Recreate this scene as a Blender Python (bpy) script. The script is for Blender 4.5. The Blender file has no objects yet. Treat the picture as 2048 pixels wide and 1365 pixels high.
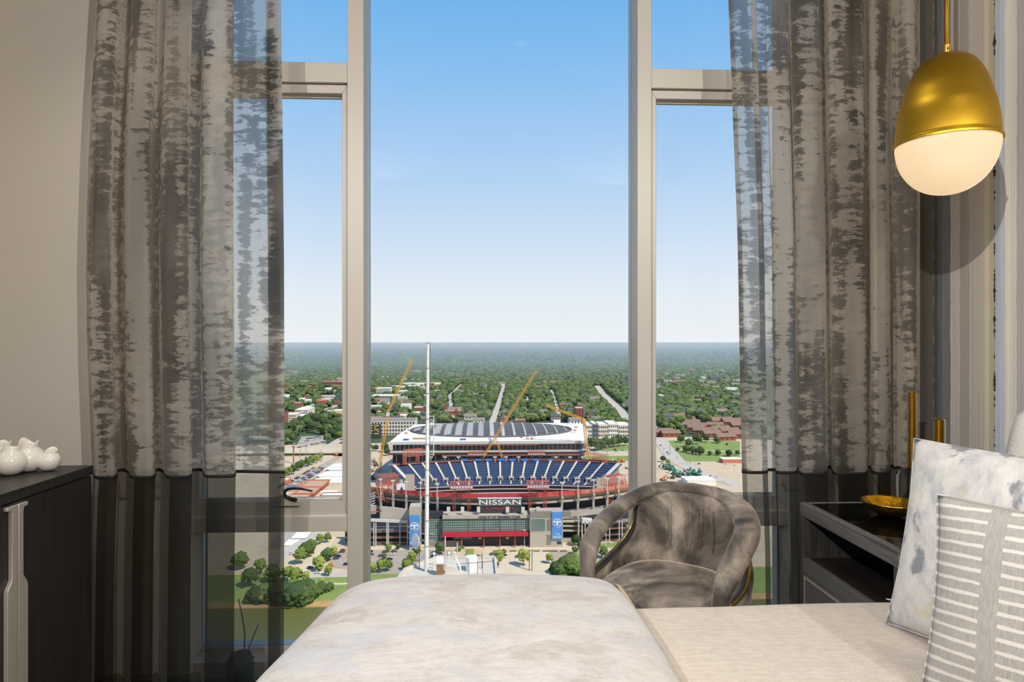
import bpy, bmesh, math, random
from mathutils import Vector, Matrix, noise as mnoise
from math import sin, cos, pi, radians as R, sqrt, atan2, exp

scene = bpy.context.scene
COL = scene.collection

# ------------------------------------------------------------------ camera
F = 1300.0            # focal length in pixels of the 2048 wide frame
YAW = R(2.5)          # camera turned slightly to the right of the room axis
CZ = 1.31             # eye height above the bedroom floor
cs, sn = cos(YAW), sin(YAW)
cam_d = bpy.data.cameras.new('camera')
cam = bpy.data.objects.new('camera', cam_d); COL.objects.link(cam)
cam.location = (0, 0, CZ); cam.rotation_euler = (R(90), 0, -YAW)
cam_d.sensor_fit = 'HORIZONTAL'; cam_d.sensor_width = 36.0
cam_d.lens = F * 36.0 / 2048.0
cam_d.clip_start = 0.05; cam_d.clip_end = 80000.0
scene.camera = cam

# ------------------------------------------------------------------ view, light
vs = scene.view_settings
vs.view_transform = 'Standard'; vs.look = 'None'; vs.gamma = 1.0; vs.exposure = 0.0
vs.use_curve_mapping = False
cy = scene.cycles
cy.max_bounces = 8; cy.diffuse_bounces = 4; cy.glossy_bounces = 3; cy.transmission_bounces = 6
cy.transparent_max_bounces = 24; cy.volume_bounces = 0
cy.caustics_reflective = False; cy.caustics_refractive = False
cy.sample_clamp_indirect = 4.0

SUN_STRENGTH = 4.9
sun_d = bpy.data.lights.new('sun', 'SUN'); sun = bpy.data.objects.new('sun', sun_d); COL.objects.link(sun)
sun_d.energy = SUN_STRENGTH; sun_d.color = (1.0, 0.90, 0.76); sun_d.angle = R(0.6)
to_sun = Vector((0.66, -0.60, 1.05)).normalized()       # high, from the right and a little behind the facade
sun.rotation_euler = to_sun.to_track_quat('Z', 'Y').to_euler()
sun.location = (40, -10, 120)

def hexlin(r, g, b):
    def f(c):
        c /= 255.0
        return c / 12.92 if c <= 0.04045 else ((c + 0.055) / 1.055) ** 2.4
    return (f(r), f(g), f(b), 1.0)

world = bpy.data.worlds.new('sky'); scene.world = world
world.use_nodes = True
wn = world.node_tree; wn.nodes.clear()
_tc = wn.nodes.new('ShaderNodeTexCoord'); _sx = wn.nodes.new('ShaderNodeSeparateXYZ')
_cr = wn.nodes.new('ShaderNodeValToRGB'); _bg = wn.nodes.new('ShaderNodeBackground'); _wo = wn.nodes.new('ShaderNodeOutputWorld')
wn.links.new(_tc.outputs['Generated'], _sx.inputs[0]); wn.links.new(_sx.outputs[2], _cr.inputs[0])
wn.links.new(_cr.outputs[0], _bg.inputs[0]); wn.links.new(_bg.outputs[0], _wo.inputs[0])
SKY = [(0.0, (244, 246, 249)), (0.06, (236, 242, 250)), (0.15, (212, 229, 250)), (0.26, (178, 211, 248)),
       (0.38, (142, 195, 245)), (0.48, (112, 180, 242)), (0.75, (88, 150, 225)), (1.0, (74, 132, 210))]
_el = _cr.color_ramp.elements
while len(_el) < len(SKY): _el.new(0.5)
for e, (p, c) in zip(_el, SKY): e.position = p; e.color = hexlin(*c)
_bg.inputs[1].default_value = 1.05

# unseen downlights added to brighten the bedroom (fixtures built with the ceiling): x, y, power
FILL_DOWNLIGHTS = [(-1.1, 0.4, 42), (0.3, 0.2, 36), (1.2, 0.4, 34), (-0.6, -1.2, 60), (0.9, -1.2, 60), (-1.2, 1.75, 30), (0.2, 1.75, 30)]
# two unseen spots added behind the camera to light the window wall: x, y, aim, power
FILL_SPOTS = [((-1.42, -1.6), (1.5, 2.3, 1.5), 350), ((1.62, -1.6), (-1.5, 2.5, 1.9), 340)]
FILL_COL = (1.0, 0.95, 0.89)

# ------------------------------------------------------------------ helpers: camera rays to points on world planes
def ray(u, v):
    a = (u - 1024.0) / F; b = (682.5 - v) / F
    return Vector((sn + cs * a, cs - sn * a, b))
def P(u, v, Y):                # point of the plane y = Y
    r = ray(u, v); t = Y / r.y
    return Vector((r.x * t, Y, CZ + r.z * t))
def PX(u, Y):
    return P(u, 682, Y).x
def PZ(v, u, Y):
    return P(u, v, Y).z
def G(u, v, z):                # point of the plane z
    r = ray(u, v); t = (z - CZ) / r.z
    return Vector((r.x * t, r.y * t, z))

# ------------------------------------------------------------------ helpers: meshes
class MB:
    def __init__(s): s.v = []; s.f = []; s.m = []; s.uv = None; s.mats = None
    def add(s, verts, faces, mi=0):
        o = len(s.v); s.v += [tuple(p) for p in verts]
        for f in faces: s.f.append(tuple(i + o for i in f)); s.m.append(mi)
        return s
    def box(s, x0, x1, y0, y1, z0, z1, mi=0):
        vs_ = [(x0,y0,z0),(x1,y0,z0),(x1,y1,z0),(x0,y1,z0),(x0,y0,z1),(x1,y0,z1),(x1,y1,z1),(x0,y1,z1)]
        return s.add(vs_, [(0,3,2,1),(4,5,6,7),(0,1,5,4),(1,2,6,5),(2,3,7,6),(3,0,4,7)], mi)
    def bar(s, p0, p1, w, h=None, mi=0, up=(0,0,1)):
        h = h or w; p0 = Vector(p0); p1 = Vector(p1); d = (p1 - p0)
        if d.length < 1e-9: return s
        d.normalize(); u_ = Vector(up)
        if abs(d.dot(u_)) > 0.98: u_ = Vector((0, 1, 0))
        a = d.cross(u_).normalized() * (w / 2); b = a.cross(d).normalized() * (h / 2)
        q = [p0-a-b, p0+a-b, p0+a+b, p0-a+b, p1-a-b, p1+a-b, p1+a+b, p1-a+b]
        return s.add(q, [(0,1,2,3),(7,6,5,4),(0,4,5,1),(1,5,6,2),(2,6,7,3),(3,7,4,0)], mi)
    def tube(s, pts, r, n=8, closed=False, mi=0, ry=None, cap=True, up=(0,0,1)):
        pts = [Vector(p) for p in pts]; m = len(pts)
        rs = r if isinstance(r, (list, tuple)) else [r] * m
        rys = ry if isinstance(ry, (list, tuple)) else ([ry] * m if ry else rs)
        vv = []; prev = None
        for i, p in enumerate(pts):
            if closed: d = pts[(i+1) % m] - pts[i-1]
            else: d = pts[min(i+1, m-1)] - pts[max(i-1, 0)]
            d.normalize()
            if prev is None:
                u_ = Vector(up)
                if abs(d.dot(u_)) > 0.95: u_ = Vector((1, 0, 0))
                a = d.cross(u_).normalized()
            else:
                a = (prev - d * prev.dot(d)).normalized()
            prev = a; b = d.cross(a)
            for k in range(n):
                t = 2*pi*k/n; vv.append(p + a*cos(t)*rs[i] + b*sin(t)*rys[i])
        ff = []
        for i in range(m if closed else m-1):
            j = (i+1) % m
            for k in range(n):
                l = (k+1) % n; ff.append((i*n+k, i*n+l, j*n+l, j*n+k))
        if cap and not closed:
            ff.append(tuple(range(n))[::-1]); ff.append(tuple(range((m-1)*n, m*n)))
        return s.add(vv, ff, mi)
    def lathe(s, prof, n=32, c=(0,0,0), mi=0, close=True):
        vv = []; m = len(prof); cx, cy_, cz_ = c
        for (r_, z_) in prof:
            for k in range(n):
                t = 2*pi*k/n; vv.append((cx + r_*cos(t), cy_ + r_*sin(t), cz_ + z_))
        ff = []
        for i in range(m-1):
            for k in range(n):
                l = (k+1) % n; ff.append((i*n+k, i*n+l, (i+1)*n+l, (i+1)*n+k))
        if close:
            if prof[0][0] > 1e-6: ff.append(tuple(range(n))[::-1])
            if prof[-1][0] > 1e-6: ff.append(tuple(range((m-1)*n, m*n)))
        return s.add(vv, ff, mi)
    def prism(s, poly, z0, z1, mi=0, mtop=None):
        n = len(poly)
        ar = sum(poly[i][0]*poly[(i+1)%n][1]-poly[(i+1)%n][0]*poly[i][1] for i in range(n))
        if ar < 0: poly = list(poly)[::-1]
        vv = [(p[0], p[1], z0) for p in poly] + [(p[0], p[1], z1) for p in poly]
        s.add(vv, [tuple(range(n))[::-1]] + [(i, (i+1)%n, n+(i+1)%n, n+i) for i in range(n)], mi)
        o = len(s.v) - 2*n
        s.f.append(tuple(range(o+n, o+2*n))); s.m.append(mi if mtop is None else mtop)
        return s
    def grid(s, fn, nu, nv, mi=0, uvfn=None, flip=False):
        o = len(s.v); vv = []; uu = []
        for j in range(nv+1):
            for i in range(nu+1):
                vv.append(fn(i/nu, j/nv)); uu.append(uvfn(i/nu, j/nv) if uvfn else (i/nu, j/nv))
        ff = []
        for j in range(nv):
            for i in range(nu):
                a = j*(nu+1)+i; q = (a, a+1, a+nu+2, a+nu+1); ff.append(q[::-1] if flip else q)
        if s.uv is None: s.uv = {}
        for k, u in enumerate(uu): s.uv[o+k] = u
        return s.add(vv, ff, mi)
    def build(s, name, mats, parent=None, smooth=False, loc=(0,0,0), rot=None, bevel=0, subsurf=0, solid=0, segs=2, offset=0.0, ang=None):
        me = bpy.data.meshes.new(name); me.from_pydata(s.v, [], s.f); 
        mats = mats if isinstance(mats, (list, tuple)) else [mats]
        for m in mats: me.materials.append(m)
        if len(mats) > 1: me.polygons.foreach_set('material_index', s.m)
        if smooth: me.polygons.foreach_set('use_smooth', [True]*len(me.polygons))
        if s.uv:
            ul = me.uv_layers.new(name='uv')
            data = [0.0]*(2*len(me.loops))
            for lp in me.loops:
                u = s.uv.get(lp.vertex_index, (0, 0)); data[2*lp.index] = u[0]; data[2*lp.index+1] = u[1]
            ul.data.foreach_set('uv', data)
        me.validate(); me.update()
        o = bpy.data.objects.new(name, me); COL.objects.link(o)
        o.location = loc
        if rot: o.rotation_euler = rot
        if parent is not None: o.parent = parent
        if solid:
            md = o.modifiers.new('solid', 'SOLIDIFY'); md.thickness = solid; md.offset = offset
        if bevel:
            md = o.modifiers.new('bevel', 'BEVEL'); md.width = bevel; md.segments = segs; md.limit_method = 'ANGLE'
            md.harden_normals = False
            if not smooth:
                me.polygons.foreach_set('use_smooth', [True]*len(me.polygons))
                try: me.set_sharp_from_angle(angle=R(35))
                except Exception: pass
        if subsurf:
            md = o.modifiers.new('sub', 'SUBSURF'); md.levels = subsurf; md.render_levels = subsurf
        if ang and smooth:
            try: me.set_sharp_from_angle(angle=R(ang))
            except Exception: pass
        return o

def empty(name, loc=(0,0,0), rz=0.0):
    o = bpy.data.objects.new(name, None); COL.objects.link(o)
    o.location = loc; o.rotation_euler = (0, 0, rz); o.empty_display_size = 0.1
    return o
def tag(o, label, cat=None, group=None, kind=None):
    o['label'] = label
    if cat: o['category'] = cat
    if group: o['group'] = group
    if kind: o['kind'] = kind
    return o
def struct(o, label=None):
    o['kind'] = 'structure'
    if label: o['label'] = label
    return o
def copy_tree(o, parent=None):
    c = o.copy(); COL.objects.link(c)
    if parent is not None: c.parent = parent
    for ch in KIDS.get(o.name, [k for k in o.children]): copy_tree(ch, c)
    return c
KIDS = {}
def lerp(a, b, t): return a + (b - a) * t
def smooth01(t): t = max(0.0, min(1.0, t)); return t*t*(3-2*t)
def interp(x, pts):
    if x <= pts[0][0]: return pts[0][1]
    for (x0, y0), (x1, y1) in zip(pts, pts[1:]):
        if x <= x1: return y0 + (y1-y0)*(x-x0)/(x1-x0)
    return pts[-1][1]
def catmull(pts, n=6, closed=False):
    pts = [Vector(p) for p in pts]; m = len(pts); out = []
    rng = range(m if closed else m-1)
    for i in rng:
        p1 = pts[i]; p2 = pts[(i+1) % m]
        p0 = pts[i-1] if (closed or i > 0) else p1 + (p1-p2)
        p3 = pts[(i+2) % m] if (closed or i+2 < m) else p2 + (p2-p1)
        for k in range(n):
            t = k/n
            out.append(0.5*((2*p1)+(-p0+p2)*t+(2*p0-5*p1+4*p2-p3)*t*t+(-p0+3*p1-3*p2+p3)*t**3))
    if not closed: out.append(pts[-1])
    return out

# ------------------------------------------------------------------ helpers: materials
def nd(nt, typ, props=None, **ins):
    n = nt.nodes.new(typ)
    for k, v in (props or {}).items(): setattr(n, k, v)
    for k, v in ins.items():
        key = int(k[1:]) if (k[0] == '_' and k[1:].isdigit()) else k.replace('__', ' ')
        sock = n.inputs[key]
        if isinstance(v, bpy.types.NodeSocket): nt.links.new(v, sock)
        else: sock.default_value = v
    return n
def ramp(nt, fac, stops, interp_='LINEAR'):
    n = nt.nodes.new('ShaderNodeValToRGB'); cr = n.color_ramp; cr.interpolation = interp_
    while len(cr.elements) < len(stops): cr.elements.new(0.5)
    for e, (p, c) in zip(cr.elements, stops):
        e.position = p; e.color = c if not isinstance(c, (int, float)) else (c, c, c, 1)
    nt.links.new(fac, n.inputs[0]); return n.outputs[0]
def mixc(nt, fac, a, b, blend='MIX'):
    n = nt.nodes.new('ShaderNodeMix'); n.data_type = 'RGBA'; n.blend_type = blend
    for idx, v in ((0, fac), (6, a), (7, b)):
        if isinstance(v, bpy.types.NodeSocket): nt.links.new(v, n.inputs[idx])
        else: n.inputs[idx].default_value = v
    return n.outputs[2]
def mth(nt, op, a, b=0.0, c=None, clamp=False):
    n = nt.nodes.new('ShaderNodeMath'); n.operation = op; n.use_clamp = clamp
    for idx, v in ((0, a), (1, b), (2, c)):
        if v is None: continue
        if isinstance(v, bpy.types.NodeSocket): nt.links.new(v, n.inputs[idx])
        else: n.inputs[idx].default_value = v
    return n.outputs[0]
def newmat(name):
    m = bpy.data.materials.new(name); m.use_nodes = True
    nt = m.node_tree; b = nt.nodes['Principled BSDF']
    return m, nt, b
def setin(b, **kw):
    for k, v in kw.items():
        b.inputs[k.replace('__', ' ')].default_value = v
def plain(name, rgb, rough=0.6, metal=0.0, spec=None, var=0.0, vscale=4.0, bump=0.0, bscale=40.0, coord='Object', sheen=0.0, stretch=(1,1,1)):
    """rgb given as 0-255 sRGB of the thing's own colour; var: soft mottling; bump: fine relief"""
    m, nt, b = newmat(name); c = hexlin(*rgb)
    setin(b, Base__Color=c, Roughness=rough, Metallic=metal)
    if spec is not None: b.inputs['Specular IOR Level'].default_value = spec
    if sheen: b.inputs['Sheen Weight'].default_value = sheen
    if var or bump:
        tc = nd(nt, 'ShaderNodeTexCoord'); mp = nd(nt, 'ShaderNodeMapping', Vector=tc.outputs[coord], Scale=stretch)
    if var:
        n = nd(nt, 'ShaderNodeTexNoise', Vector=mp.outputs[0], Scale=vscale, Detail=5.0, Roughness=0.6)
        lo = tuple(x*(1-var) for x in c[:3]) + (1,); hi = tuple(min(1, x*(1+var)) for x in c[:3]) + (1,)
        nt.links.new(ramp(nt, n.outputs['Fac'], [(0.3, lo), (0.7, hi)]), b.inputs['Base Color'])
    if bump:
        n2 = nd(nt, 'ShaderNodeTexNoise', Vector=mp.outputs[0], Scale=bscale, Detail=4.0)
        bp = nd(nt, 'ShaderNodeBump', Strength=bump, Distance=0.01, Height=n2.outputs['Fac'])
        nt.links.new(bp.outputs[0], b.inputs['Normal'])
    return m
# ================================================================== BEDROOM SHELL
YW = 2.55                       # room face of the window wall
XR = PX(1840, YW)               # headboard wall
XL = -1.95; YB = -3.2; ZC = 2.95
XW0 = PX(393, YW + .05); XW1 = PX(1567, YW + .05)

def yr(u):                       # where the ray through column u meets the headboard wall
    a = (u - 1024.0)/F
    return XR*(cs - sn*a)/(sn + cs*a)

# ---- wallpaper: painted vertical stripes with herringbone bands and bead lines
def wallpaper():
    m, nt, b = newmat('striped_wallpaper'); setin(b, Roughness=0.62)
    tc = nd(nt, 'ShaderNodeTexCoord'); sx = nd(nt, 'ShaderNodeSeparateXYZ', Vector=tc.outputs['Object'])
    y = sx.outputs[1]; z = sx.outputs[2]
    wob = nd(nt, 'ShaderNodeTexNoise', Vector=nd(nt, 'ShaderNodeMapping', Vector=tc.outputs['Object'], Scale=(1, 30, 14)).outputs[0], Scale=1.0, Detail=4.0)
    yy = mth(nt, 'ADD', y, mth(nt, 'MULTIPLY', mth(nt, 'SUBTRACT', wob.outputs['Fac'], 0.5), 0.012))
    us = [(2100, (176,172,166)), (2062, (150,146,142)), (2045, (176,172,168)), (2031, (190,184,172)), (2018, (160,166,174)), (2003, (150,157,165)),
          (1998, (92,84,72)), (1994, (150,144,124)), (1984, (168,160,142)), (1977, (120,112,102)), (1969, (158,152,146)), (1940, (132,127,120)),
          (1926, (152,147,142)), (1908, (92,95,99)), (1892, (80,82,86)), (1878, (62,60,57)), (1869, (76,73,69)), (1858, (66,64,61)), (1838, (66,63,60)), (1815, (60,58,56))]
    y0, y1 = -3.2, 2.8
    stops = [(0.0, hexlin(176,172,166))]
    # stripes for the part of the wall towards the camera, the same palette repeated
    for yv, c in ((-2.6,(150,146,142)), (-2.0,(190,184,172)), (-1.2,(150,157,165)), (-0.4,(132,127,120)), (0.4,(168,160,142)), (1.0,(150,157,165)), (1.5,(158,152,146))):
        stops.append(((yv-y0)/(y1-y0), hexlin(*c)))
    for u, c in us: stops.append(((yr(u)-y0)/(y1-y0), hexlin(*c)))
    f = mth(nt, 'DIVIDE', mth(nt, 'SUBTRACT', yy, y0), y1-y0)
    base = ramp(nt, f, stops, 'CONSTANT')
    # streaks of the paint
    st = nd(nt, 'ShaderNodeTexNoise', Vector=nd(nt, 'ShaderNodeMapping', Vector=tc.outputs['Object'], Scale=(1, 160, 1.2)).outputs[0], Scale=1.0, Detail=5.0)
    base = mixc(nt, 0.55, base, ramp(nt, st.outputs['Fac'], [(0.25, 0.55), (0.75, 1.0)]), 'MULTIPLY')
    base = mixc(nt, 1.0, base, (2.6, 2.6, 2.62, 1), 'MULTIPLY')
    # herringbone
    zz = mth(nt, 'ABSOLUTE', mth(nt, 'SUBTRACT', mth(nt, 'FRACT', mth(nt, 'MULTIPLY', y, 62.0)), 0.5))
    hb = mth(nt, 'SINE', mth(nt, 'MULTIPLY', mth(nt, 'ADD', z, mth(nt, 'MULTIPLY', zz, 0.014)), 760.0))
    hbm = ramp(nt, hb, [(0.2, 0.82), (0.8, 1.08)])
    def band(ua, ub):
        a, c = sorted((yr(ua), yr(ub)))
        return mth(nt, 'MULTIPLY', mth(nt, 'GREATER_THAN', y, a), mth(nt, 'LESS_THAN', y, c))
    msk = mth(nt, 'MAXIMUM', band(1940, 1969), band(1838, 1857))
    base = mixc(nt, msk, base, mixc(nt, 1.0, base, hbm, 'MULTIPLY'))
    # bead lines: thin dark line with blobs
    for u, col, w in ((1989, (70,60,46), .0042), (1867, (150,146,132), .003)):
        nb = nd(nt, 'ShaderNodeTexNoise', Vector=nd(nt, 'ShaderNodeMapping', Vector=tc.outputs['Object'], Scale=(1, 2, 22)).outputs[0], Scale=1.0, Detail=6.0, Roughness=.75)
        wid = mth(nt, 'MULTIPLY', ramp(nt, nb.outputs['Fac'], [(0.50, 0.0), (0.66, 1.0)]), w*1.8)
        d = mth(nt, 'ABSOLUTE', mth(nt, 'SUBTRACT', y, yr(u)))
        base = mixc(nt, mth(nt, 'LESS_THAN', d, mth(nt, 'ADD', wid, w*.14)), base, hexlin(*col))
    nt.links.new(base, b.inputs['Base Color'])
    bp = nd(nt, 'ShaderNodeBump', Strength=0.15, Distance=0.003, Height=st.outputs['Fac'])
    nt.links.new(bp.outputs[0], b.inputs['Normal'])
    return m

M_wall = plain('painted_plaster', (206,198,188), .75, var=.02, vscale=2.0, bump=.05, bscale=220)
M_ceil = plain('ceiling_paint', (232,228,222), .8, bump=.04, bscale=180)
M_alu = plain('champagne_aluminium', (192,186,177), .42, metal=0.0, spec=.6, var=.015, vscale=2.0, bump=.012, bscale=900)
M_gasket = plain('window_gasket', (226,222,210), .55)
def floor_mat():
    m, nt, b = newmat('dark_oak_floor'); setin(b, Roughness=.38)
    tc = nd(nt, 'ShaderNodeTexCoord')
    n = nd(nt, 'ShaderNodeTexNoise', Vector=nd(nt, 'ShaderNodeMapping', Vector=tc.outputs['Object'], Scale=(3, 60, 1)).outputs[0], Scale=1.0, Detail=6.0)
    nt.links.new(ramp(nt, n.outputs['Fac'], [(0.3, hexlin(74,62,52)), (0.7, hexlin(112,96,80))]), b.inputs['Base Color'])
    return m
M_floor = floor_mat()
def glass_mat():
    m = bpy.data.materials.new('window_glass'); m.use_nodes = True; nt = m.node_tree; nt.nodes.clear()
    o = nd(nt, 'ShaderNodeOutputMaterial'); t = nd(nt, 'ShaderNodeBsdfTransparent', Color=(.955, .97, .965, 1))
    g = nd(nt, 'ShaderNodeBsdfGlossy', Roughness=0.0, Color=(1, 1, 1, 1)); fr = nd(nt, 'ShaderNodeFresnel', IOR=1.3)
    x = nd(nt, 'ShaderNodeMixShader', _0=fr.outputs[0], _1=t.outputs[0], _2=g.outputs[0]); nt.links.new(x.outputs[0], o.inputs[0])
    return m
M_glass = glass_mat()

# floor of single boards
fl = MB(); fl.box(XL-.2, XR+.2, YB-.2, YW+.155, -.2, -.012)
floor = struct(fl.build('floor', M_floor), 'dark timber floor of the bedroom')
bw = .19; x = XL
while x < XR:
    b_ = MB(); b_.box(0, min(bw, XR-x)-.003, 0, YW-.02-YB, -.012, 0)
    b_.build('floor_board', M_floor, floor, loc=(x, YB, 0)); x += bw
struct(MB().box(XL-.2, XR+.2, YB-.2, YW+.155, ZC, ZC+.2).build('ceiling', M_ceil), 'pale painted ceiling above the bedroom')
struct(MB().box(XR, XR+.2, YB-.2, YW+.155, -.2, ZC+.2).build('wall_right', wallpaper()), 'headboard wall papered in painted grey and cream vertical stripes')
struct(MB().box(XL-.2, XR+.2, YB-.2, YB, -.2, ZC+.2).build('wall_back', M_wall), 'painted wall behind the camera')
wf = MB(); wf.box(XL-.2, XW0, YW, YW+.155, -.2, ZC+.2); wf.box(XW1, XR+.2, YW, YW+.155, -.2, ZC+.2)
wf.box(XW0, XW1, YW, YW+.155, -.2, .07)
struct(wf.build('wall_front', M_wall), 'warm white plaster piers on either side of the big window')
# left wall, two unseen windows, the credenza one added for side light
LW = (-2.6, -.2, .35, 2.7); LW2 = (.30, 1.95, 1.12, 2.75)
wl = MB(); wl.box(XL-.2, XL, YB-.2, LW[0], -.2, ZC+.2); wl.box(XL-.2, XL, LW[1], LW2[0], -.2, ZC+.2); wl.box(XL-.2, XL, LW2[1], YW+.155, -.2, ZC+.2)
for q in (LW, LW2): wl.box(XL-.2, XL, q[0], q[1], -.2, q[2]); wl.box(XL-.2, XL, q[0], q[1], q[3], ZC+.2)
struct(wl.build('wall_left', M_wall), 'warm white plaster wall behind the dark credenza')
for nm, q, lab in (('window_4', LW, 'side window of the bedroom near its back'), ('window_5', LW2, 'unseen side window added above the credenza for side light')):
    w4 = struct(empty(nm, (XL-.1, (q[0]+q[1])/2, q[2])), lab)
    fr4 = MB(); L4 = (q[1]-q[0])/2; H4 = q[3]-q[2]
    for y_ in (-L4+.03, -.4, .4, L4-.03): fr4.box(-.04, .04, y_-.03, y_+.03, 0, H4)
    fr4.box(-.04, .04, -L4, L4, 0, .06); fr4.box(-.04, .04, -L4, L4, H4-.06, H4)
    fr4.build('window_frame', M_alu, w4)
    MB().box(-.004, .004, -L4+.03, L4-.03, .05, H4-.05).build('pane', M_glass, w4)

# ---- front window: two mullions, three windows
zt1 = PZ(123, 620, YW); zt0 = PZ(163, 620, YW); zs1 = zt0-.004; zs0 = PZ(186, 620, YW+.02)
zb1 = PZ(1003, 620, YW+.02); zb0 = PZ(1031, 620, YW+.02); zl1 = PZ(1036, 620, YW); zl0 = PZ(1065, 620, YW)
zsl = PZ(1297, 480, 2.655-.02)
YG = 2.655          # glass of the big middle pane
YS = 2.61           # glass of the sashes
def mullion(name, u0, u1, label):
    x0, x1 = PX(u0, YW), PX(u1, YW)
    o = MB().box(x0, x1, YW, YG+.06, .07, ZC).build(name, M_alu, bevel=.0015, segs=1)
    struct(o, label); return x0, x1
mA = mullion('trim_1', 694.5, 727, 'left aluminium mullion of the big window')
mB = mullion('trim_2', 1275, 1303, 'right aluminium mullion of the big window')

def side_window(name, x0, x1, label, lever_side=None):
    w = struct(empty(name, ((x0+x1)/2, YW+.06, .07)), label); bx, by, bz = w.location
    def bb(nm, *a, bev=.0015, mat=M_alu):
        a = (a[0]-bx, a[1]-bx, a[2]-by, a[3]-by, a[4]-bz, a[5]-bz)
        return MB().box(*a).build(nm, mat, w, bevel=bev, segs=1)
    bb('transom', x0, x1, YW+.005, YG+.05, zt0, zt1)
    bb('transom', x0, x1, YW+.005, YG+.05, zl0, zl1)
    bb('sill', x0, x1, YG-.02, YG+.05, .0705, zsl)
    bb('drip_rail', x0, x1, YW+.012, YW+.05, zl1, zb0, mat=M_gasket)
    sw = .022
    # sash: two stiles and two rails with mitred corners
    sx0, sx1, sz0, sz1 = x0+.002-bx, x1-.002-bx, zb0-bz, zs1-bz
    hz0 = zb1-zb0; hz1 = zs1-zs0
    ya, yb = YW+.02-by, YS+.03-by
    def mitre(nm, q):
        m_ = MB(); vv = [(p[0], ya, p[1]) for p in q] + [(p[0], yb, p[1]) for p in q]
        m_.add(vv, [(0,1,2,3), (7,6,5,4), (0,4,5,1), (1,5,6,2), (2,6,7,3), (3,7,4,0)])
        m_.build(nm, M_alu, w, bevel=.0012, segs=1)
    g = .0006
    mitre('sash_rail', [(sx0, sz0), (sx1, sz0), (sx1-sw-g, sz0+hz0), (sx0+sw+g, sz0+hz0)])
    mitre('sash_rail', [(sx0+sw+g, sz1-hz1), (sx1-sw-g, sz1-hz1), (sx1, sz1), (sx0, sz1)])
    mitre('sash_stile', [(sx0, sz0+g), (sx0+sw, sz0+hz0), (sx0+sw, sz1-hz1), (sx0, sz1-g)])
    mitre('sash_stile', [(sx1-sw, sz0+hz0), (sx1, sz0+g), (sx1, sz1-g), (sx1-sw, sz1-hz1)])
    # glazing beads in a pale gasket, then the panes
    gz0, gz1 = sz0+hz0, sz1-hz1; gx0, gx1 = sx0+sw, sx1-sw; t = .0065
    gb = MB(); y0g, y1g = YS-.006-by, YS+.006-by
    gb.box(gx0, gx1, y0g, y1g, gz0, gz0+t); gb.box(gx0, gx1, y0g, y1g, gz1-t, gz1)
    gb.box(gx0, gx0+t*.6, y0g, y1g, gz0+t, gz1-t); gb.box(gx1-t*.6, gx1, y0g, y1g, gz0+t, gz1-t)
    gb.build('glazing_bead', M_gasket, w)
    def pane(a0, a1, c0, c1, yy): MB().box(a0, a1, yy-.003, yy+.003, c0, c1).build('pane', M_glass, w)
    pane(gx0, gx1, gz0, gz1, YS-by)
    pane(x0-bx, x1-bx, zt1-bz, ZC-bz-.002, YG-by); pane(x0-bx, x1-bx, zsl-bz, zl0-bz, YG-by)
    return w
wL = side_window('window_1', XW0, mA[0], 'narrow side light left of the left mullion with an opening sash and lever')
wR = side_window('window_3', mB[1], XW1, 'narrow side light right of the right mullion, half behind the curtain')
wM = struct(empty('window_2', ((mA[1]+mB[0])/2, YG, .07)), 'wide floor to ceiling middle pane looking over the city')
hw = (mB[0]-mA[1])/2
MB().box(-hw, hw, -.003, .003, zsl-.07, ZC-.075).build('pane', M_glass, wM)
MB().box(-hw, hw, -.02, .05, .0005, zsl-.07).build('sill', M_alu, wM, bevel=.0015, segs=1)

# lever handle on the left sash
M_lever = plain('dark_bronze_lever', (46,43,40), .3, metal=.4)
M_lbase = plain('lever_base_paint', (188,184,160), .5)
bx, by, bz = wL.location
lx = PX(572, YW)
base = MB(); zq = zb1
vv = [(lx-.035, YW, zq-.012), (lx+.055, YW, zq-.012), (lx+.055, YW, zq+.006), (lx-.02, YW, zq+.026), (lx-.035, YW, zq+.026)]
base.prism([(p[0], p[2]) for p in vv], 0, .028)
base.v = [(p[0]-bx, YW-.006-by+p[2], p[1]-bz) for p in base.v]
lb = base.build('lever_base', M_lbase, wL, bevel=.002)
lev = MB()
pts = [P(594, 1001, YW-.016), P(582, 998, YW-.016), P(571, 993, YW-.02), P(569, 986, YW-.026), P(574, 980, YW-.032), P(588, 977.5, YW-.034), P(606, 979, YW-.035), P(625, 983, YW-.035)]
pts = [p - wL.location for p in catmull(pts, 5)]
n_ = len(pts)
lev.tube(pts, [.0052 if i < n_*.6 else lerp(.0052, .0034, (i/n_-.6)/.4) for i in range(n_)], n=10, ry=[lerp(.0075, .0042, i/(n_-1)) for i in range(n_)])
lev.build('lever', M_lever, lb, smooth=True)

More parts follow.
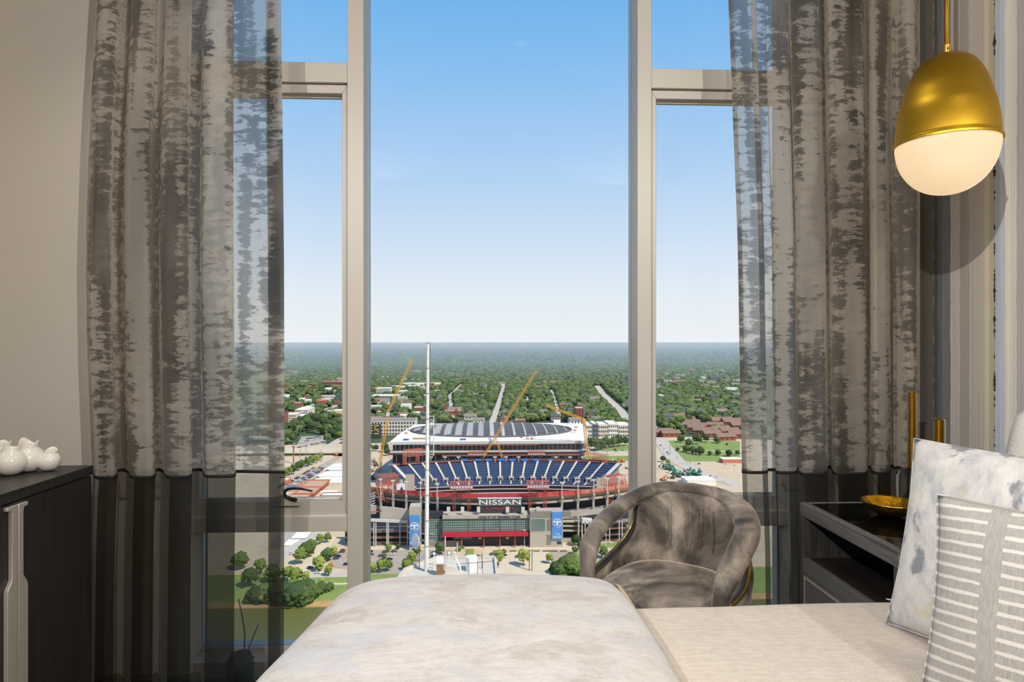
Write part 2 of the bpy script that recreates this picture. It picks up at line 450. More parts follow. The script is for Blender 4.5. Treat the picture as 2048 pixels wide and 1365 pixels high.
# added fill downlights, out of view
M_trim = plain('fill_lamp_trim', (235,232,228), .5)
M_diff = bpy.data.materials.new('fill_lamp_lens'); M_diff.use_nodes = True
_b = M_diff.node_tree.nodes['Principled BSDF']; _b.inputs['Emission Color'].default_value = (1, .9, .75, 1); _b.inputs['Emission Strength'].default_value = 1.0
for i, (lx_, ly_, pw_) in enumerate(FILL_DOWNLIGHTS):
    t = empty('fill_downlight', (lx_, ly_, ZC-.012))
    tag(t, 'unseen round downlight added to the bedroom ceiling for fill light', 'light', 'added fill downlights in the ceiling')
    MB().lathe([(.042, .012), (.042, 0), (.06, 0), (.06, .012)], 24, close=False).build('trim_ring', M_trim, t)
    MB().lathe([(0, .006), (.042, .006), (.042, .012)], 24, close=False).build('lens', M_diff, t)
    ld = bpy.data.lights.new('downlight', 'SPOT'); lo = bpy.data.objects.new('fill_downlight_lamp', ld); COL.objects.link(lo)
    ld.energy = pw_; ld.color = FILL_COL; ld.spot_size = R(125); ld.spot_blend = .9; ld.shadow_soft_size = .05
    lo.location = (0, 0, -.01); lo.parent = t

for i, ((x_, y_), aim, pw_) in enumerate(FILL_SPOTS):  # added fill lamps, their glass reflections lie behind the mullions
    t = empty('fill_spot', (x_, y_, ZC-.001))
    tag(t, ['unseen fill spot added at the back of the room, on the left', 'unseen fill spot added at the back of the room, by the headboard wall'][i], 'spotlight', 'added fill spots')
    MB().lathe([(.035, 0), (.035, -.015), (.012, -.018), (.012, -.05)], 20).build('stem', M_trim, t)
    d = (Vector(aim) - Vector((x_, y_, ZC-.09))).normalized(); q = d.to_track_quat('-Z', 'Y').to_euler()
    h = MB().lathe([(.0, .09), (.045, .085), (.05, -.05), (.046, -.05), (.042, .0), (0, .0)], 24, close=False).build('fill_spot_head', M_trim, t, loc=(0, 0, -.09)); h.rotation_euler = q
    ld = bpy.data.lights.new('fill_spot_lamp', 'SPOT'); lo = bpy.data.objects.new('fill_spot_lamp', ld); COL.objects.link(lo)
    ld.energy = pw_; ld.color = FILL_COL; ld.spot_size = R(88); ld.spot_blend = 1.0; ld.shadow_soft_size = .02
    lo.location = (0, 0, -.052); lo.parent = h
# ================================================================== FURNISHINGS
random.seed(7)
# ---- curtain fabrics
def curtain_print():
    m = bpy.data.materials.new('burnout_print_fabric'); m.use_nodes = True; nt = m.node_tree; nt.nodes.clear()
    o = nd(nt, 'ShaderNodeOutputMaterial'); uv = nd(nt, 'ShaderNodeUVMap', {'uv_map': 'uv'}).outputs[0]
    # bark-like print: short horizontal smears gathered in vertical columns
    n1 = nd(nt, 'ShaderNodeTexNoise', Vector=nd(nt, 'ShaderNodeMapping', Vector=uv, Scale=(13, 42, 1)).outputs[0], Scale=1.0, Detail=10.0, Roughness=.7, Distortion=.3)
    n2 = nd(nt, 'ShaderNodeTexNoise', Vector=nd(nt, 'ShaderNodeMapping', Vector=uv, Scale=(11, .9, 1)).outputs[0], Scale=1.0, Detail=2.0)
    n3 = nd(nt, 'ShaderNodeTexNoise', Vector=nd(nt, 'ShaderNodeMapping', Vector=uv, Scale=(3, 7, 1), Location=(5, 3, 0)).outputs[0], Scale=1.0, Detail=6.0)
    f = mth(nt, 'ADD', n1.outputs['Fac'], mth(nt, 'MULTIPLY', mth(nt, 'SUBTRACT', n2.outputs['Fac'], .5), 1.05))
    f = mth(nt, 'ADD', f, mth(nt, 'MULTIPLY', mth(nt, 'SUBTRACT', n3.outputs['Fac'], .5), .35))
    n6 = nd(nt, 'ShaderNodeTexNoise', Vector=nd(nt, 'ShaderNodeMapping', Vector=uv, Scale=(90, 260, 1)).outputs[0], Scale=1.0, Detail=4.0, Roughness=.7)
    f = mth(nt, 'ADD', f, mth(nt, 'MULTIPLY', mth(nt, 'SUBTRACT', n6.outputs['Fac'], .5), .34))
    mask = ramp(nt, f, [(.485, 0.0), (.54, 1.0)])
    n4 = nd(nt, 'ShaderNodeTexNoise', Vector=nd(nt, 'ShaderNodeMapping', Vector=uv, Scale=(5, 2, 1), Location=(1, 8, 0)).outputs[0], Scale=1.0, Detail=5.0)
    ink = ramp(nt, n4.outputs['Fac'], [(.34, hexlin(58,59,60)), (.50, hexlin(84,84,83)), (.60, hexlin(122,119,115)), (.72, hexlin(146,134,120))])
    th = nd(nt, 'ShaderNodeTexNoise', Vector=nd(nt, 'ShaderNodeMapping', Vector=uv, Scale=(300, 40, 1)).outputs[0], Scale=1.0, Detail=3.0)
    clo = ramp(nt, th.outputs['Fac'], [(.3, hexlin(202,196,188)), (.7, hexlin(226,220,212))])
    n5 = nd(nt, 'ShaderNodeTexNoise', Vector=nd(nt, 'ShaderNodeMapping', Vector=uv, Scale=(7, .6, 1), Location=(2, 5, 0)).outputs[0], Scale=1.0, Detail=4.0)
    clo = mixc(nt, ramp(nt, n5.outputs['Fac'], [(.42, 0.0), (.6, .7)]), clo, hexlin(158,154,149))
    col = mixc(nt, mask, clo, ink)
    d = nd(nt, 'ShaderNodeBsdfDiffuse', Color=col); tl = nd(nt, 'ShaderNodeBsdfTranslucent', Color=mixc(nt, mask, hexlin(255,250,242), hexlin(190,186,180)))
    tr = nd(nt, 'ShaderNodeBsdfTransparent', Color=(1, .975, .94, 1))
    a = nd(nt, 'ShaderNodeMixShader', _0=.62, _1=d.outputs[0], _2=tl.outputs[0])
    sheer = mixc(nt, mask, (.40, .40, .40, 1), (.20, .20, .20, 1))
    b = nd(nt, 'ShaderNodeMixShader', _0=sheer, _1=a.outputs[0], _2=tr.outputs[0])
    nt.links.new(b.outputs[0], o.inputs[0]); return m
def curtain_sheer():
    m = bpy.data.materials.new('charcoal_sheer'); m.use_nodes = True; nt = m.node_tree; nt.nodes.clear()
    o = nd(nt, 'ShaderNodeOutputMaterial'); uv = nd(nt, 'ShaderNodeUVMap', {'uv_map': 'uv'}).outputs[0]
    w = nd(nt, 'ShaderNodeTexNoise', Vector=nd(nt, 'ShaderNodeMapping', Vector=uv, Scale=(60, 400, 1)).outputs[0], Scale=1.0, Detail=2.0)
    d = nd(nt, 'ShaderNodeBsdfDiffuse', Color=hexlin(26,25,24)); tl = nd(nt, 'ShaderNodeBsdfTranslucent', Color=hexlin(124,118,108))
    a = nd(nt, 'ShaderNodeMixShader', _0=.68, _1=d.outputs[0], _2=tl.outputs[0])
    tr = nd(nt, 'ShaderNodeBsdfTransparent', Color=(.97, .98, .97, 1))
    b = nd(nt, 'ShaderNodeMixShader', _0=ramp(nt, w.outputs['Fac'], [(.3, .42), (.7, .49)]), _1=a.outputs[0], _2=tr.outputs[0])
    nt.links.new(b.outputs[0], o.inputs[0]); return m
M_print = curtain_print(); M_sheer = curtain_sheer()
M_tape = plain('black_curtain_tape', (24,22,21), .8)

def curtain(name, prof, vsplit, warp, label, base_u, soff):
    """prof: fold line as (column, Y) knots seen at eye level; warp(u, z) bends the columns with height"""
    zs_ = P(base_u, vsplit, 2.34).z
    knots = catmull([(u, y, 0) for u, y in prof], 7)
    s = [soff]
    for a, b in zip(knots, knots[1:]):
        s.append(s[-1] + (Vector((PX(b.x, b.y), b.y)) - Vector((PX(a.x, a.y), a.y))).length)
    n = len(knots)-1
    t = empty(name, (PX(base_u, 2.36), 2.36, .02)); tag(t, label, 'curtain', 'floor length curtains at the window')
    lx_, ly_, lz_ = t.location
    def loft(nm, z0, z1, nv, mat, push=0.0, amp=1.0):
        def fn(i, j):
            k = knots[int(round(i*n))]; z = lerp(z0, z1, j)
            y = 2.36 + (k.y-2.36)*lerp(1.0, amp, j)
            return (PX(warp(k.x, z), y)-lx_, y - push - ly_, z-lz_)
        mb = MB(); mb.grid(fn, n, nv, uvfn=lambda i, j: (s[int(round(i*n))], lerp(z0, z1, j)))
        return mb.build(nm, mat, t, smooth=True)
    loft('printed_panel', zs_, ZC-.02, 14, M_print)
    loft('sheer_panel', .025, zs_, 8, M_sheer)
    tp = loft('black_tape', zs_-.004, zs_+.007, 1, M_tape, push=0)
    md = tp.modifiers.new('solid', 'SOLIDIFY'); md.thickness = .0025; md.offset = 0
    hm = loft('bottom_hem', .022, .10, 1, M_sheer, push=.001)
    MB().box(PX(prof[0][0], 2.36)-lx_-.02, PX(prof[-1][0], 2.36)-lx_+.02, -.015, .015, ZC-.022-lz_, ZC-.001-lz_).build('track', M_alu, t)
    return t

def warpL(u, z):
    k = max(0.0, min(1.0, (566-u)/394.0))
    left = interp(z, [(.0, 4), (.6, 8), (.85, 14), (1.3, 3), (1.66, 0), (2.1, 8), (2.66, 28)])
    rt = interp(z, [(.0, 0), (.85, 2), (1.6, 1), (2.1, -2), (2.66, -6)])
    return u + left*k + rt*(1-k)
def pleat(ul, ur, nxt, yf=2.292, yb=2.43):
    """one flat fronted pleat with its cloth tucked back underneath, up to where the next begins"""
    return [(ul-1, yf+.075), (ul+1, yf+.03), (ul+9, yf+.003), ((ul+ur)/2, yf), (ur-9, yf+.004), (ur-1, yf+.03), (ur, yf+.07), (ur-8, yb-.06), (ul+16, yb-.05), (ul+12, yb-.035), (ul+20, yb-.022), (ur, yb-.015), ((ur+nxt)/2, yb), (nxt-2, yb-.04)]
profL = [(178, 2.43), (172, 2.40)] + pleat(173, 222, 246) + pleat(247, 301, 319) + pleat(320, 376, 397)[:-2] + [(388, 2.425), (397.5, 2.41),
         (400.5, 2.35), (406, 2.305), (430, 2.298), (459, 2.302), (465, 2.325), (464, 2.335), (440, 2.35), (412, 2.362), (408, 2.37), (425, 2.38), (470, 2.384),
         (500, 2.378), (530, 2.37), (562, 2.362), (567, 2.366), (562, 2.372), (540, 2.376), (535, 2.379), (540, 2.382), (560, 2.378)]
def warpR(u, z):
    k = max(0.0, min(1.0, (1840-u)/360.0))
    left = interp(z, [(.0, 14), (.5, 12), (.85, 5), (1.3, 0), (1.66, -3), (2.66, -24)])
    return u + left*k
profR = [(1488, 2.38), (1479, 2.365), (1482, 2.345), (1496, 2.33), (1516, 2.33), (1529, 2.34), (1530, 2.36), (1521, 2.368), (1522, 2.378), (1534, 2.378), (1546, 2.376),
         (1549, 2.362), (1547, 2.34), (1556, 2.325), (1576, 2.32), (1588, 2.33), (1589, 2.36), (1576, 2.385), (1574, 2.395), (1584, 2.405), (1592, 2.395)] + pleat(1594, 1652, 1662) + pleat(1663, 1734, 1741) + pleat(1742, 1780, 1790, 2.30) + [(1796, 2.40), (1808, 2.365), (1818, 2.35), (1830, 2.365), (1836, 2.42)]
curtain('curtain', profL, 950, warpL, 'left curtain of bark printed fabric over a charcoal sheer, hanging above the dark credenza end', 370, 0.0)
curtain('curtain', profR, 944, warpR, 'right curtain of bark printed fabric over a charcoal sheer, hanging behind armchair and nightstand', 1660, 7.3)

# ---- black woven pot with two dark blades behind the left sheer
M_black = plain('black_woven_rush', (26,24,22), .7, bump=.7, bscale=240)
M_blade = plain('dark_leaf', (40,40,34), .5)
pc = P(481, 1310, 2.478); pr = .045
pot = empty('plant_pot', (pc.x, pc.y, .001)); tag(pot, 'small black woven pot with dark blades on the floor behind the left sheer', 'plant pot')
pm = MB(); pz = pc.z
pm.lathe([(0, 0), (pr*.8, 0), (pr, pz*.4), (pr*.98, pz*.8), (pr*.86, pz), (pr*.76, pz), (pr*.8, pz*.8), (0, pz*.75)], 28)
pm.build('pot', M_black, pot, smooth=True)
for k in range(5):
    zz = pz*(.2+.16*k); rr = pr*interp(zz/pz, [(0,.8),(.4,1),(.8,.98),(1,.86)])+.001
    MB().tube([(rr*cos(2*pi*i/28), rr*sin(2*pi*i/28), zz+.002*(-1)**i) for i in range(28)], .004, 6, closed=True).build('woven_band', M_black, pot, smooth=True)
for (du, dv, hh) in ((-15, -112, 0), (18, -60, 0)):
    tip = P(481+14+du*1.2, 1310+dv, 2.478) - Vector(pot.location); b0 = Vector((.012, 0, pz*.76))
    mid = b0.lerp(tip, .5) + Vector((.012 if du < 0 else -.002, 0, 0))
    path = catmull([b0, mid, tip], 8); nn = len(path)
    MB().tube(path, [lerp(.007, .0012, (i/(nn-1))**1.5) for i in range(nn)], 8, ry=.002).build('blade', M_blade, pot, smooth=True)

# ---- bed
def woven_cover():
    m, nt, b = newmat('cream_matelasse'); setin(b, Roughness=.9); b.inputs['Sheen Weight'].default_value = .15
    tc = nd(nt, 'ShaderNodeTexCoord'); o_ = tc.outputs['Object']
    wv = nd(nt, 'ShaderNodeTexNoise', Vector=o_, Scale=7.0, Detail=2.0)
    sx = nd(nt, 'ShaderNodeSeparateXYZ', Vector=nd(nt, 'ShaderNodeVectorMath', {'operation': 'ADD'}, _0=o_, _1=nd(nt, 'ShaderNodeVectorMath', {'operation': 'SCALE'}, _0=wv.outputs['Color'], Scale=.05).outputs[0]).outputs[0])
    a = mth(nt, 'SINE', mth(nt, 'MULTIPLY', sx.outputs[0], 620.0)); c = mth(nt, 'SINE', mth(nt, 'MULTIPLY', sx.outputs[1], 360.0))
    n = nd(nt, 'ShaderNodeTexNoise', Vector=nd(nt, 'ShaderNodeMapping', Vector=o_, Scale=(38, 60, 38)).outputs[0], Scale=1.0, Detail=4.0)
    h = mth(nt, 'ADD', mth(nt, 'MULTIPLY', mth(nt, 'MULTIPLY', a, c), .25), mth(nt, 'ADD', mth(nt, 'MULTIPLY', c, .12), mth(nt, 'MULTIPLY', n.outputs['Fac'], 1.6)))
    bp = nd(nt, 'ShaderNodeBump', Strength=.35, Distance=.004, Height=h); nt.links.new(bp.outputs[0], b.inputs['Normal'])
    nt.links.new(ramp(nt, n.outputs['Fac'], [(.3, hexlin(203,191,178)), (.7, hexlin(215,204,191))]), b.inputs['Base Color']); return m
M_cover = woven_cover()
M_headb = plain('white_boucle', (232,228,222), .95, bump=.6, bscale=260, sheen=.3)
M_sheet = plain('white_cotton', (232,228,222), .9, bump=.1, bscale=60)
M_legw = plain('dark_bed_leg', (40,36,33), .5)
BX0, BX1 = -.40, XR-.115
BY1 = G(1500, 1201, .625).y; BY0 = -.15; BZ = .625
bed = empty('bed', ((BX0+BX1)/2, (BY0+BY1)/2, 0)); tag(bed, 'wide bed with a cream waffle textured cover, its headboard on the right', 'bed')
bx_, by_ = bed.location.x, bed.location.y
MB().box(BX0+.06-bx_, BX1-bx_, BY0+.05-by_, BY1-.05-by_, .10, .34).build('base', M_headb, bed, bevel=.03, segs=3)
MB().box(BX0+.04-bx_, BX1-bx_, BY0+.04-by_, BY1-.04-by_, .34, .57).build('mattress', M_sheet, bed, bevel=.05, segs=4)
for sx_ in (BX0+.14, BX1-.1):
    for sy_ in (BY0+.12, BY1-.12):
        MB().lathe([(.02, 0), (.03, .10)], 12, c=(sx_-bx_, sy_-by_, 0)).build('leg', M_legw, bed)
hb = MB(); hb.box(BX1-bx_+.002, XR-.004-bx_, BY0-.12-by_, 1.66-by_, .06, 1.22)
hb.build('headboard', M_headb, bed, bevel=.045, segs=5)
wg = MB()
def wing_fn(i, j):
    z = lerp(.30, 1.205, j); x0 = 1.352 + .05*smooth01((z-.85)/.36)**2 + .16*smooth01((z-1.06)/.15)**3; y0, y1 = 1.585, 1.66; r = .03
    out = [(BX1+.01, y0), (x0+r, y0), (x0+r*.3, y0+r*.3), (x0, (y0+y1)/2), (x0+r*.3, y1-r*.3), (x0+r, y1), (BX1+.01, y1)]
    p = out[int(round(i*6))]; return (p[0]-bx_, p[1]-by_, z)
wg.grid(wing_fn, 6, 20); wg.uv = None
n0 = len(wg.v); wg.f.append(tuple(n0-7+k for k in range(7))); wg.m.append(0)
wg.build('headboard_wing', M_headb, bed, smooth=True, ang=50)
def coverz(x, y):
    return .006*mnoise.noise(Vector((x*2.3, y*2.1, 1.7))) + .0025*mnoise.noise(Vector((x*9, y*11, 4)))
def cover_fn(i, j):
    # lofted blanket: i across the bed along x (foot drop, top), j along y (drop, top, drop)
    sx = lerp(-.30, BX1-BX0, i); sy = lerp(-.36, (BY1-BY0)+.36, j); W = BY1-BY0; r = .045
    def fold(s, L=None):
        if s < r:
            q = min(1.0, (r-s)/(r*pi/2)) * pi/2 if s > r - r*pi/2 else pi/2
            if s > r - r*pi/2: return r - r*sin(q), r - r*cos(q)
            return 0.0, r + (r - r*pi/2 - s)
        return s, 0.0
    X, dx = fold(sx)
    if sy <= W/2: Y, dy = fold(sy)
    else: Y, dy = fold(W-sy); Y = W-Y
    x = BX0+X; y = BY0+Y
    d = max(dx, dy) if min(dx, dy) < r else dx+dy*.3
    z = BZ - min(d, BZ-.22) + coverz(x, y)
    drop = max(dx, dy)
    if drop > .05:
        wv = .012*sin(9*(x if dy > dx else y)+1)*min(1, drop/.2)
        if dy > dx: y += (1 if sy > W/2 else -1)*(.01+wv)
        else: x -= .01+wv
    return (x-bx_, y-by_, z)
mb = MB(); mb.grid(cover_fn, 150, 130, flip=False); cov = mb.build('bed_cover', M_cover, bed, smooth=True)
md = cov.modifiers.new('solid', 'SOLIDIFY'); md.thickness = .006; md.offset = -1

# ---- thick folded throw across the foot of the bed
def marbled(name, cols, scale, stretch=(1,1,1), rough=.85, coord='Object', vein=None, bumps=.25):
    m, nt, b = newmat(name); setin(b, Roughness=rough); b.inputs['Sheen Weight'].default_value = .2
    tc = nd(nt, 'ShaderNodeTexCoord'); o_ = nd(nt, 'ShaderNodeMapping', Vector=tc.outputs[coord], Scale=stretch).outputs[0]
    wv = nd(nt, 'ShaderNodeTexNoise', Vector=o_, Scale=scale*.6, Detail=3.0)
    v = nd(nt, 'ShaderNodeVectorMath', {'operation': 'ADD'}, _0=o_, _1=nd(nt, 'ShaderNodeVectorMath', {'operation': 'SCALE'}, _0=wv.outputs['Color'], Scale=.35/scale*3).outputs[0]).outputs[0]
    n = nd(nt, 'ShaderNodeTexNoise', Vector=v, Scale=scale, Detail=11.0, Roughness=.76)
    c = ramp(nt, n.outputs['Fac'], cols)
    n2 = nd(nt, 'ShaderNodeTexNoise', Vector=nd(nt, 'ShaderNodeMapping', Vector=v, Location=(4.2, 1.3, 7.7)).outputs[0], Scale=scale*.7, Detail=8.0, Roughness=.6)
    for (lo, hi, col, amt) in (vein or []):
        k = ramp(nt, n2.outputs['Fac'], [(max(0, lo-.04), 0.0), (lo, amt), (hi, amt), (min(1, hi+.05), 0.0)])
        c = mixc(nt, k, c, hexlin(*col))
    nt.links.new(c, b.inputs['Base Color'])
    n3 = nd(nt, 'ShaderNodeTexNoise', Vector=o_, Scale=scale*5, Detail=4.0)
    bp = nd(nt, 'ShaderNodeBump', Strength=bumps, Distance=.01, Height=n3.outputs['Fac']); nt.links.new(bp.outputs[0], b.inputs['Normal'])
    return m
M_throw = marbled('marbled_throw', [(.28, hexlin(162,150,139)), (.40, hexlin(188,180,173)), (.52, hexlin(200,194,189)), (.7, hexlin(207,203,200))], 9.0, (1, 1.35, 1),
                  vein=[(.60, .66, (184,188,196), .45), (.36, .40, (164,148,132), .35)], bumps=.4)
M_thback = plain('throw_lining', (196,178,146), .8, bump=.1, bscale=80)
TZ = .738
TXR = .345
sec = catmull([(TXR-.03, .638, 0), (TXR-.005, .642, 0), (TXR+.008, .656, 0), (TXR+.008, .680, 0), (TXR-.012, .708, 0), (TXR-.055, .726, 0), (TXR-.16, .735, 0), (.0, TZ+.002, 0), (-.2, TZ-.001, 0), (-.325, .732, 0),
               (-.40, .704, 0), (-.435, .650, 0), (-.470, .58, 0), (-.492, .48, 0), (-.50, .34, 0), (-.50, .24, 0)], 5)
yend = [(-.16, 0)] + [(lerp(-.16, 1.45, k/20), 0) for k in range(1, 21)] + [(1.50, .001), (1.55, .004), (1.595, .010), (1.635, .022), (1.668, .042), (1.692, .07), (1.71, .11), (1.722, .16), (1.73, .22), (1.735, .30), (1.738, .40)]
ny = len(yend)-1; nx = len(sec)-1
def throw_fn(i, j):
    q = sec[int(round(i*nx))]; y, d = yend[int(round(j*ny))]
    x, z = q.x, q.y
    far = smooth01((y-1.05)/.7)
    if x < 0: x += .07*far*smooth01(-x/.4)
    else: x -= .015*far*smooth01(x/.3)
    side = 1.0 if x < .2 else smooth01((TXR+.03-x)/.15)
    z = z - d*(1.0 if z > .6 else max(.0, (z-.24)/.36))
    if d > .0 and x > TXR-.09: z = max(z, .640)
    if y > 1.70: y += .01*sin(x*14)
    if z > .60:
        z += .010*mnoise.noise(Vector((x*4.2, y*3.4, 9))) + .004*mnoise.noise(Vector((x*11, y*14, 2)))
    else:
        x += .012*mnoise.noise(Vector((y*6, z*3, 5)))
    if y > BY1-.06: y = max(y, BY1+.022) if z < BZ+.01 and x < TXR-.06 else y
    return (x, y, z)
mb = MB(); mb.grid(throw_fn, nx, ny)
thr = mb.build('throw', [M_throw], None, smooth=True)
tag(thr, 'thick puffy throw in marbled beige and grey folded across the foot of the bed', 'throw')
md = thr.modifiers.new('solid', 'SOLIDIFY'); md.thickness = .008; md.offset = -1
md = thr.modifiers.new('sub', 'SUBSURF'); md.levels = 1; md.render_levels = 1
hem = MB(); nh = 30
def hem_fn(i, j):
    y = lerp(-.15, 1.70, i); x = TXR - .015*smooth01((y-1.05)/.7) + .004*sin(y*9)
    q = [(.004, .690), (.016, .684), (.024, .668), (.034, .648), (.044, .634)][int(round(j*4))]
    return (x+q[0], y, q[1]-(.02 if y > 1.66 else 0))
hem.grid(hem_fn, nh, 4); hem.uv = None
h_ = hem.build('lining_edge', M_thback, thr, smooth=True, solid=.004); h_['label'] = 'tan lining edge of the throw'

# ---- pillows
def pillow(name, mat, w, h, t, corner_far_bottom, along, up, label, cat='pillow', pipe=None, nseg=34, pinch=.045):
    along = Vector(along).normalized(); up = Vector(up); up = (up - along*up.dot(along)).normalized(); nrm = along.cross(up)
    def surf(side):
        def fn(i, j):
            u = i*2-1; v = j*2-1
            pu = u*(1 - pinch*(1-v*v)*abs(u)**3*1.0); pv = v*(1 - pinch*(1-u*u)*abs(v)**3)
            prof = ((1-abs(u)**2.6)*(1-abs(v)**2.6))**.55
            wr = .05*mnoise.noise(Vector((u*3, v*3, 3*side+w*10)))*(1-abs(u)**6)*(1-abs(v)**6)
            # creases running to the corners
            cr = .03*sin(14*atan2(v, u+1e-6))*max(0, (u*u+v*v)-.75)*(1-max(abs(u), abs(v))**8)
            return (pu*w/2, pv*h/2, side*(t/2)*(prof*(1+wr)+cr))
        return fn
    mb = MB(); mb.grid(surf(1), nseg, nseg); mb.grid(surf(-1), nseg, nseg, flip=True)
    mb.uv = None
    o = mb.build(name, mat, None, smooth=True)
    bm = bmesh.new(); bm.from_mesh(o.data); bmesh.ops.remove_doubles(bm, verts=bm.verts, dist=.0008); bm.to_mesh(o.data); bm.free()
    o.data.polygons.foreach_set('use_smooth', [True]*len(o.data.polygons))
    Mx = Matrix((along, up, nrm)).transposed().to_4x4()
    c = Vector(corner_far_bottom) + along*w/2 + up*h/2
    o.matrix_world = Matrix.Translation(c) @ Mx
    tag(o, label, cat)
    if pipe:
        loop = []
        for (a0, a1) in (((-1,-1),(1,-1)), ((1,-1),(1,1)), ((1,1),(-1,1)), ((-1,1),(-1,-1))):
            for k in range(16):
                i = lerp(a0[0], a1[0], k/16); j = lerp(a0[1], a1[1], k/16); f = surf(1)((i+1)/2, (j+1)/2); loop.append((f[0], f[1], 0))
        MB().tube(loop, .0022, 6, closed=True).build('piping', pipe, o, smooth=True)
    return o
M_pil = marbled('painted_pillow', [(.25, hexlin(150,152,160)), (.40, hexlin(186,186,192)), (.50, hexlin(212,209,207)), (.62, hexlin(230,227,222))], 13.0, (1, .6, 1), rough=.9,
                vein=[(.62, .67, (104,112,124), .75), (.30, .335, (214,200,144), .6)], bumps=.12)
M_pilb = plain('pillow_seam', (214,210,204), .9)
fb = G(1772, 1246, .632)            # far bottom corner of the painted pillow
ft = P(1864, 884, fb.y + .0)
alongA = Vector((.42, -1, 0))
upA = Vector((ft.x - fb.x, 0, ft.z - fb.z))
pil = pillow('pillow', M_pil, .62, upA.length*1.0, .17, fb, alongA, upA, 'large pillow painted with grey, white and yellow marbling, leaning against the headboard', pipe=M_pil)
MB().box(-.004, .004, -.0006, .0006, -.008, .008).build('care_tag', M_sheet, pil, loc=(-.31, -.17, 0.0))
def stripe_mat():
    m, nt, b = newmat('striped_pillow_linen'); setin(b, Roughness=.92)
    tc = nd(nt, 'ShaderNodeTexCoord'); o_ = tc.outputs['Object']; sx = nd(nt, 'ShaderNodeSeparateXYZ', Vector=o_)
    n = nd(nt, 'ShaderNodeTexNoise', Vector=nd(nt, 'ShaderNodeMapping', Vector=o_, Scale=(40, 160, 10)).outputs[0], Scale=1.0, Detail=4.0)
    y = mth(nt, 'ADD', sx.outputs[1], mth(nt, 'MULTIPLY', n.outputs['Fac'], .005))
    y = mth(nt, 'SUBTRACT', y, mth(nt, 'MULTIPLY', sx.outputs[0], .05))
    st = mth(nt, 'LESS_THAN', mth(nt, 'FRACT', mth(nt, 'MULTIPLY', y, 45.0)), .29)
    # rows of dashes: gaps along the pillow
    xg = mth(nt, 'FRACT', mth(nt, 'ADD', mth(nt, 'MULTIPLY', sx.outputs[0], 4.6), .65))
    st = mth(nt, 'MULTIPLY', st, mth(nt, 'GREATER_THAN', mth(nt, 'ADD', xg, mth(nt, 'MULTIPLY', n.outputs['Fac'], .04)), .16))
    th = nd(nt, 'ShaderNodeTexNoise', Vector=nd(nt, 'ShaderNodeMapping', Vector=o_, Scale=(500, 60, 10)).outputs[0], Scale=1.0, Detail=2.0)
    g = ramp(nt, th.outputs['Fac'], [(.3, hexlin(160,158,154)), (.7, hexlin(182,180,175))])
    nt.links.new(mixc(nt, st, g, hexlin(220,215,208)), b.inputs['Base Color'])
    bp = nd(nt, 'ShaderNodeBump', Strength=.4, Distance=.003, Height=mth(nt, 'ADD', st, mth(nt, 'MULTIPLY', th.outputs['Fac'], .3))); nt.links.new(bp.outputs[0], b.inputs['Normal'])
    return m
M_stripe = stripe_mat()
sb_ = P(1843, 1372, 1.24); sb_.z = .632; stp = P(1868, 988, 1.29)
upB = Vector((stp.x-sb_.x, stp.y-sb_.y, stp.z-sb_.z))
pillow('pillow', M_stripe, .48, upB.length, .13, sb_, Vector((.58, -.82, 0)), upB, 'smaller grey pillow with rows of raised white dashes, in front of the painted pillow', pipe=M_stripe)

# ---- pendant lamp
def brass(name, rgb, rough, aniso=0.0, brush=True):
    m, nt, b = newmat(name); setin(b, Base__Color=hexlin(*rgb), Metallic=1.0, Roughness=rough)
    if aniso:
        b.inputs['Anisotropic'].default_value = aniso; tg = nd(nt, 'ShaderNodeTangent', {'direction_type': 'RADIAL', 'axis': 'Z'}); nt.links.new(tg.outputs[0], b.inputs['Tangent'])
    if brush:
        tc = nd(nt, 'ShaderNodeTexCoord')
        n = nd(nt, 'ShaderNodeTexNoise', Vector=nd(nt, 'ShaderNodeMapping', Vector=tc.outputs['Object'], Scale=(3, 3, 900)).outputs[0], Scale=1.0, Detail=2.0)
        nt.links.new(ramp(nt, n.outputs['Fac'], [(.3, rough*.8), (.7, rough*1.25)]), b.inputs['Roughness'])
    return m
M_brass = brass('brushed_brass', (184,146,42), .36, .8, False)
M_brass2 = brass('polished_brass', (214,172,92), .25, 0, False)
def opal():
    m, nt, b = newmat('lit_opal_glass'); setin(b, Base__Color=hexlin(150,140,128), Roughness=.12)
    b.inputs['Emission Color'].default_value = hexlin(255,220,172); b.inputs['Emission Strength'].default_value = .80
    return m
LY = 1.85
lc = P(1893, 287, LY); LR = .134
lamp = empty('pendant_lamp', (lc.x, lc.y, lc.z)); tag(lamp, 'brass egg shaped pendant lamp with a glowing opal glass bottom above the nightstand', 'lamp')
LH = .262
prof = [(LR+.002, -.004), (LR+.003, .0)]
for p in catmull([(1, 0, 0), (.985, .12, 0), (.96, .25, 0), (.92, .38, 0), (.86, .5, 0), (.79, .63, 0), (.70, .75, 0), (.55, .88, 0), (.37, .955, 0), (.18, .99, 0), (.05, 1, 0)], 4)[1:]: prof.append((LR*p.x, LH*p.y))
inner = [(max(.004, r_-.003), z_-.003) for r_, z_ in prof[1:]][::-1]
MB().lathe(prof+inner, 64, close=False).build('shade', M_brass, lamp, smooth=True)
GH = .150
gp = [(0, -GH)] + [(LR*.99*sin(k/20*pi/2)**.92, -GH*cos(k/20*pi/2)) for k in range(1, 21)]
MB().lathe(gp, 64).build('glass_globe', opal(), lamp, smooth=True)
MB().lathe([(LR*.99, -.003), (LR+.0035, -.003), (LR+.0035, .002), (LR*.99, .002)], 64, close=False).build('rim', M_brass, lamp, smooth=False)
MB().lathe([(.0125, LH-.006), (.0125, LH+.026), (.008, LH+.028)], 24).build('collar', M_brass2, lamp, smooth=False, bevel=.001)
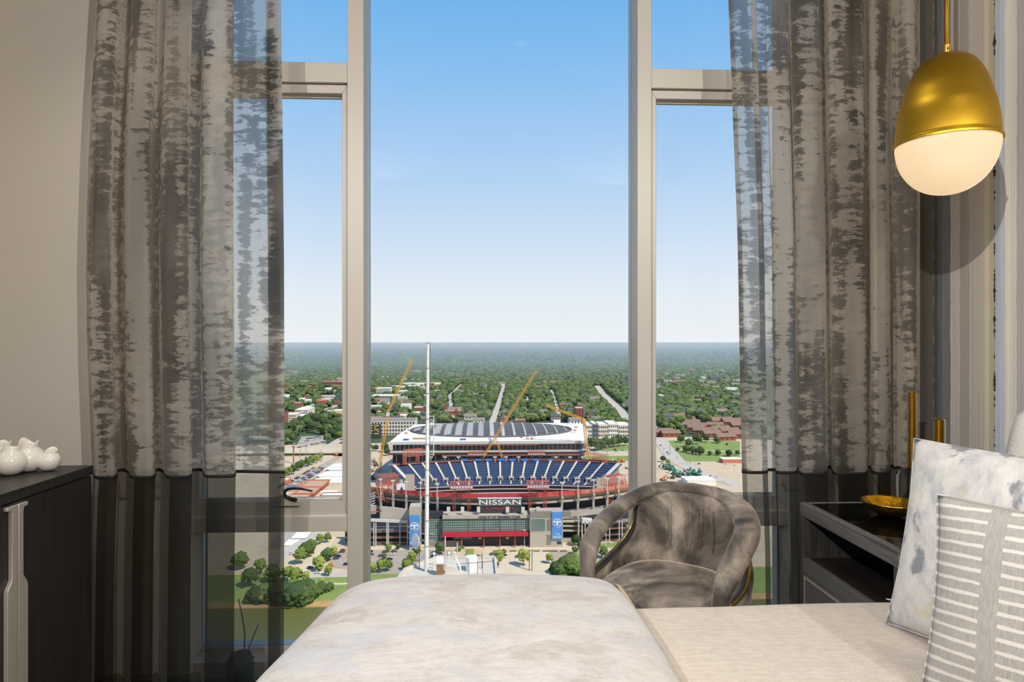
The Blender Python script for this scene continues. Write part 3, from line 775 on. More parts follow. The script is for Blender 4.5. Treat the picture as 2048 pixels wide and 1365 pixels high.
MB().tube([(-.004, -.012, LH+.012), (-.004, -.0165, LH+.012)], .0035, 10).build('screw', M_brass2, lamp)
MB().tube([(0, 0, LH+.02), (0, 0, ZC-lc.z-.02)], .0075, 16).build('rod', M_brass2, lamp, smooth=True)
MB().lathe([(.05, ZC-lc.z-.022), (.05, ZC-lc.z)], 32).build('canopy', M_brass2, lamp)

# ---- dark woods
def wood(name, c0, c1, scale, rough=.45, bump=.2):
    m, nt, b = newmat(name); setin(b, Roughness=rough)
    tc = nd(nt, 'ShaderNodeTexCoord')
    n = nd(nt, 'ShaderNodeTexNoise', Vector=nd(nt, 'ShaderNodeMapping', Vector=tc.outputs['Object'], Scale=scale).outputs[0], Scale=1.0, Detail=7.0, Roughness=.65, Distortion=.4)
    nt.links.new(ramp(nt, n.outputs['Fac'], [(.32, hexlin(*c0)), (.66, hexlin(*c1))]), b.inputs['Base Color'])
    bp = nd(nt, 'ShaderNodeBump', Strength=bump, Distance=.002, Height=n.outputs['Fac']); nt.links.new(bp.outputs[0], b.inputs['Normal'])
    return m
M_cer = wood('cerused_dark_oak', (48,46,45), (128,125,121), (110, 3, 110), .5, .35)
M_cerv = wood('cerused_dark_oak_upright', (40,38,37), (84,82,80), (90, 90, 4), .5, .3)
M_ebo = wood('ebonised_wood', (34,31,29), (50,46,43), (40, 40, 2.5), .45, .12)
M_ebot = wood('ebonised_top', (34,31,29), (48,44,41), (40, 2.5, 40), .4, .12)
M_bglass = plain('black_glass', (10,10,10), .03, spec=.6)
M_inlay = plain('champagne_inlay', (206,198,180), .35, metal=.6)
M_draw = plain('grey_leather_front', (98,97,96), .5, bump=.05, bscale=300)
M_dark = plain('dark_inside', (20,19,18), .6)

# ---- nightstand beside the bed
NYF = 2.26                                   # far end
nz = P(1600, 1005, NYF).z; nx0 = PX(1600, NYF); nx1 = XR-.012; ny0 = BY1+.024
ns = empty('nightstand', ((nx0+nx1)/2, (NYF+ny0)/2, 0)); tag(ns, 'dark cerused wood nightstand with a black glass top and open shelf', 'nightstand')
ox, oy = ns.location.x, ns.location.y
def nb(nm, x0, x1, y0, y1, z0, z1, mat, bev=.0015, par=ns, lab=None):
    o = MB().box(x0-ox, x1-ox, y0-oy, y1-oy, z0, z1).build(nm, mat, par, bevel=bev, segs=1)
    if lab: o['label'] = lab
    return o
te = .045; fw = .03
nb('top_frame', nx0, nx0+fw, ny0, NYF, nz-te, nz, M_cer); nb('top_frame', nx1-fw, nx1, ny0, NYF, nz-te, nz, M_cer)
nb('top_frame', nx0+fw, nx1-fw, NYF-.014, NYF, nz-te, nz, M_cer); nb('top_frame', nx0+fw, nx1-fw, ny0, ny0+.014, nz-te, nz, M_cer)
nb('glass_top', nx0+fw+.0005, nx1-fw-.0005, ny0+.0145, NYF-.0145, nz-te, nz-.0015, M_bglass, lab='black glass inset of the top')
zsh = P(1606, 1112, NYF).z; zdr = zsh-.05
for y_ in (ny0, NYF-.022): nb('side_panel', nx0, nx1, y_, y_+.022, .08, nz-te-.0005, M_cerv)
nb('back_panel', nx1-.015, nx1, ny0+.023, NYF-.023, .08, nz-te-.0005, M_dark)
nb('shelf', nx0+.0205, nx1-.016, ny0+.0225, NYF-.0225, zsh-.02, zsh-.001, M_ebot)
nb('rail', nx0, nx0+.02, ny0+.0225, NYF-.0225, zdr, zsh, M_draw)
zb_ = .12
dr = nb('drawer', nx0+.001, nx0+.02, ny0+.024, NYF-.024, zb_, zdr-.002, M_draw)
for (y0_, y1_, z0_, z1_) in ((ny0+.030, NYF-.030, zdr-.018, zdr-.011), (ny0+.030, NYF-.030, zb_+.008, zb_+.015), (ny0+.030, ny0+.037, zb_+.016, zdr-.0185), (NYF-.037, NYF-.030, zb_+.016, zdr-.0185)):
    nb('metal_inlay', nx0-.002, nx0+.0005, y0_, y1_, z0_, z1_, M_inlay, bev=0, par=dr)
nb('plinth', nx0+.02, nx1-.02, ny0+.02, NYF-.02, 0, .08, M_dark)

# ---- gold bowl and two long necked bottles on the nightstand
M_gold = plain('gold_leaf', (226,168,38), .16, metal=1.0, bump=.5, bscale=22)
M_goldo = plain('satin_gold', (170,138,70), .32, metal=1.0)
bc = G(1780, 1032, nz); BR = .086
bowl = empty('bowl', (bc.x, bc.y, nz)); tag(bowl, 'shallow gold bowl on the black glass top of the nightstand', 'bowl')
oz = [(0, .001), (.028, .001), (.046, .008), (.070, .024), (BR, .046)]
iz = [(BR, .046), (BR-.003, .047), (.067, .029), (.048, .014), (.02, .008), (0, .0075)]
o_ = MB(); o_.lathe([(p.x, p.y) for p in catmull([(a, b, 0) for a, b in oz], 5)], 48, close=False); o_.build('outer_shell', M_goldo, bowl, smooth=True)
def wob(mb_):
    return mb_
i_ = MB(); i_.lathe([(p.x, p.y) for p in catmull([(a, b, 0) for a, b in iz], 5)], 48, close=False); i_.build('gilded_inside', M_gold, bowl, smooth=True)
def clear_glass(name, col, tint=1.0):
    m, nt, b = newmat(name); setin(b, Base__Color=col, Roughness=.02, IOR=1.25); b.inputs['Transmission Weight'].default_value = 1.0
    return m
M_clear = clear_glass('clear_glass', (.92, .93, .92, 1))
M_neckg = plain('gilded_neck', (226,160,30), .25, metal=1.0, var=.25, vscale=60, stretch=(1,1,.1))
def bottle(u, Y, vtop, vsh, rb, rn, label):
    c = P(u, 900, Y); zt = PZ(vtop, u, Y)-nz; zs = PZ(vsh, u, Y)-nz
    t = empty('bottle_vase', (c.x, c.y, nz)); tag(t, label, 'vase', 'long necked bottles on the nightstand')
    pr_ = [(0, .001), (rb*.9, .001), (rb, .008), (rb, zs-.035), (rb*.93, zs-.018), (rb*.7, zs-.004), (rn+.004, zs+.0), (rn+.003, zs+.006)]
    MB().lathe([(p.x, p.y) for p in catmull([(a, b, 0) for a, b in pr_], 4)], 36, close=False).build('glass_body', M_clear, t, smooth=True)
    MB().lathe([(rn+.003, zs+.006), (rn+.0025, zt-.004), (rn+.010, zt-.001), (rn+.010, zt), (rn, zt), (rn, zs+.006)], 28, close=False).build('glass_neck', M_clear, t, smooth=True, ang=30)
    MB().lathe([(0, zs), (rn-.0015, zs), (rn-.0015, zt-.004), (0, zt-.004)], 24).build('gilded_core', M_neckg, t, smooth=True, ang=30)
    return t
bottle(1825, 2.19, 783, 937, .050, .0135, 'taller glass bottle with a gilded neck standing behind the gold bowl')
bottle(1879, 2.06, 837, 990, .048, .0150, 'shorter glass bottle with a gilded neck, half hidden by the painted pillow')

# ---- credenza
CYF = 2.20
cxf = PX(185, CYF); czt = PZ(931, 185, CYF); cd = .46
cr = empty('credenza', (cxf-cd/2, 1.2, 0)); tag(cr, 'black stained wooden credenza with pale metal pulls along the left wall', 'cabinet')
ox, oy = cr.location.x, cr.location.y; tt = .030
def cb(nm, x0, x1, y0, y1, z0, z1, mat, bev=.0015, par=None):
    return MB().box(x0-ox, x1-ox, y0-oy, y1-oy, z0, z1).build(nm, mat, par or cr, bevel=bev, segs=1)
CY0 = .2
cb('top', cxf-cd, cxf+.004, CY0, CYF, czt-tt, czt, M_ebot)
cb('carcass', cxf-cd+.005, cxf-.022, CY0+.003, CYF-.003, .06, czt-tt-.0005, M_dark)
cb('plinth', cxf-cd+.02, cxf-.05, CY0+.03, CYF-.03, 0, .06, M_dark)
hy = (yh := CYF*(967-185)/(967-33.5))
hmid = CYF*(967.0-185)/(967-33.0)*1.0
doors = [(CYF-.002, hmid+.0015), (hmid-.0015, hmid-.49), (hmid-.493, hmid-.98), (hmid-.983, CY0+.003)]
M_pull = plain('satin_nickel_pull', (196,188,178), .38, metal=.35, bump=.02, bscale=600)
for k, (ya, yb) in enumerate(doors):
    d = cb('door', cxf-.021, cxf-.001, yb, ya, .065, czt-tt-.004, M_ebo)
    # the pull: a flat plate along the meeting edge, waisted in its upper half
    ye = yb if k % 2 == 0 else ya; sg = 1 if k % 2 == 0 else -1
    zt_ = czt-tt-.010; zm = PZ(1170, 33, hmid) ; w1, w2 = .037, .019
    poly = [(0, .08), (w1, .08), (w1, zm-.010), (w1-.004, zm), (w2+.006, zm+.010), (w2, zm+.022), (w2, zt_-.022), (w2+.003, zt_-.012), (w1, zt_-.010), (w1, zt_), (0, zt_)]
    mb = MB(); pg = [(ye+sg*(p[0]+.001)-oy, p[1]) for p in poly]
    mb.prism(pg, 0, .012); mb.v = [(cxf-.001+v_[2]-ox, v_[0], v_[1]) for v_ in mb.v]
    mb.build('pull', M_pull, d, bevel=.0015)

# ---- white ceramic bud vase cluster
M_cerw = plain('glazed_white_ceramic', (232,226,216), .18, spec=.5)
vb = G(60, 946, czt)
vase = empty('vase_cluster', (vb.x, vb.y, czt)); tag(vase, 'white ceramic cluster of joined onion shaped bud vases on the credenza', 'vase')
def pod(uc, vtop, vbot, ru, Y, peaks, mouth=.52, tilt=0.0):
    """round body; the mouth is a wide torn lip drawn up into points"""
    c = P(uc, (vtop+vbot)/2, Y); r = ru/F*Y*.99; zt = PZ(vtop, uc, Y)-czt; c.z = czt; hb = r*1.72
    n, m_ = 48, 24
    mb = MB(); vv = []
    for j in range(m_+1):
        q = j/m_
        for k in range(n):
            t = 2*pi*k/n
            pk = sum(a*max(0, cos(t-ph))**3 for ph, a in peaks)
            ang_ = lerp(-1.12, .98, min(1, q/.82)); rr = r*cos(ang_); z = hb*.5*(1+sin(ang_)/sin(1.12)*.98)
            if q > .82:
                e = (q-.82)/.18; rr = lerp(r*cos(.98), r*mouth, smooth01(e)) + r*.10*e*pk/.3; z += e*(r*.16 + pk*r*2.2)
            x = rr*cos(t) + tilt*z*smooth01(q); vv.append((c.x-vb.x+x, c.y-vb.y+rr*sin(t), z+.0008))
    ff = []
    for j in range(m_):
        for k in range(n):
            l = (k+1) % n; ff.append((j*n+k, j*n+l, (j+1)*n+l, (j+1)*n+k))
    ff.append(tuple(range(n))[::-1]); o0 = len(vv)
    for j in range(6):
        q = j/5
        for k in range(n):
            p = vv[m_*n+k]; cx_, cy_ = c.x-vb.x + tilt*p[2], c.y-vb.y; s_ = lerp(.90, .80, q) if q > 0 else .92
            vv.append((cx_+(p[0]-cx_)*s_, cy_+(p[1]-cy_)*s_, lerp(p[2], hb*.62, q)))
    for k in range(n):
        l = (k+1) % n; ff.append((m_*n+k, m_*n+l, o0+l, o0+k))
    for j in range(5):
        for k in range(n):
            l = (k+1) % n; ff.append((o0+j*n+k, o0+j*n+l, o0+(j+1)*n+l, o0+(j+1)*n+k))
    ff.append(tuple(o0+5*n+k for k in range(n)))
    mb.add(vv, ff); mb.build('pod', M_cerw, vase, smooth=True)
pod(22, 897, 951, 28, vb.y-.03, [(.1, .10), (3.2, .14), (1.6, .05)], .50)
pod(58, 884, 945, 28, vb.y+.02, [(2.75, .24), (.25, .17), (1.5, .03)], .56)
pod(97, 893, 940, 20.5, vb.y+.03, [(2.2, .16), (1.2, .10), (5.2, .02)], .52, .12)
pod(6, 886, 940, 26, vb.y+.06, [(2.2, .16), (.3, .16)], .5)

# ---- velvet barrel armchair
def velvet():
    m, nt, b = newmat('crushed_velvet'); setin(b, Roughness=.6)
    b.inputs['Sheen Weight'].default_value = 1.0; b.inputs['Sheen Roughness'].default_value = .3; b.inputs['Sheen Tint'].default_value = hexlin(214,200,184)
    tc = nd(nt, 'ShaderNodeTexCoord')
    n = nd(nt, 'ShaderNodeTexNoise', Vector=tc.outputs['Object'], Scale=5.5, Detail=5.0, Roughness=.58, Distortion=.9)
    n2 = nd(nt, 'ShaderNodeTexNoise', Vector=tc.outputs['Object'], Scale=160.0, Detail=3.0)
    f = mth(nt, 'ADD', n.outputs['Fac'], mth(nt, 'MULTIPLY', mth(nt, 'SUBTRACT', n2.outputs['Fac'], .5), .10))
    nt.links.new(ramp(nt, f, [(.36, hexlin(48,44,40)), (.46, hexlin(90,82,74)), (.56, hexlin(136,125,113)), (.68, hexlin(184,172,158))]), b.inputs['Base Color'])
    bp = nd(nt, 'ShaderNodeBump', Strength=.08, Distance=.01, Height=n.outputs['Fac']); nt.links.new(bp.outputs[0], b.inputs['Normal'])
    return m
M_vel = velvet(); M_chgold = plain('chair_gold_piping', (222,186,96), .25, metal=1.0); M_pleat = plain('black_pleated_velvet', (30,27,24), .8, sheen=.4)
CHX, CHY, CHR = .592, 2.045, R(-37)
ch = empty('armchair', (CHX, CHY, 0), CHR); tag(ch, 'taupe crushed velvet barrel armchair with teardrop arm openings by the window', 'chair')
ZS = .545
CS = .84
half = [(0, .265, .795), (.12, .25, .790), (.20, .205, .768), (.25, .13, .738), (.27, .04, .713), (.273, -.06, .688), (.266, -.135, .656), (.254, -.182, .605), (.248, -.195, .54), (.244, -.196, .46), (.242, -.194, .34)]
half = [(x*CS, y*CS, z) for x, y, z in half]
right = catmull(half, 6)
path = [Vector((-p.x, p.y, p.z)) for p in right[::-1]][:-1] + right
mb = MB()
n_ = len(path); rr1 = []; rr2 = []
for p in path:
    k = smooth01((p.y-.02)/.2); rr1.append(.0215); rr2.append(interp(p.y, [(-.16, .025), (-.13, .034), (.04, .040), (.17, .040), (.215, .026)]) if p.z > .6 else .025)
mb.tube(path, rr1, 14, ry=rr2); mb.build('arm_rim', M_vel, ch, smooth=True)
# back and side panel under the rim
hole = [(y*CS, z) for y, z in [(.195, .735), (.190, .69), (.175, .645), (.14, .606), (.09, .580), (.03, .565), (-.05, .556), (-.20, .549)]]
plan = [p for p in right if p.z > .60]
plan2 = [(p.x, p.y, p.z) for p in plan]
yy = [(p[1], p[2]) for p in plan2]
cols = []
for (x, y, z) in plan2:
    if y > .192*CS: zt_ = z + .004
    else: zt_ = interp(-y, [(-h_[0], h_[1]) for h_ in hole])
    cols.append((x, y, zt_))
dense = []
for a, b in zip(cols, cols[1:]):
    for k in range(3): dense.append(tuple(lerp(a[q], b[q], k/3) for q in range(3)))
dense.append(cols[-1])
full = [(-x, y, z) for x, y, z in dense[::-1]][:-1] + dense
nf = len(full)-1
def panel(i, j):
    x, y, zt_ = full[int(round(i*nf))]; z = lerp(.36, zt_, j)
    k = 1 - .10*(1-j)*(1 if y > 0 else .5)
    return (x*k*.99, y*k*.99, z)
mb = MB(); mb.grid(panel, nf, 14); mb.uv = None
mb.build('back_panel', M_vel, ch, smooth=True, solid=.042, offset=0)
for sg in (-1, 1):
    edge = [Vector((sg*x*.985, y*.985, z+.004)) for x, y, z in dense if y < .196*CS]
    MB().tube(edge, .013, 10, ry=.010).build('pleated_edge', M_pleat, ch, smooth=True)
    e2 = [Vector((sg*(x*.985+.009), y*.985-.002, z+.009)) for x, y, z in dense if y < .196*CS]
    MB().tube(e2, .0055, 10).build('gold_piping', M_chgold, ch, smooth=True)
    # little pleats of the lining
    pm = MB()
    for k in range(2, len(edge)-1):
        for q in range(3):
            p = edge[k].lerp(edge[min(k+1, len(edge)-1)], q/3)
            pm.bar(p + Vector((-sg*.014, 0, -.010)), p + Vector((-sg*.002, 0, .0095)), .002, .003)
    pm.build('pleats', M_pleat, ch)['kind'] = 'stuff'
# seam tucks on the back
for a_ in (-.33, -.05, .20, .42):
    tk = []
    for k in range(8):
        z = lerp(.60, .745, k/7); x = CS*.255*sin(a_)*(1-.03*(1-k/7)); y = CS*.262*cos(a_) - .022
        tk.append((x*.97, y*.955, z))
    MB().tube(tk, [.0008]+[.0035]*6+[.0008], 8).build('seam_tuck', M_vel, ch, smooth=True)
# seat cushion
outl = [(p.x, p.y) for p in right if p.z > .5]
outl = [(-x, y) for x, y in outl[::-1]][:-1] + outl
fr_ = [(x*CS, y*CS) for x, y in [(.225, -.235), (.13, -.275), (0, -.29), (-.13, -.275), (-.225, -.235)]]
loop = outl + fr_
def cushion(nm, rings, mat):
    vv = []; nL = len(loop)
    for (s_, z_) in rings: vv += [(x*s_, (y+.01)*s_-.01, z_) for x, y in loop]
    ff = []
    for j in range(len(rings)-1):
        for k in range(nL):
            l = (k+1) % nL; ff.append((j*nL+k, (j+1)*nL+k, (j+1)*nL+l, j*nL+l))
    ff.append(tuple(range((len(rings)-1)*nL, len(rings)*nL))[::-1]); ff.append(tuple(range(nL)))
    mb = MB(); mb.add(vv, [f[::-1] for f in ff]); return mb.build(nm, mat, ch, smooth=True)
cushion('seat', [(.82, ZS-.135), (.89, ZS-.125), (.905, ZS-.09), (.905, ZS-.055), (.89, ZS-.025), (.85, ZS-.006), (.76, ZS+.008), (.6, ZS+.018), (.35, ZS+.025), (.08, ZS+.027)], M_vel)
cushion('seat_base', [(.80, .24), (.86, .25), (.87, .30), (.87, ZS-.15), (.84, ZS-.138)], M_vel)
MB().lathe([(.20, 0), (.20, .012), (.03, .03), (.03, .235), (0, .24)], 36).build('swivel_base', M_chgold, ch, smooth=True, ang=30)
# ================================================================== OUTSIDE: the ground far below and the city
random.seed(21)
GZ = -160.0
EH = CZ - GZ
def gp(u, v): return G(u, v, GZ)
def H(v, Y, u=1024): return P(u, v, Y).z          # world z of a row at distance Y
def pxw(Y): return Y/F                            # metres in one pixel at distance Y

M_forest = plain('forest_floor', (70,88,54), .95, var=.35, vscale=.012, coord='Object')
M_tan = plain('packed_earth', (206,184,152), .95, var=.12, vscale=.05)
M_conc = plain('pale_concrete_paving', (214,196,168), .9, var=.08, vscale=.06)
M_asph = plain('grey_asphalt', (172,158,141), .92, var=.08, vscale=.08)
M_lot = plain('worn_asphalt_lot', (176,164,148), .92, var=.08, vscale=.06)
M_road = plain('pale_road', (196,184,168), .92, var=.05, vscale=.05)
M_grass = plain('mown_grass', (130,148,74), .95, var=.16, vscale=.08)
M_sand = plain('sandy_river_bank', (190,150,96), .95, var=.15, vscale=.2)
def water():
    m, nt, b = newmat('river_water'); setin(b, Base__Color=hexlin(104,104,56), Roughness=.35); b.inputs['Specular IOR Level'].default_value = .06
    tc = nd(nt, 'ShaderNodeTexCoord'); n = nd(nt, 'ShaderNodeTexNoise', Vector=tc.outputs['Object'], Scale=.35, Detail=4.0)
    bp = nd(nt, 'ShaderNodeBump', Strength=.12, Distance=.3, Height=n.outputs['Fac']); nt.links.new(bp.outputs[0], b.inputs['Normal']); return m
M_water = water()

def flat(name, poly_px, mat, label, h=.1, world_pts=False, kind='structure'):
    pts = [(p[0], p[1]) if world_pts else tuple(gp(*p))[:2] for p in poly_px]
    cx_ = sum(p[0] for p in pts)/len(pts); cy_ = sum(p[1] for p in pts)/len(pts)
    o = MB().prism([(p[0]-cx_, p[1]-cy_) for p in pts], -.5, h).build(name, mat, None, loc=(cx_, cy_, GZ))
    o['kind'] = kind; o['label'] = label
    return pts
def strip(name, px_line, width, mat, label, h=.25):
    c = [gp(*p) for p in px_line]; L_ = []; R_ = []
    for i, p in enumerate(c):
        d = (c[min(i+1, len(c)-1)] - c[max(i-1, 0)]); d.z = 0; d.normalize(); n_ = Vector((-d.y, d.x, 0))*(width/2)
        L_.append(p+n_); R_.append(p-n_)
    return flat(name, [(p.x, p.y) for p in L_] + [(p.x, p.y) for p in R_[::-1]], mat, label, h, True)

# the land to the horizon
gm = MB(); ring = [ -38000, -6000, -1500, 0, 380, 1500, 6000, 15000, 38000]
gv = [(x, y, -1.0) for y in ring for x in (-38000, -6000, -1000, 1000, 6000, 38000)]
gf = []
for j in range(len(ring)-1):
    for i in range(5): a = j*6+i; gf.append((a, a+1, a+7, a+6))
gm.add(gv, gf); struct(gm.build('ground', M_forest, loc=(0, 0, GZ)), 'wooded land stretching to the horizon')
EXC = []                        # places where no random tree may stand (ground polygons)
yr0 = gp(560, 1217).y; yr1 = gp(560, 1206).y
flat('city_ground', [(-1500, -1500), (1500, -1500), (1500, 60), (-1500, 60)], M_conc, 'pale paved city ground around the foot of the tower', .1, True)
flat('river', [(-700, 60), (900, 60), (900, yr0), (-700, yr0)], M_water, 'olive green river at the foot of the tower', .05, True)
flat('river_bank', [(-700, yr0), (900, yr0), (900, yr1), (-700, yr1)], M_sand, 'sandy bank above the river', .6, True)
y2 = gp(560, 1150).y
flat('lawn', [(-700, yr1), (900, yr1), (900, y2), (-700, y2)], M_grass, 'mown grass strip between the river bank and the street', .3, True)
flat('construction_ground', [(-420, y2), (520, y2), (560, 1010), (330, 1080), (-420, 1010)], M_tan, 'sandy ground around the two stadiums', .2, True)
def exc_w(pts): EXC.append(pts)
exc_w([(-420, y2), (520, y2), (560, 1010), (330, 1080), (-420, 1010)]); exc_w([(-900, 0), (1200, 0), (1200, y2), (-900, y2)])
# streets and lots in front of the stadium
flat('plaza', [(700, 1100), (1190, 1100), (1190, 1086), (700, 1086)], M_conc, 'pale plaza along the foot of the stadium', .45)
flat('parking_lot', [(737, 1150), (905, 1150), (905, 1102), (737, 1102)], M_asph, 'grey parking lot left of the rooftop mast', .4)
flat('parking_lot', [(940, 1160), (1105, 1160), (1098, 1102), (970, 1102)], M_conc, 'pale parking court below the stadium entrance', .45)
flat('parking_lot', [(1105, 1150), (1260, 1150), (1250, 1104), (1100, 1104)], M_asph, 'grey parking strip behind the round bushes', .42)
flat('lawn', [(930, 1122), (946, 1122), (948, 1100), (932, 1100)], M_grass, 'small green lawn by the white tank', .55)
flat('lawn', [(1160, 1098), (1262, 1096), (1262, 1086), (1180, 1090)], M_grass, 'green lawn right of the stadium ramps', .6)
flat('parking_lot', [(655, 1136), (700, 1140), (700, 1104), (672, 1104)], M_asph, 'small asphalt lot left of the left mullion', .42)
strip('street', [(560, 1156), (640, 1152), (740, 1150)], 9, M_road, 'pale street along the river park', .42)
strip('street', [(598, 1150), (622, 1118), (648, 1090), (660, 1074)], 12, M_conc, 'pale ramp street climbing from the river street', .5)
strip('street', [(540, 1130), (600, 1090), (640, 1066), (700, 1030)], 11, M_road, 'pale street behind the park trees', .45)
strip('path', [(620, 1168), (680, 1170), (730, 1166)], 2.5, M_conc, 'narrow pale path across the river lawn', .5)
flat('parking_lot', [(540, 1100), (600, 1090), (640, 1064), (560, 1064)], M_lot, 'worn lot with flat containers left of the street', .35)
# left: lots, bridge, boulevard
flat('parking_lot', [(540, 985), (600, 955), (668, 916), (690, 905), (690, 912), (640, 945), (590, 985)], M_lot, 'pale parking lot full of cars left of the white roofs', .5)
flat('parking_lot', [(592, 892), (652, 888), (650, 872), (604, 874)], M_lot, 'pale parking lot beyond the bridge', .3)
strip('street', [(590, 935), (640, 905), (700, 868)], 14, M_road, 'pale street passing under the bridge', .55)
strip('street', [(560, 860), (600, 842), (640, 822), (700, 805)], 12, M_road, 'street beside the white apartments', .4)
strip('street', [(588, 817), (612, 806), (640, 796)], 16, M_road, 'wide road climbing past the brick hall', .45)
flat('lawn', [(540, 915), (605, 913), (605, 903), (540, 904)], M_grass, 'green verge under the bridge, on the left', .5)
flat('lawn', [(668, 914), (735, 912), (735, 898), (672, 900)], M_grass, 'green verge under the bridge, beside the left mullion', .5)
flat('lawn', [(1150, 912), (1290, 900), (1290, 884), (1180, 900)], M_grass, 'green verge behind the new stadium', .5)
flat('lawn', [(1150, 925), (1290, 922), (1290, 912), (1150, 915)], M_grass, 'green verge in front of the highway', .5)
strip('highway', [(1120, 908), (1200, 906), (1300, 903)], 14, M_road, 'highway behind the new stadium', .7)
flat('lawn', [(1335, 898), (1480, 904), (1480, 884), (1345, 882), (1330, 884)], M_grass, 'green field beside the curving road', .5)
flat('lawn', [(1352, 925), (1480, 922), (1480, 906), (1350, 900)], M_grass, 'green field behind the sandy lot', .45)
flat('parking_lot', [(1395, 945), (1480, 965), (1480, 926), (1390, 927)], M_tan, 'empty sandy lot right of the curving road', .6)
strip('street', [(1316, 876), (1330, 895), (1352, 922), (1400, 948), (1480, 972)], 22, M_road, 'wide pale road curving past the sandy lot', .65)
for pl_ in ([(540, 1000), (737, 1000), (737, 897), (640, 868), (600, 870), (580, 897), (540, 897)], [(1120, 925), (1300, 925), (1300, 884), (1120, 884)], [(1316, 1000), (1490, 1000), (1490, 884), (1316, 876)]):
    exc_w([tuple(gp(*p))[:2] for p in pl_])
for i, (ln, w_) in enumerate((([(984, 846), (1000, 800), (1008, 772)], 16), ([(1120, 840), (1110, 800), (1102, 780)], 11), ([(1264, 852), (1240, 820), (1205, 788), (1194, 772)], 24), ([(1426, 874), (1408, 856), (1384, 838)], 17),
                              ([(1053, 835), (1055, 780)], 8), ([(905, 842), (900, 792), (925, 768)], 13), ([(1316, 870), (1306, 850), (1290, 820)], 13))):
    strip('street', ln, w_*.8, M_road, ['pale street running away behind the middle of the new stadium', 'narrow street behind the right crane', 'long straight avenue beside the right mullion', 'street between the brick terraces',
          'narrow lane behind the second crane', 'pale street behind the mast', 'side street right of the right mullion'][i], .6)
    c = [gp(*p) for p in ln]
    for a, b in zip(c, c[1:]):
        d = (b-a).normalized(); n_ = Vector((-d.y, d.x, 0))*(w_*.85); exc_w([tuple(q)[:2] for q in (a+n_, b+n_, b-n_, a-n_)])

def inside(x, y, poly):
    c = False; n = len(poly); j = n-1
    for i in range(n):
        xi, yi = poly[i]; xj, yj = poly[j]
        if (yi > y) != (yj > y) and x < (xj-xi)*(y-yi)/(yj-yi)+xi: c = not c
        j = i
    return c

# ------------------------------------------------------------------ trees
def leafmat(name, lo, hi):
    m, nt, b = newmat(name); setin(b, Roughness=.8); b.inputs['Specular IOR Level'].default_value = .15
    oi = nd(nt, 'ShaderNodeObjectInfo'); tc = nd(nt, 'ShaderNodeTexCoord')
    n = nd(nt, 'ShaderNodeTexNoise', Vector=tc.outputs['Object'], Scale=9.0, Detail=5.0, Roughness=.7)
    f = mth(nt, 'ADD', mth(nt, 'MULTIPLY', oi.outputs['Random'], .6), mth(nt, 'MULTIPLY', n.outputs['Fac'], .45))
    nt.links.new(ramp(nt, f, [(.15, hexlin(*lo)), (.9, hexlin(*hi))]), b.inputs['Base Color'])
    n2 = nd(nt, 'ShaderNodeTexNoise', Vector=tc.outputs['Object'], Scale=16.0, Detail=3.0)
    bp = nd(nt, 'ShaderNodeBump', Strength=1.0, Distance=.12, Height=n2.outputs['Fac']); nt.links.new(bp.outputs[0], b.inputs['Normal'])
    return m
M_leaf = leafmat('summer_leaves', (66,84,42), (120,138,70)); M_leafy = leafmat('pale_summer_leaves', (106,122,50), (156,164,80)); M_leafd = leafmat('dark_summer_leaves', (52,70,40), (86,106,58))
M_leaff = leafmat('woodland_leaves', (54,74,46), (112,126,74))
M_bark = plain('bark', (96,80,64), .9)
def ico(sub):
    bm = bmesh.new(); bmesh.ops.create_icosphere(bm, subdivisions=sub, radius=1.0)
    v = [Vector(p.co) for p in bm.verts]; f = [tuple(q.index for q in p.verts) for p in bm.faces]; bm.free(); return v, f
ICO1 = ico(1); ICO2 = ico(2)
def blob(mb, c, r, seed, ic=ICO1, amp=.3, flat_=.85):
    vv = []
    for p in ic[0]:
        k = 1 + amp*mnoise.noise(p*1.7 + Vector((seed*3.1, seed*1.7, seed)))
        vv.append((c[0]+p.x*r*k, c[1]+p.y*r*k, c[2]+p.z*r*k*flat_))
    mb.add(vv, ic[1])
def crown_mesh(seed, wide=1.0, n=24):
    """unit crown: height 1 above z=0, leafy clumps around a core"""
    rnd = random.Random(seed); mb = MB(); blob(mb, (0, 0, .56), .30*wide, seed, ICO2, .35, 1.15)
    for i in range(n):
        a = rnd.uniform(0, 2*pi); h = rnd.uniform(.20, .95); rr = .34*wide*sqrt(max(.05, 1-((h-.52)/.5)**2))*rnd.uniform(.72, 1.0)
        blob(mb, (rr*cos(a), rr*sin(a), h*.9), rnd.uniform(.075, .145)*(wide**.5), seed+i, ICO1, .5, .9)
    return mb
CROWNS = []
for k, (wd, mt) in enumerate(((1.0, M_leaf), (1.35, M_leaf), (.8, M_leafy), (1.15, M_leafd), (1.5, M_leafd), (1.2, M_leafy))):
    o = crown_mesh(11+k, wd, 36).build('crown', mt, None, smooth=True); CROWNS.append(o.data); bpy.data.objects.remove(o)
tk = MB(); tk.lathe([(.030, 0), (.02, .15), (.016, .5)], 7); o = tk.build('trunk', M_bark, None); TRUNK = o.data; bpy.data.objects.remove(o)
FAR = []
for k in range(3):
    mb = MB(); blob(mb, (0, 0, .5), .5, 40+k, ICO2, .45, .95)
    for q in range(7):
        a = 2*pi*q/7+k; blob(mb, (.36*cos(a), .36*sin(a), .42+.2*((q*7) % 3)/2), .26, 60+k*9+q, ICO1, .4)
    o = mb.build('woodland_tree', M_leaff, None, smooth=True); FAR.append(o.data); bpy.data.objects.remove(o)
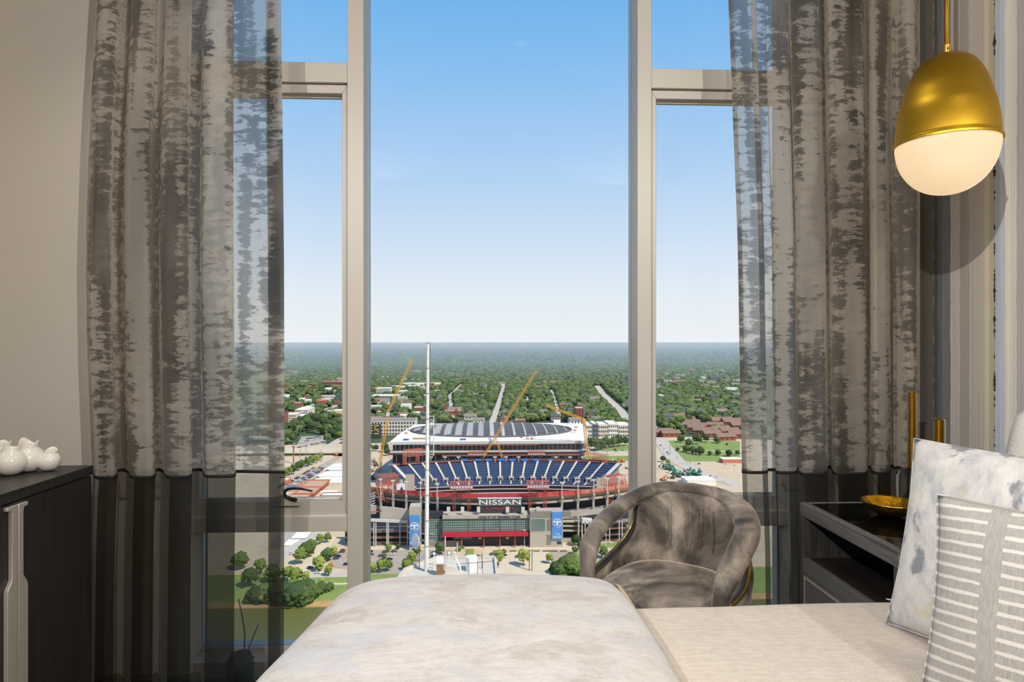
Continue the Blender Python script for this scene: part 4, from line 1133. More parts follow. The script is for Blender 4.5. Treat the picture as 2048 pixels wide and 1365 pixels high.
def tree(x, y, h, kind, label, group, z=GZ):
    t = empty('tree', (x, y, z)); tag(t, label, 'tree', group); t.rotation_euler.z = random.uniform(0, 6.28)
    c = bpy.data.objects.new('crown', CROWNS[kind]); COL.objects.link(c); c.parent = t; c.scale = (h*.92, h*.92, h*.86); c.location = (0, 0, h*.12)
    k = bpy.data.objects.new('trunk', TRUNK); COL.objects.link(k); k.parent = t; k.scale = (h, h, h)
    return t
CROWNW = ['round mid green tree', 'broad mid green tree', 'slim pale green tree', 'round dark green tree', 'broad dark green tree', 'broad pale green tree']
def tree_px(u, v, hpx, kind, label, group):
    g = gp(u, v); label = f'{CROWNW[kind]} {label}' + (', behind the sheer' if u < 565 and len(label.split()) < 10 else '')
    return tree(g.x, g.y, hpx*pxw(g.y), kind, label, group)
def bush_px(u, v, hpx, kind, label, group):
    g = gp(u, v); h = hpx*pxw(g.y)
    c = bpy.data.objects.new('bush', CROWNS[kind]); COL.objects.link(c); c.location = (g.x, g.y, GZ - h*.12); c.scale = (h*1.1, h*1.1, h); c.rotation_euler.z = random.uniform(0, 6)
    tag(c, label, 'bush', group); return c
GT = 'trees in the river park'
for i, (u, v, h, k) in enumerate(((600, 1130, 36, 0), (612, 1117, 34, 1), (623, 1107, 30, 0), (640, 1090, 25, 2), (655, 1087, 22, 0), (655, 1124, 28, 1), (668, 1114, 24, 2), (638, 1143, 32, 5), (657, 1154, 26, 2), (575, 1166, 38, 2),
                                  (592, 1168, 34, 5), (612, 1168, 28, 2), (644, 1174, 20, 2), (520, 1150, 34, 0), (480, 1140, 36, 1), (545, 1165, 36, 1), (500, 1175, 40, 3))):
    tree_px(u, v, h, k, 'in the park ' + ('by the river lawn' if v > 1148 else 'along the ramp street' if v > 1112 else 'at the top of the ramp street'), GT)
for i, (u, v, h, k) in enumerate(((575, 1208, 44, 3), (592, 1211, 46, 4), (608, 1208, 42, 3), (624, 1197, 34, 1), (642, 1187, 24, 4), (658, 1182, 20, 3), (556, 1206, 46, 4), (535, 1205, 44, 1), (510, 1208, 40, 3), (585, 1190, 34, 1), (615, 1186, 28, 4), (600, 1196, 36, 4))):
    bush_px(u, v, h, k, ('broad dark' if k == 4 else 'round dark' if k == 3 else 'mid') + ' green bush on the river bank, ' + ('behind the sheer' if u < 565 else 'in the left clump' if u < 600 else 'in the right clump'), 'bushes on the river bank')
GL = 'young trees in the stadium car parks'
for (u, v, h, k) in ((742, 1148, 24, 5), (762, 1147, 32, 2), (776, 1144, 26, 0), (769, 1122, 16, 0), (777, 1106, 18, 0), (797, 1100, 12, 3), (824, 1132, 32, 2), (814, 1142, 24, 5), (833, 1114, 24, 0), (880, 1110, 26, 3), (918, 1104, 12, 1),
                     (997, 1132, 38, 2), (1007, 1112, 14, 0), (1047, 1134, 42, 2), (1099, 1129, 26, 2)):
    tree_px(u, v, h, k, 'in the car park ' + ('left of the left banner' if u < 805 else 'near the mast dish' if u < 850 else 'in front of the stadium glass' if u < 960 else 'on the pale court'), GL)
for (u, v, h, k) in ((1112, 1148, 30, 3), (1134, 1148, 42, 1), (1156, 1149, 42, 1), (1128, 1140, 30, 0), (1148, 1132, 30, 0), (1165, 1140, 32, 3), (1122, 1152, 26, 4)):
    bush_px(u, v, h, k, ('dark' if k in (3, 4) else 'bright') + ' green bush ' + ('at the left end of' if u < 1125 else 'in the middle of' if u < 1150 else 'at the right end of') + ' the clump left of the armchair', 'bushes left of the armchair')
for (u, v, h, k) in ((1152, 1093, 24, 3), (1161, 1101, 20, 3), (1149, 1110, 18, 0), (1208, 1118, 26, 0), (1238, 1100, 10, 3), (1255, 1100, 10, 3)):
    tree_px(u, v, h, k, 'at the right corner of the old stadium' + ('' if u > 1200 else ''), 'trees at the stadium corner')
for (u, v, h, k) in ((570, 957, 24, 2), (578, 953, 22, 2), (587, 950, 22, 0), (597, 942, 20, 3), (603, 937, 18, 3), (615, 934, 21, 0), (624, 931, 22, 0), (634, 927, 20, 2), (641, 922, 17, 0)):
    tree_px(u, v, h, k, 'beside the big car lot, ' + ('nearer clump' if u < 606 else 'farther clump'), 'street trees by the car lot')
for (u, v, h, k) in ((1326, 925, 14, 3), (1336, 930, 12, 5), (1327, 938, 8, 3), (1420, 912, 10, 4), (1436, 912, 12, 4), (1458, 914, 14, 4), (1475, 912, 12, 3), (1355, 903, 8, 4), (1454, 892, 6, 3), (1386, 909, 16, 4), (1400, 911, 18, 4), (1372, 906, 15, 4), (1378, 896, 20, 3), (1395, 890, 24, 3), (1362, 886, 16, 4), (1412, 886, 18, 3), (1435, 888, 14, 4)):
    tree_px(u, v, h, k, 'on the green field, ' + ('beside the road' if u < 1345 else 'upper left part' if u < 1416 and v < 900 else 'middle row' if u < 1405 else 'right part'), 'trees on the green field')
for (u, v, h, k) in ((1180, 900, 26, 3), (1190, 902, 28, 3), (1202, 901, 24, 3), (1212, 898, 26, 3), (1226, 896, 24, 3), (1238, 894, 26, 3), (1250, 892, 20, 3), (1166, 902, 20, 3), (740, 905, 18, 3), (752, 903, 14, 3), (770, 905, 20, 3), (775, 912, 16, 3)):
    tree_px(u, v, h, k, 'on the grass bank, ' + ('left of the new stadium' if u < 800 else 'behind its right end' if u < 1210 else 'beside the right mullion'), 'trees behind the new stadium')

# ------------------------------------------------------------------ building helpers
M_white = plain('white_roof_membrane', (236,230,220), .8, var=.04, vscale=.08)
M_cream = plain('cream_wall', (220,210,194), .85, var=.04, vscale=.1)
M_greyw = plain('grey_wall', (168,162,154), .85, var=.04, vscale=.1)
M_brick = plain('red_brick_wall', (150,86,66), .9, var=.1, vscale=.4)
M_brickr = plain('terracotta_parapet', (196,120,88), .85, var=.06, vscale=.3)
M_roofg = plain('grey_shingle', (136,126,116), .9, var=.1, vscale=.3)
M_roofb = plain('brown_shingle', (140,112,94), .9, var=.1, vscale=.3)
M_roofd = plain('dark_roof', (92,90,90), .9, var=.1, vscale=.2)
M_win = plain('dark_window', (52,58,66), .2, spec=.6)
M_bluew = plain('blue_grey_wall', (96,108,124), .85)
M_stone = plain('stadium_concrete', (182,172,156), .85, var=.06, vscale=.12)
M_stoned = plain('weathered_concrete', (140,132,120), .88, var=.1, vscale=.15)
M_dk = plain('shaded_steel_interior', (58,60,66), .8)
M_redst = plain('red_painted_steel', (176,92,78), .7, var=.08, vscale=.4)
M_red = plain('crimson_band', (186,36,56), .6)
M_seatb = plain('navy_seats', (58,78,110), .7, var=.12, vscale=.25)
M_seatr = plain('red_seats', (196,66,68), .7, var=.2, vscale=.2)
M_pale = plain('pale_steel', (206,202,194), .6)
M_grey = plain('grey_steel', (150,148,144), .5)
M_yel = plain('crane_yellow', (224,164,66), .6)
M_blue = plain('banner_blue', (84,146,214), .7); M_bluesign = plain('sign_blue', (60,120,205), .6)
M_navy = plain('letter_navy', (50,52,84), .7); M_wht = plain('letter_white', (240,240,238), .7); M_redl = plain('letter_red', (184,60,64), .7)
def glassgrid():
    m, nt, b = newmat('green_curtain_glass'); setin(b, Base__Color=hexlin(66,108,100), Roughness=.08); b.inputs['Specular IOR Level'].default_value = .7
    return m
M_cglass = glassgrid()

class Thing:
    """an Empty with parts given in world coordinates"""
    def __init__(s, name, loc, label, cat, group=None): s.o = empty(name, loc); tag(s.o, label, cat, group); s.l = Vector(loc)
    def part(s, nm, mb, mat, parent=None, smooth=False, label=None, stuff=False, ang=None):
        l = s.l if parent is None else s.l
        mb.v = [(p[0]-l.x, p[1]-l.y, p[2]-l.z) for p in mb.v]
        o = mb.build(nm, mat, parent or s.o, smooth=smooth, ang=ang)
        if label: o['label'] = label
        if stuff: o['kind'] = 'stuff'
        return o
    def box(s, nm, x0, x1, y0, y1, z0, z1, mat, **k): return s.part(nm, MB().box(x0, x1, y0, y1, z0, z1), mat, **k)
def text_mb(txt, x0, x1, z0, z1, y, depth=.3):
    cu = bpy.data.curves.new('lettering', 'FONT'); cu.body = txt; cu.extrude = .02
    o = bpy.data.objects.new('lettering', cu); COL.objects.link(o)
    dg = bpy.context.evaluated_depsgraph_get(); me = bpy.data.meshes.new_from_object(o.evaluated_get(dg))
    vs_ = [v.co.copy() for v in me.vertices]; fs = [tuple(p.vertices) for p in me.polygons]
    bpy.data.objects.remove(o); bpy.data.curves.remove(cu); bpy.data.meshes.remove(me)
    ax, bx2 = min(v.x for v in vs_), max(v.x for v in vs_); ay, by2 = min(v.y for v in vs_), max(v.y for v in vs_)
    mb = MB(); mb.add([(lerp(x0, x1, (v.x-ax)/(bx2-ax)), y - depth*(v.z+.02)/.04, lerp(z0, z1, (v.y-ay)/(by2-ay))) for v in vs_], fs); return mb
# ================================================================== THE OLD STADIUM
YF = 508.0
st = Thing('stadium', (PX(1000, 560), 560, GZ), 'old football stadium with blue upper seats, red steel and a lettered scoreboard', 'stadium')
def ux(u, Y): return PX(u, Y)
# --- far stand: blue seating between pale aisles
tm = (PX(790, 668)+PX(1235, 668))/2; th = (PX(1235, 668)-PX(790, 668))/2
bm_ = (PX(832, 639)+PX(1190, 639))/2; bh = (PX(1190, 639)-PX(832, 639))/2
def deck(t, q):          # t -1..1 along the stand, q 0 bottom .. 1 top
    bx_ = bm_+bh*t; by_ = 650-11*t*t; bz_ = GZ+17.0
    tx_ = tm+th*t; ty_ = 690-22*t*t; tz_ = GZ+33.2
    return Vector((lerp(bx_, tx_, q), lerp(by_, ty_, q), lerp(bz_, tz_, q)))
NS = 17
edges = [-1+2*i/NS for i in range(NS+1)]
for i in range(NS):
    a, b = edges[i], edges[i+1]; g = .006
    mb = MB(); rows = 9
    for r_ in range(rows):
        q0, q1 = r_/rows, (r_+1)/rows
        n_ = 3
        for k in range(n_):
            t0, t1 = lerp(a+g, b-g, k/n_), lerp(a+g, b-g, (k+1)/n_)
            p = [deck(t0, q0), deck(t1, q0), deck(t1, q1), deck(t0, q1)]; zt = p[0].z
            mb.add([p[0], p[1], Vector((p[1].x, p[1].y, p[2].z)), Vector((p[0].x, p[0].y, p[3].z)), p[2], p[3]], [(0,1,2,3), (3,2,4,5)])
    st.part('seating_section', mb, M_seatb)
for i, t in enumerate(edges):
    mb = MB(); n_ = 6; w_ = .013 if 0 < i < NS else .008
    for k in range(n_):
        q0, q1 = .20+.80*k/n_, .20+.80*(k+1)/n_
        p = [deck(t-w_*.7, q0), deck(t+w_*.7, q0), deck(t+w_*.7, q1), deck(t-w_*.7, q1)]
        mb.add([x+Vector((0, -.2, 1.7)) for x in p], [(0,1,2,3)])
    st.part('aisle', mb, plain('aisle_concrete', (206,192,170), .85) if i == 0 else bpy.data.materials['aisle_concrete'])
    c = deck(t, .2)
    if 0 < i < NS:
        st.box('vomitory', c.x-2.6, c.x+2.6, c.y-3.5, c.y+3, c.z-1, c.z+3.6, M_stone)
        st.box('portal', c.x-1.5, c.x+1.5, c.y-3.7, c.y-3.4, c.z, c.z+2.8, M_dk)
        d0, d1 = deck(t, 0), deck(t, .17)
        st.part('aisle', MB().bar(d0+Vector((0, -.3, 1.2)), d1+Vector((0, -.3, 1.8)), 1.2, .3), M_pale)
def arcwall(nm, f0, f1, mat, n=24, thick=1.0, ta=-1, tb=1, label=None):
    """wall following the curve f0 (foot) .. f1 (head)"""
    mb = MB()
    for k in range(n):
        t0, t1 = lerp(ta, tb, k/n), lerp(ta, tb, (k+1)/n)
        a, b, c, d = f0(t0), f0(t1), f1(t1), f1(t0); o_ = Vector((0, thick, 0))
        mb.add([a, b, c, d, a+o_, b+o_, c+o_, d+o_], [(0,1,2,3), (3,2,6,7), (7,6,5,4), (4,5,1,0)])
    return st.part(nm, mb, mat, label=label)
D = lambda q, dy, z: (lambda t: Vector((deck(t, q).x, deck(t, q).y+dy, GZ+z)))
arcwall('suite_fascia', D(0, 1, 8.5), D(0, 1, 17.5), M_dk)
for z in (16.6, 13.0, 9.2): arcwall('suite_ledge', D(0, -.6, z), D(0, -.6, z+.6), M_pale)
arcwall('lower_stand', lambda t: Vector((bm_+bh*t*.96, 618-8*t*t, GZ+3)), D(0, 0, 9.0), M_seatr, thick=.5)
arcwall('rear_wall', D(1, .5, 20), D(1, .5, 36.5), M_dk); arcwall('rear_rail', D(1, -.5, 34.4), D(1, -.5, 35.4), M_redst)
for u in (928, 956, 978, 1004, 1025, 1050, 1072, 1100):
    p = P(u, 920, 688); st.box('screen', p.x-3.2, p.x+3.2, 686, 687, p.z-1.2, p.z+1.2, M_bluesign)
for u in (862, 890, 917, 990, 1012, 1037, 1112, 1140, 1165):
    p = P(u, 916, 689); mb = MB().box(p.x-.35, p.x+.35, 688.5, 689.5, GZ+33, p.z); mb.box(p.x-2, p.x+2, 688.5, 689.5, p.z, p.z+1.2); st.part('lamp_post', mb, M_pale)
for sg in (-1, 1):        # the cut ends of the far stand
    a, b = deck(sg, 0), deck(sg, 1); mb = MB(); w = 1.5*sg
    q = [(a.x, a.y, GZ), (b.x, b.y, GZ), (b.x, b.y, b.z+1), (a.x, a.y, a.z+1)]
    mb.add(q + [(p[0]+w, p[1], p[2]) for p in q], [(0,1,2,3), (7,6,5,4), (0,4,5,1), (1,5,6,2), (2,6,7,3), (3,7,4,0)])
    st.part('end_wall', mb, M_stoned)
    st.part('stair', MB().bar(a+Vector((w, -1, 1.2)), b+Vector((w, -1, 1.4)), 2.4, 1.0), M_pale)
    st.part('stair', MB().bar(a+Vector((w*2.4, -1, .6)), b+Vector((w*2.4, -1, .8)), 1.6, 1.2), M_seatb)
# pale concrete walls and a white banner at the left end
for (u0, u1, v0, v1, Y, mt, nm) in ((811, 829, 948, 984, 628, M_stone, 'end_panel'), (799, 806, 958, 980, 615, M_stone, 'end_panel'), (793, 810, 966, 987, 606, M_wht, 'banner'), (1193, 1215, 958, 990, 628, M_stone, 'end_panel')):
    st.box(nm, PX(u0, Y), PX(u1, Y), Y, Y+1, H(v1, Y), H(v0, Y), mt)
st.part('banner_print', MB().prism([(PX(799, 605), H(985, 605)), (PX(808, 605), H(985, 605)), (PX(806, 605), H(978, 605)), (PX(803, 605), H(971, 605)), (PX(801, 605), H(977, 605))], 0, .3), M_navy).data.transform(Matrix.Identity(4))
bp_ = [o for o in st.o.children if o.name.startswith('banner_print')][0]
for v in bp_.data.vertices:      # stand the print upright on the banner
    x, z, y = v.co.x+st.l.x, v.co.y+st.l.y, v.co.z+st.l.z; v.co = (x-st.l.x, 605.4+y*.5-st.l.y, z-st.l.z)

# --- near bowl: a curved rim of red over canted concrete, columns and dark concourses
XN = PX(1002, 520); RN = 206.0; YC = 520+RN
def ring_(x_half, dr, z):
    def f(t):
        a = t*math.asin(min(.95, x_half/RN)); return Vector((XN+(RN-dr)*sin(a), YC-(RN-dr)*cos(a), GZ+z))
    return f
HWN = 126.0
arcwall('rim_wall', ring_(HWN, .4, 35.0), ring_(HWN, .4, 38.6), plain('rusty_rim', (186,124,104), .85, var=.15, vscale=.2), 36, .8)
arcwall('red_rim', ring_(HWN, -.2, 36.2), ring_(HWN, -.2, 39.2), M_seatr, 24, .5, ta=-.62, tb=.50, label='faded red seat backs along the near rim')
arcwall('rim_steel', ring_(HWN, -.5, 35.4), ring_(HWN, -.5, 36.2), M_redst, 36, .8)
arcwall('canted_soffit', ring_(HWN, 7, 30.6), ring_(HWN, -.3, 35.6), M_stone, 36, 1.0)
arcwall('ring_beam', ring_(HWN, 1.5, 29.6), ring_(HWN, 1.5, 31.2), M_stone, 36, 1.6)
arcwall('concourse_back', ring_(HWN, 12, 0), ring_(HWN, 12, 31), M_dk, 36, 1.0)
arcwall('concourse_floor', ring_(HWN, 3, 20.0), ring_(HWN, 3, 21.2), M_stone, 36, 9)
arcwall('concourse_rail', ring_(HWN, 1.5, 21.2), ring_(HWN, 1.5, 22.6), M_grey, 36, .3)
arcwall('near_seats', ring_(HWN, 30, 16), ring_(HWN, 1.8, 38.0), M_seatr, 36, .5)
for u in (757, 784, 812, 842, 876, 1122, 1155, 1188, 1218, 1243):
    x_ = PX(u, 530); a = math.asin((x_-XN)/RN); r_ = RN+.6
    cx_, cy_ = XN+r_*sin(a), YC-r_*cos(a)
    mb = MB().box(cx_-.9, cx_+.9, cy_-.9, cy_+1.2, GZ, GZ+30); mb.bar((cx_, cy_, GZ+29), (cx_+.2, cy_-1.5, GZ+35), 1.8, 2.0); st.part('column', mb, M_stone)
    mb = MB().box(cx_-.3, cx_+.3, cy_-2, cy_-1.4, GZ+34, GZ+46); mb.box(cx_-1.6, cx_+1.6, cy_-2.2, cy_-1.2, GZ+46, GZ+47.2); st.part('lamp_post', mb, M_pale)
def lattice(mb, p0, p1, w, d, n, t, up=(0, -1, 0)):
    p0 = Vector(p0); p1 = Vector(p1); ax = (p1-p0).normalized(); u_ = Vector(up); s_ = ax.cross(u_).normalized()*(w/2); b_ = s_.cross(ax).normalized()*(d/2)
    cor = [s_+b_, s_-b_, -s_-b_, -s_+b_]
    for c in cor: mb.bar(p0+c, p1+c, t)
    for k in range(n):
        a = p0.lerp(p1, k/n); b = p0.lerp(p1, (k+1)/n)
        for i in range(4):
            c0, c1 = cor[i], cor[(i+1) % 4]
            mb.bar(a+c0, b+c1 if k % 2 else b+c1, t*.75); mb.bar(a+c0, a+c1, t*.7)
    return mb
# light racks of red steel
RK = plain('light_rack_steel', (206,112,92), .7)
def rack(u0, u1, v0, v1, vleg, Y, lean=0.0, legs=(.2, .8)):
    x0, x1 = PX(u0, Y), PX(u1, Y); z0, z1 = H(v1, Y), H(v0, Y); zl = H(vleg, Y)
    r = st.part('light_rack', lattice(MB(), (x0, Y+lean, (z0+z1)/2), (x1, Y+lean, (z0+z1)/2), 4.0, abs(z1-z0), 7, .34, up=(0, 0, 1)), RK)
    for k in legs:
        x_ = lerp(x0, x1, k); st.part('rack_leg', lattice(MB(), (x_, Y+6, zl), (x_, Y+lean, z0), 2.2, 2.2, 7, .34), M_redst)
    n_ = 8
    for k in range(n_):
        x_ = lerp(x0, x1, (k+.5)/n_)
        st.part('floodlight', MB().box(x_-.8, x_+.8, Y+lean-3.4, Y+lean-2.6, z0+.8, z0+2.2), M_pale)
rack(901, 946, 963, 977, 1022, 514, legs=(.15, .82)); rack(1054, 1098, 963, 977, 1022, 514, legs=(.15, .84))
rack(936, 972, 903, 911, 925, 694); rack(1056, 1090, 903, 911, 925, 694)
def slanted(pts, Y0, Y1, w):
    return lattice(MB(), P(pts[0][0], pts[0][1], Y0), P(pts[1][0], pts[1][1], Y1), w, w, 7, .34)
for (a, b, Ya, Yb, w) in (((757, 962), (793, 958), 548, 560, 8), ((758, 966), (765, 1005), 548, 544, 4), ((782, 962), (779, 1008), 556, 544, 4), ((810, 907), (846, 904), 668, 690, 6), ((810, 909), (809, 930), 668, 668, 3), ((837, 907), (834, 928), 682, 682, 3),
                          ((1210, 963), (1246, 958), 556, 575, 8), ((1247, 962), (1253, 995), 575, 560, 4), ((1222, 966), (1220, 1010), 560, 545, 4), ((1181, 913), (1214, 917), 690, 672, 6), ((1191, 918), (1190, 932), 684, 680, 3), ((1212, 920), (1212, 935), 674, 672, 3)):
    st.part('light_rack', slanted((a, b), Ya, Yb, w), RK)
# --- scoreboard with lettering
Yb = 512.0
st.box('scoreboard', PX(956, Yb), PX(1043, Yb), Yb, Yb+3, H(1012, Yb), H(998, Yb), plain('scoreboard_grey', (104,102,98), .8))
st.box('scoreboard_edge', PX(955.5, Yb), PX(1043.5, Yb), Yb-.4, Yb+3, H(998, Yb), H(997.2, Yb), M_pale)
st.box('scoreboard_base', PX(956, Yb), PX(1043, Yb), Yb+.6, Yb+3, H(1029, Yb), H(1012, Yb), M_dk)
st.part('lettering', text_mb('NISSAN', PX(958.5, Yb), PX(1041, Yb), H(1009.6, Yb), H(1000, Yb), Yb-.1), M_wht, label='white lettering on the scoreboard')
st.part('lettering', text_mb('STADIUM', PX(972, Yb), PX(1027, Yb), H(1020, Yb), H(1015, Yb), Yb+.5), M_redl, label='red lettering under the scoreboard')
for u in (897, 925, 957, 1015, 1046, 1076):     # speakers hung on the rail
    p = P(u, 1020, YF+1); st.box('speaker', p.x-1.3, p.x+1.3, YF, YF+2, p.z-2, p.z+2, M_pale)
# --- glazed entrance front
zf = lambda v: H(v, YF)
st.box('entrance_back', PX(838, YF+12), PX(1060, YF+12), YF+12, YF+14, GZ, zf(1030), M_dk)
st.box('fascia', PX(885, YF), PX(1060, YF), YF-1, YF+12, zf(1036.5), zf(1030), M_stone)
st.part('lettering', text_mb('HOME OF THE TENNESSEE TITANS', PX(958, YF), PX(1040, YF), zf(1035.3), zf(1031.6), YF-1.05), M_navy, label='navy lettering on the pale fascia')
st.box('red_line', PX(885, YF), PX(1060, YF), YF-.6, YF+1, zf(1037.6), zf(1036.5), M_red)
def glazing(u0, u1, v0, v1, Y, nu, nv, mat=M_cglass, mull=M_pale, t=.13):
    x0, x1 = PX(u0, Y), PX(u1, Y); z0, z1 = H(v1, Y), H(v0, Y)
    g = st.box('curtain_glass', x0, x1, Y+.2, Y+.5, z0, z1, mat)
    mb = MB()
    for k in range(nu+1): x_ = lerp(x0, x1, k/nu); mb.box(x_-t/2, x_+t/2, Y, Y+.3, z0, z1)
    for k in range(nv+1): z_ = lerp(z0, z1, k/nv); mb.box(x0, x1, Y-.05, Y+.25, z_-t/2, z_+t/2)
    st.part('glazing_bars', mb, mull)
for (a, b) in ((886, 911), (912, 935), (937, 967), (969, 999), (1001, 1029), (1031, 1059)): glazing(a, b, 1038, 1062, YF, 6, 5)
glazing(857, 885, 1038, 1087, YF+4, 7, 10); glazing(907, 943, 1069, 1077, YF+1, 6, 2)
st.box('canopy', PX(885, YF-4), PX(1057, YF-4), YF-4, YF+2, zf(1070.5), zf(1063.5), M_red, label='crimson canopy band over the gates')
for u in (889, 924, 968, 1000, 1030): st.box('gate_post', PX(u-1, YF-2), PX(u+1, YF-2), YF-2.5, YF-1.5, GZ, zf(1070), M_redst)
for u in (960, 1015): st.box('yellow_sign', PX(u-3, YF), PX(u+3, YF), YF, YF+.4, zf(1078.5), zf(1075), plain('yellow_sign_paint', (226,190,60), .7))
for k, (u0, u1) in enumerate(((925, 966), (970, 998), (1002, 1028), (1032, 1058))): st.box('gate', PX(u0, YF+3), PX(u1, YF+3), YF+3, YF+3.5, GZ, zf(1072), M_dk)
st.box('base_wall', PX(857, YF+2), PX(924, YF+2), YF+2, YF+3, GZ, zf(1082), M_stoned)
# --- right concrete block
Yr = 505.0; zr = lambda v: H(v, Yr)
st.box('concrete_block', PX(1060, Yr), PX(1126, Yr), Yr, Yr+14, GZ, zr(1026), M_stone)
glazing(1062.5, 1090, 1039.5, 1063, Yr-.4, 8, 6)
for (v0, v1) in ((1040, 1063), (1071, 1091)):
    mb = MB()
    for k in range(12): z_ = lerp(zr(v1), zr(v0), (k+.5)/12); mb.box(PX(1094, Yr), PX(1101.5, Yr), Yr-.25, Yr+.1, z_-.28, z_+.28)
    st.part('louvre', mb, M_stoned)
for (u0, u1, v0, v1) in ((1060, 1104, 1024.5, 1037), (1125, 1142, 1025, 1036)): st.box('panel', PX(u0, Yr), PX(u1, Yr), Yr-.2, Yr+2, zr(v1), zr(v0), M_stoned)
st.box('doorway', PX(1114, Yr), PX(1123, Yr), Yr-.2, Yr, zr(1090), zr(1085), M_dk)
# --- banners with the round emblem
def emblem(u0, u1, v0, v1, vc, Y, foot=True):
    x0, x1 = PX(u0, Y), PX(u1, Y); b = st.box('banner', x0, x1, Y, Y+.6, H(v1, Y), H(v0, Y), M_blue, label='blue hanging banner with a round emblem')
    cx_ = (x0+x1)/2; cz_ = H(vc, Y); r = (x1-x0)*.485
    def disc(nm, rr, dy, mat, poly=None, n=36):
        pg = poly or [(cos(2*pi*k/n)*rr, sin(2*pi*k/n)*rr) for k in range(n)]
        m2 = MB(); m2.prism(pg, 0, .12); m2.v = [(cx_+p[0], Y-dy-p[2], cz_+p[1]) for p in m2.v]
        m2.f = [f[::-1] for f in m2.f]
        m2.v = [(p[0]-st.l.x, p[1]-st.l.y, p[2]-st.l.z) for p in m2.v]; return m2.build(nm, mat, b)
    disc('emblem_ring', r, .05, M_red); disc('emblem_ring', r*.94, .2, M_wht); disc('emblem_disc', r*.83, .35, M_blue)
    T = [(-.66, .42), (-.70, .16), (-.52, .10), (-.42, .22), (-.18, .22), (-.13, -.30), (0, -.74), (.13, -.30), (.18, .22), (.42, .22), (.52, .10), (.70, .16), (.66, .42)]
    disc('emblem_letter', r, .5, M_wht, [(p[0]*r, p[1]*r) for p in T])
    for (sx_, sz_) in ((0, .62), (-.50, -.30), (.50, -.30)):
        disc('emblem_star', r, .5, M_wht, [(sx_*r + (.17 if k % 2 == 0 else .07)*r*sin(pi*k/5), sz_*r + (.17 if k % 2 == 0 else .07)*r*cos(pi*k/5)) for k in range(10)])
    if foot:
        m2 = text_mb('TITANS', cx_-r*.45, cx_+r*.45, H(v1-9, Y), H(v1-12, Y), Y-.1); st.part('lettering', m2, M_wht)
        for dv in (6, 3.5): st.box('banner_stripe', x0+.6, x1-.6, Y-.2, Y, H(v1-dv, Y), H(v1-dv-.8, Y), M_wht)
emblem(1104, 1124.5, 1026, 1081, 1048, Yr-1.0)
Yl = 503.0
st.box('banner_tower', PX(818.5, Yl), PX(840, Yl), Yl, Yl+12, GZ, H(1012, Yl), M_stone)
emblem(818.8, 839.4, 1029, 1089, 1052, Yl-1.0)
for u in (823, 829, 836): p = P(u, 1010, Yl+3); st.box('floodlight', p.x-.9, p.x+.9, Yl+2, Yl+4, H(1012, Yl+3), H(1008, Yl+3), M_pale)
# --- left wing: curved wall, parapets and open ramp levels
Yw = 516.0
def wall_px(nm, q, Y, mat, thick=1.5, label=None):
    v_ = [P(u, v, Y) for u, v in q]; mb = MB(); n = len(v_)
    mb.add(v_ + [p+Vector((0, thick, 0)) for p in v_], [tuple(range(n)), tuple(range(2*n-1, n-1, -1))] + [(i, n+i, n+(i+1) % n, (i+1) % n) for i in range(n)])
    return st.part(nm, mb, mat, label=label)
wall_px('curved_wall', [(763, 1038), (818, 1041), (818, 1020), (790, 1016), (763, 1014)], Yw, M_stone)
wall_px('curved_wall', [(728, 1030), (752, 1028), (752, 1012), (728, 1010)], Yw+12, M_stone)
wall_px('parapet', [(715, 1042.5), (816, 1047.5), (816, 1042.5), (763, 1039), (715, 1038)], Yw-4, M_pale)
wall_px('red_line', [(728, 1028), (763, 1024), (763, 1022.5), (728, 1026)], Yw+2, M_redst)
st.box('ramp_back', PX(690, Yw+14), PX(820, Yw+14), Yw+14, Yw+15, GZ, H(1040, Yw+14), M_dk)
for (va, vb_) in ((1062, 1065), (1074, 1077), (1085, 1087)):
    wall_px('ramp_slab', [(690, va+2), (818, va), (818, va+3), (690, vb_+2)], Yw, M_stoned, 13); wall_px('red_line', [(690, va+2), (818, va), (818, va-.9), (690, va+1.1)], Yw-.4, M_redst, .4)
for u in (700, 712, 728, 748, 752, 774, 777, 800, 815): st.box('column', PX(u-.8, Yw-3), PX(u+.8, Yw-3), Yw-4, Yw-3, GZ, H(1042, Yw-3), M_pale)
st.box('base_wall', PX(690, Yw-2), PX(818, Yw-2), Yw-2, Yw-1, GZ, H(1087, Yw-2), M_stoned)
for k in range(5):   # open stair braces at the far left
    st.part('stair_brace', MB().bar(P(737, 992+k*5, 540), P(750, 986+k*5, 540), .7), M_pale)
# --- right wing: concrete band and ramp levels
wall_px('concrete_band', [(1126, 1037), (1240, 1024), (1262, 1021), (1262, 1010), (1220, 1017), (1126, 1025)], 520, M_stone)
st.box('ramp_back', PX(1126, 532), PX(1275, 532), 532, 533, GZ, H(1026, 532), M_dk)
for (v0, v1) in ((1043, 1046), (1052, 1054.5), (1061, 1064)): wall_px('ramp_slab', [(1126, v1), (1166, v1), (1166, v0), (1126, v0)], 518, M_stone, 10)
for u in (1157, 1164): st.box('column', PX(u-1.3, 516), PX(u+1.3, 516), 515, 517, GZ, H(1036, 516), M_stone)
st.box('base_wall', PX(1126, 515), PX(1142, 515), 515, 516, GZ, H(1079, 515), M_stone)
wall_px('ramp_roof', [(1163, 1047), (1186, 1049), (1186, 1042), (1166, 1040)], 514, M_pale, 10)
for k, v0 in enumerate((1048, 1060, 1072, 1082)):
    wall_px('ramp_slab', [(1166, v0+1.5+k), (1262, v0-2), (1262, v0-4), (1166, v0-1+k)], 520, M_stoned, 9); wall_px('red_line', [(1166, v0-1+k), (1262, v0-4), (1262, v0-5), (1166, v0-2+k)], 519, M_redst, .4)
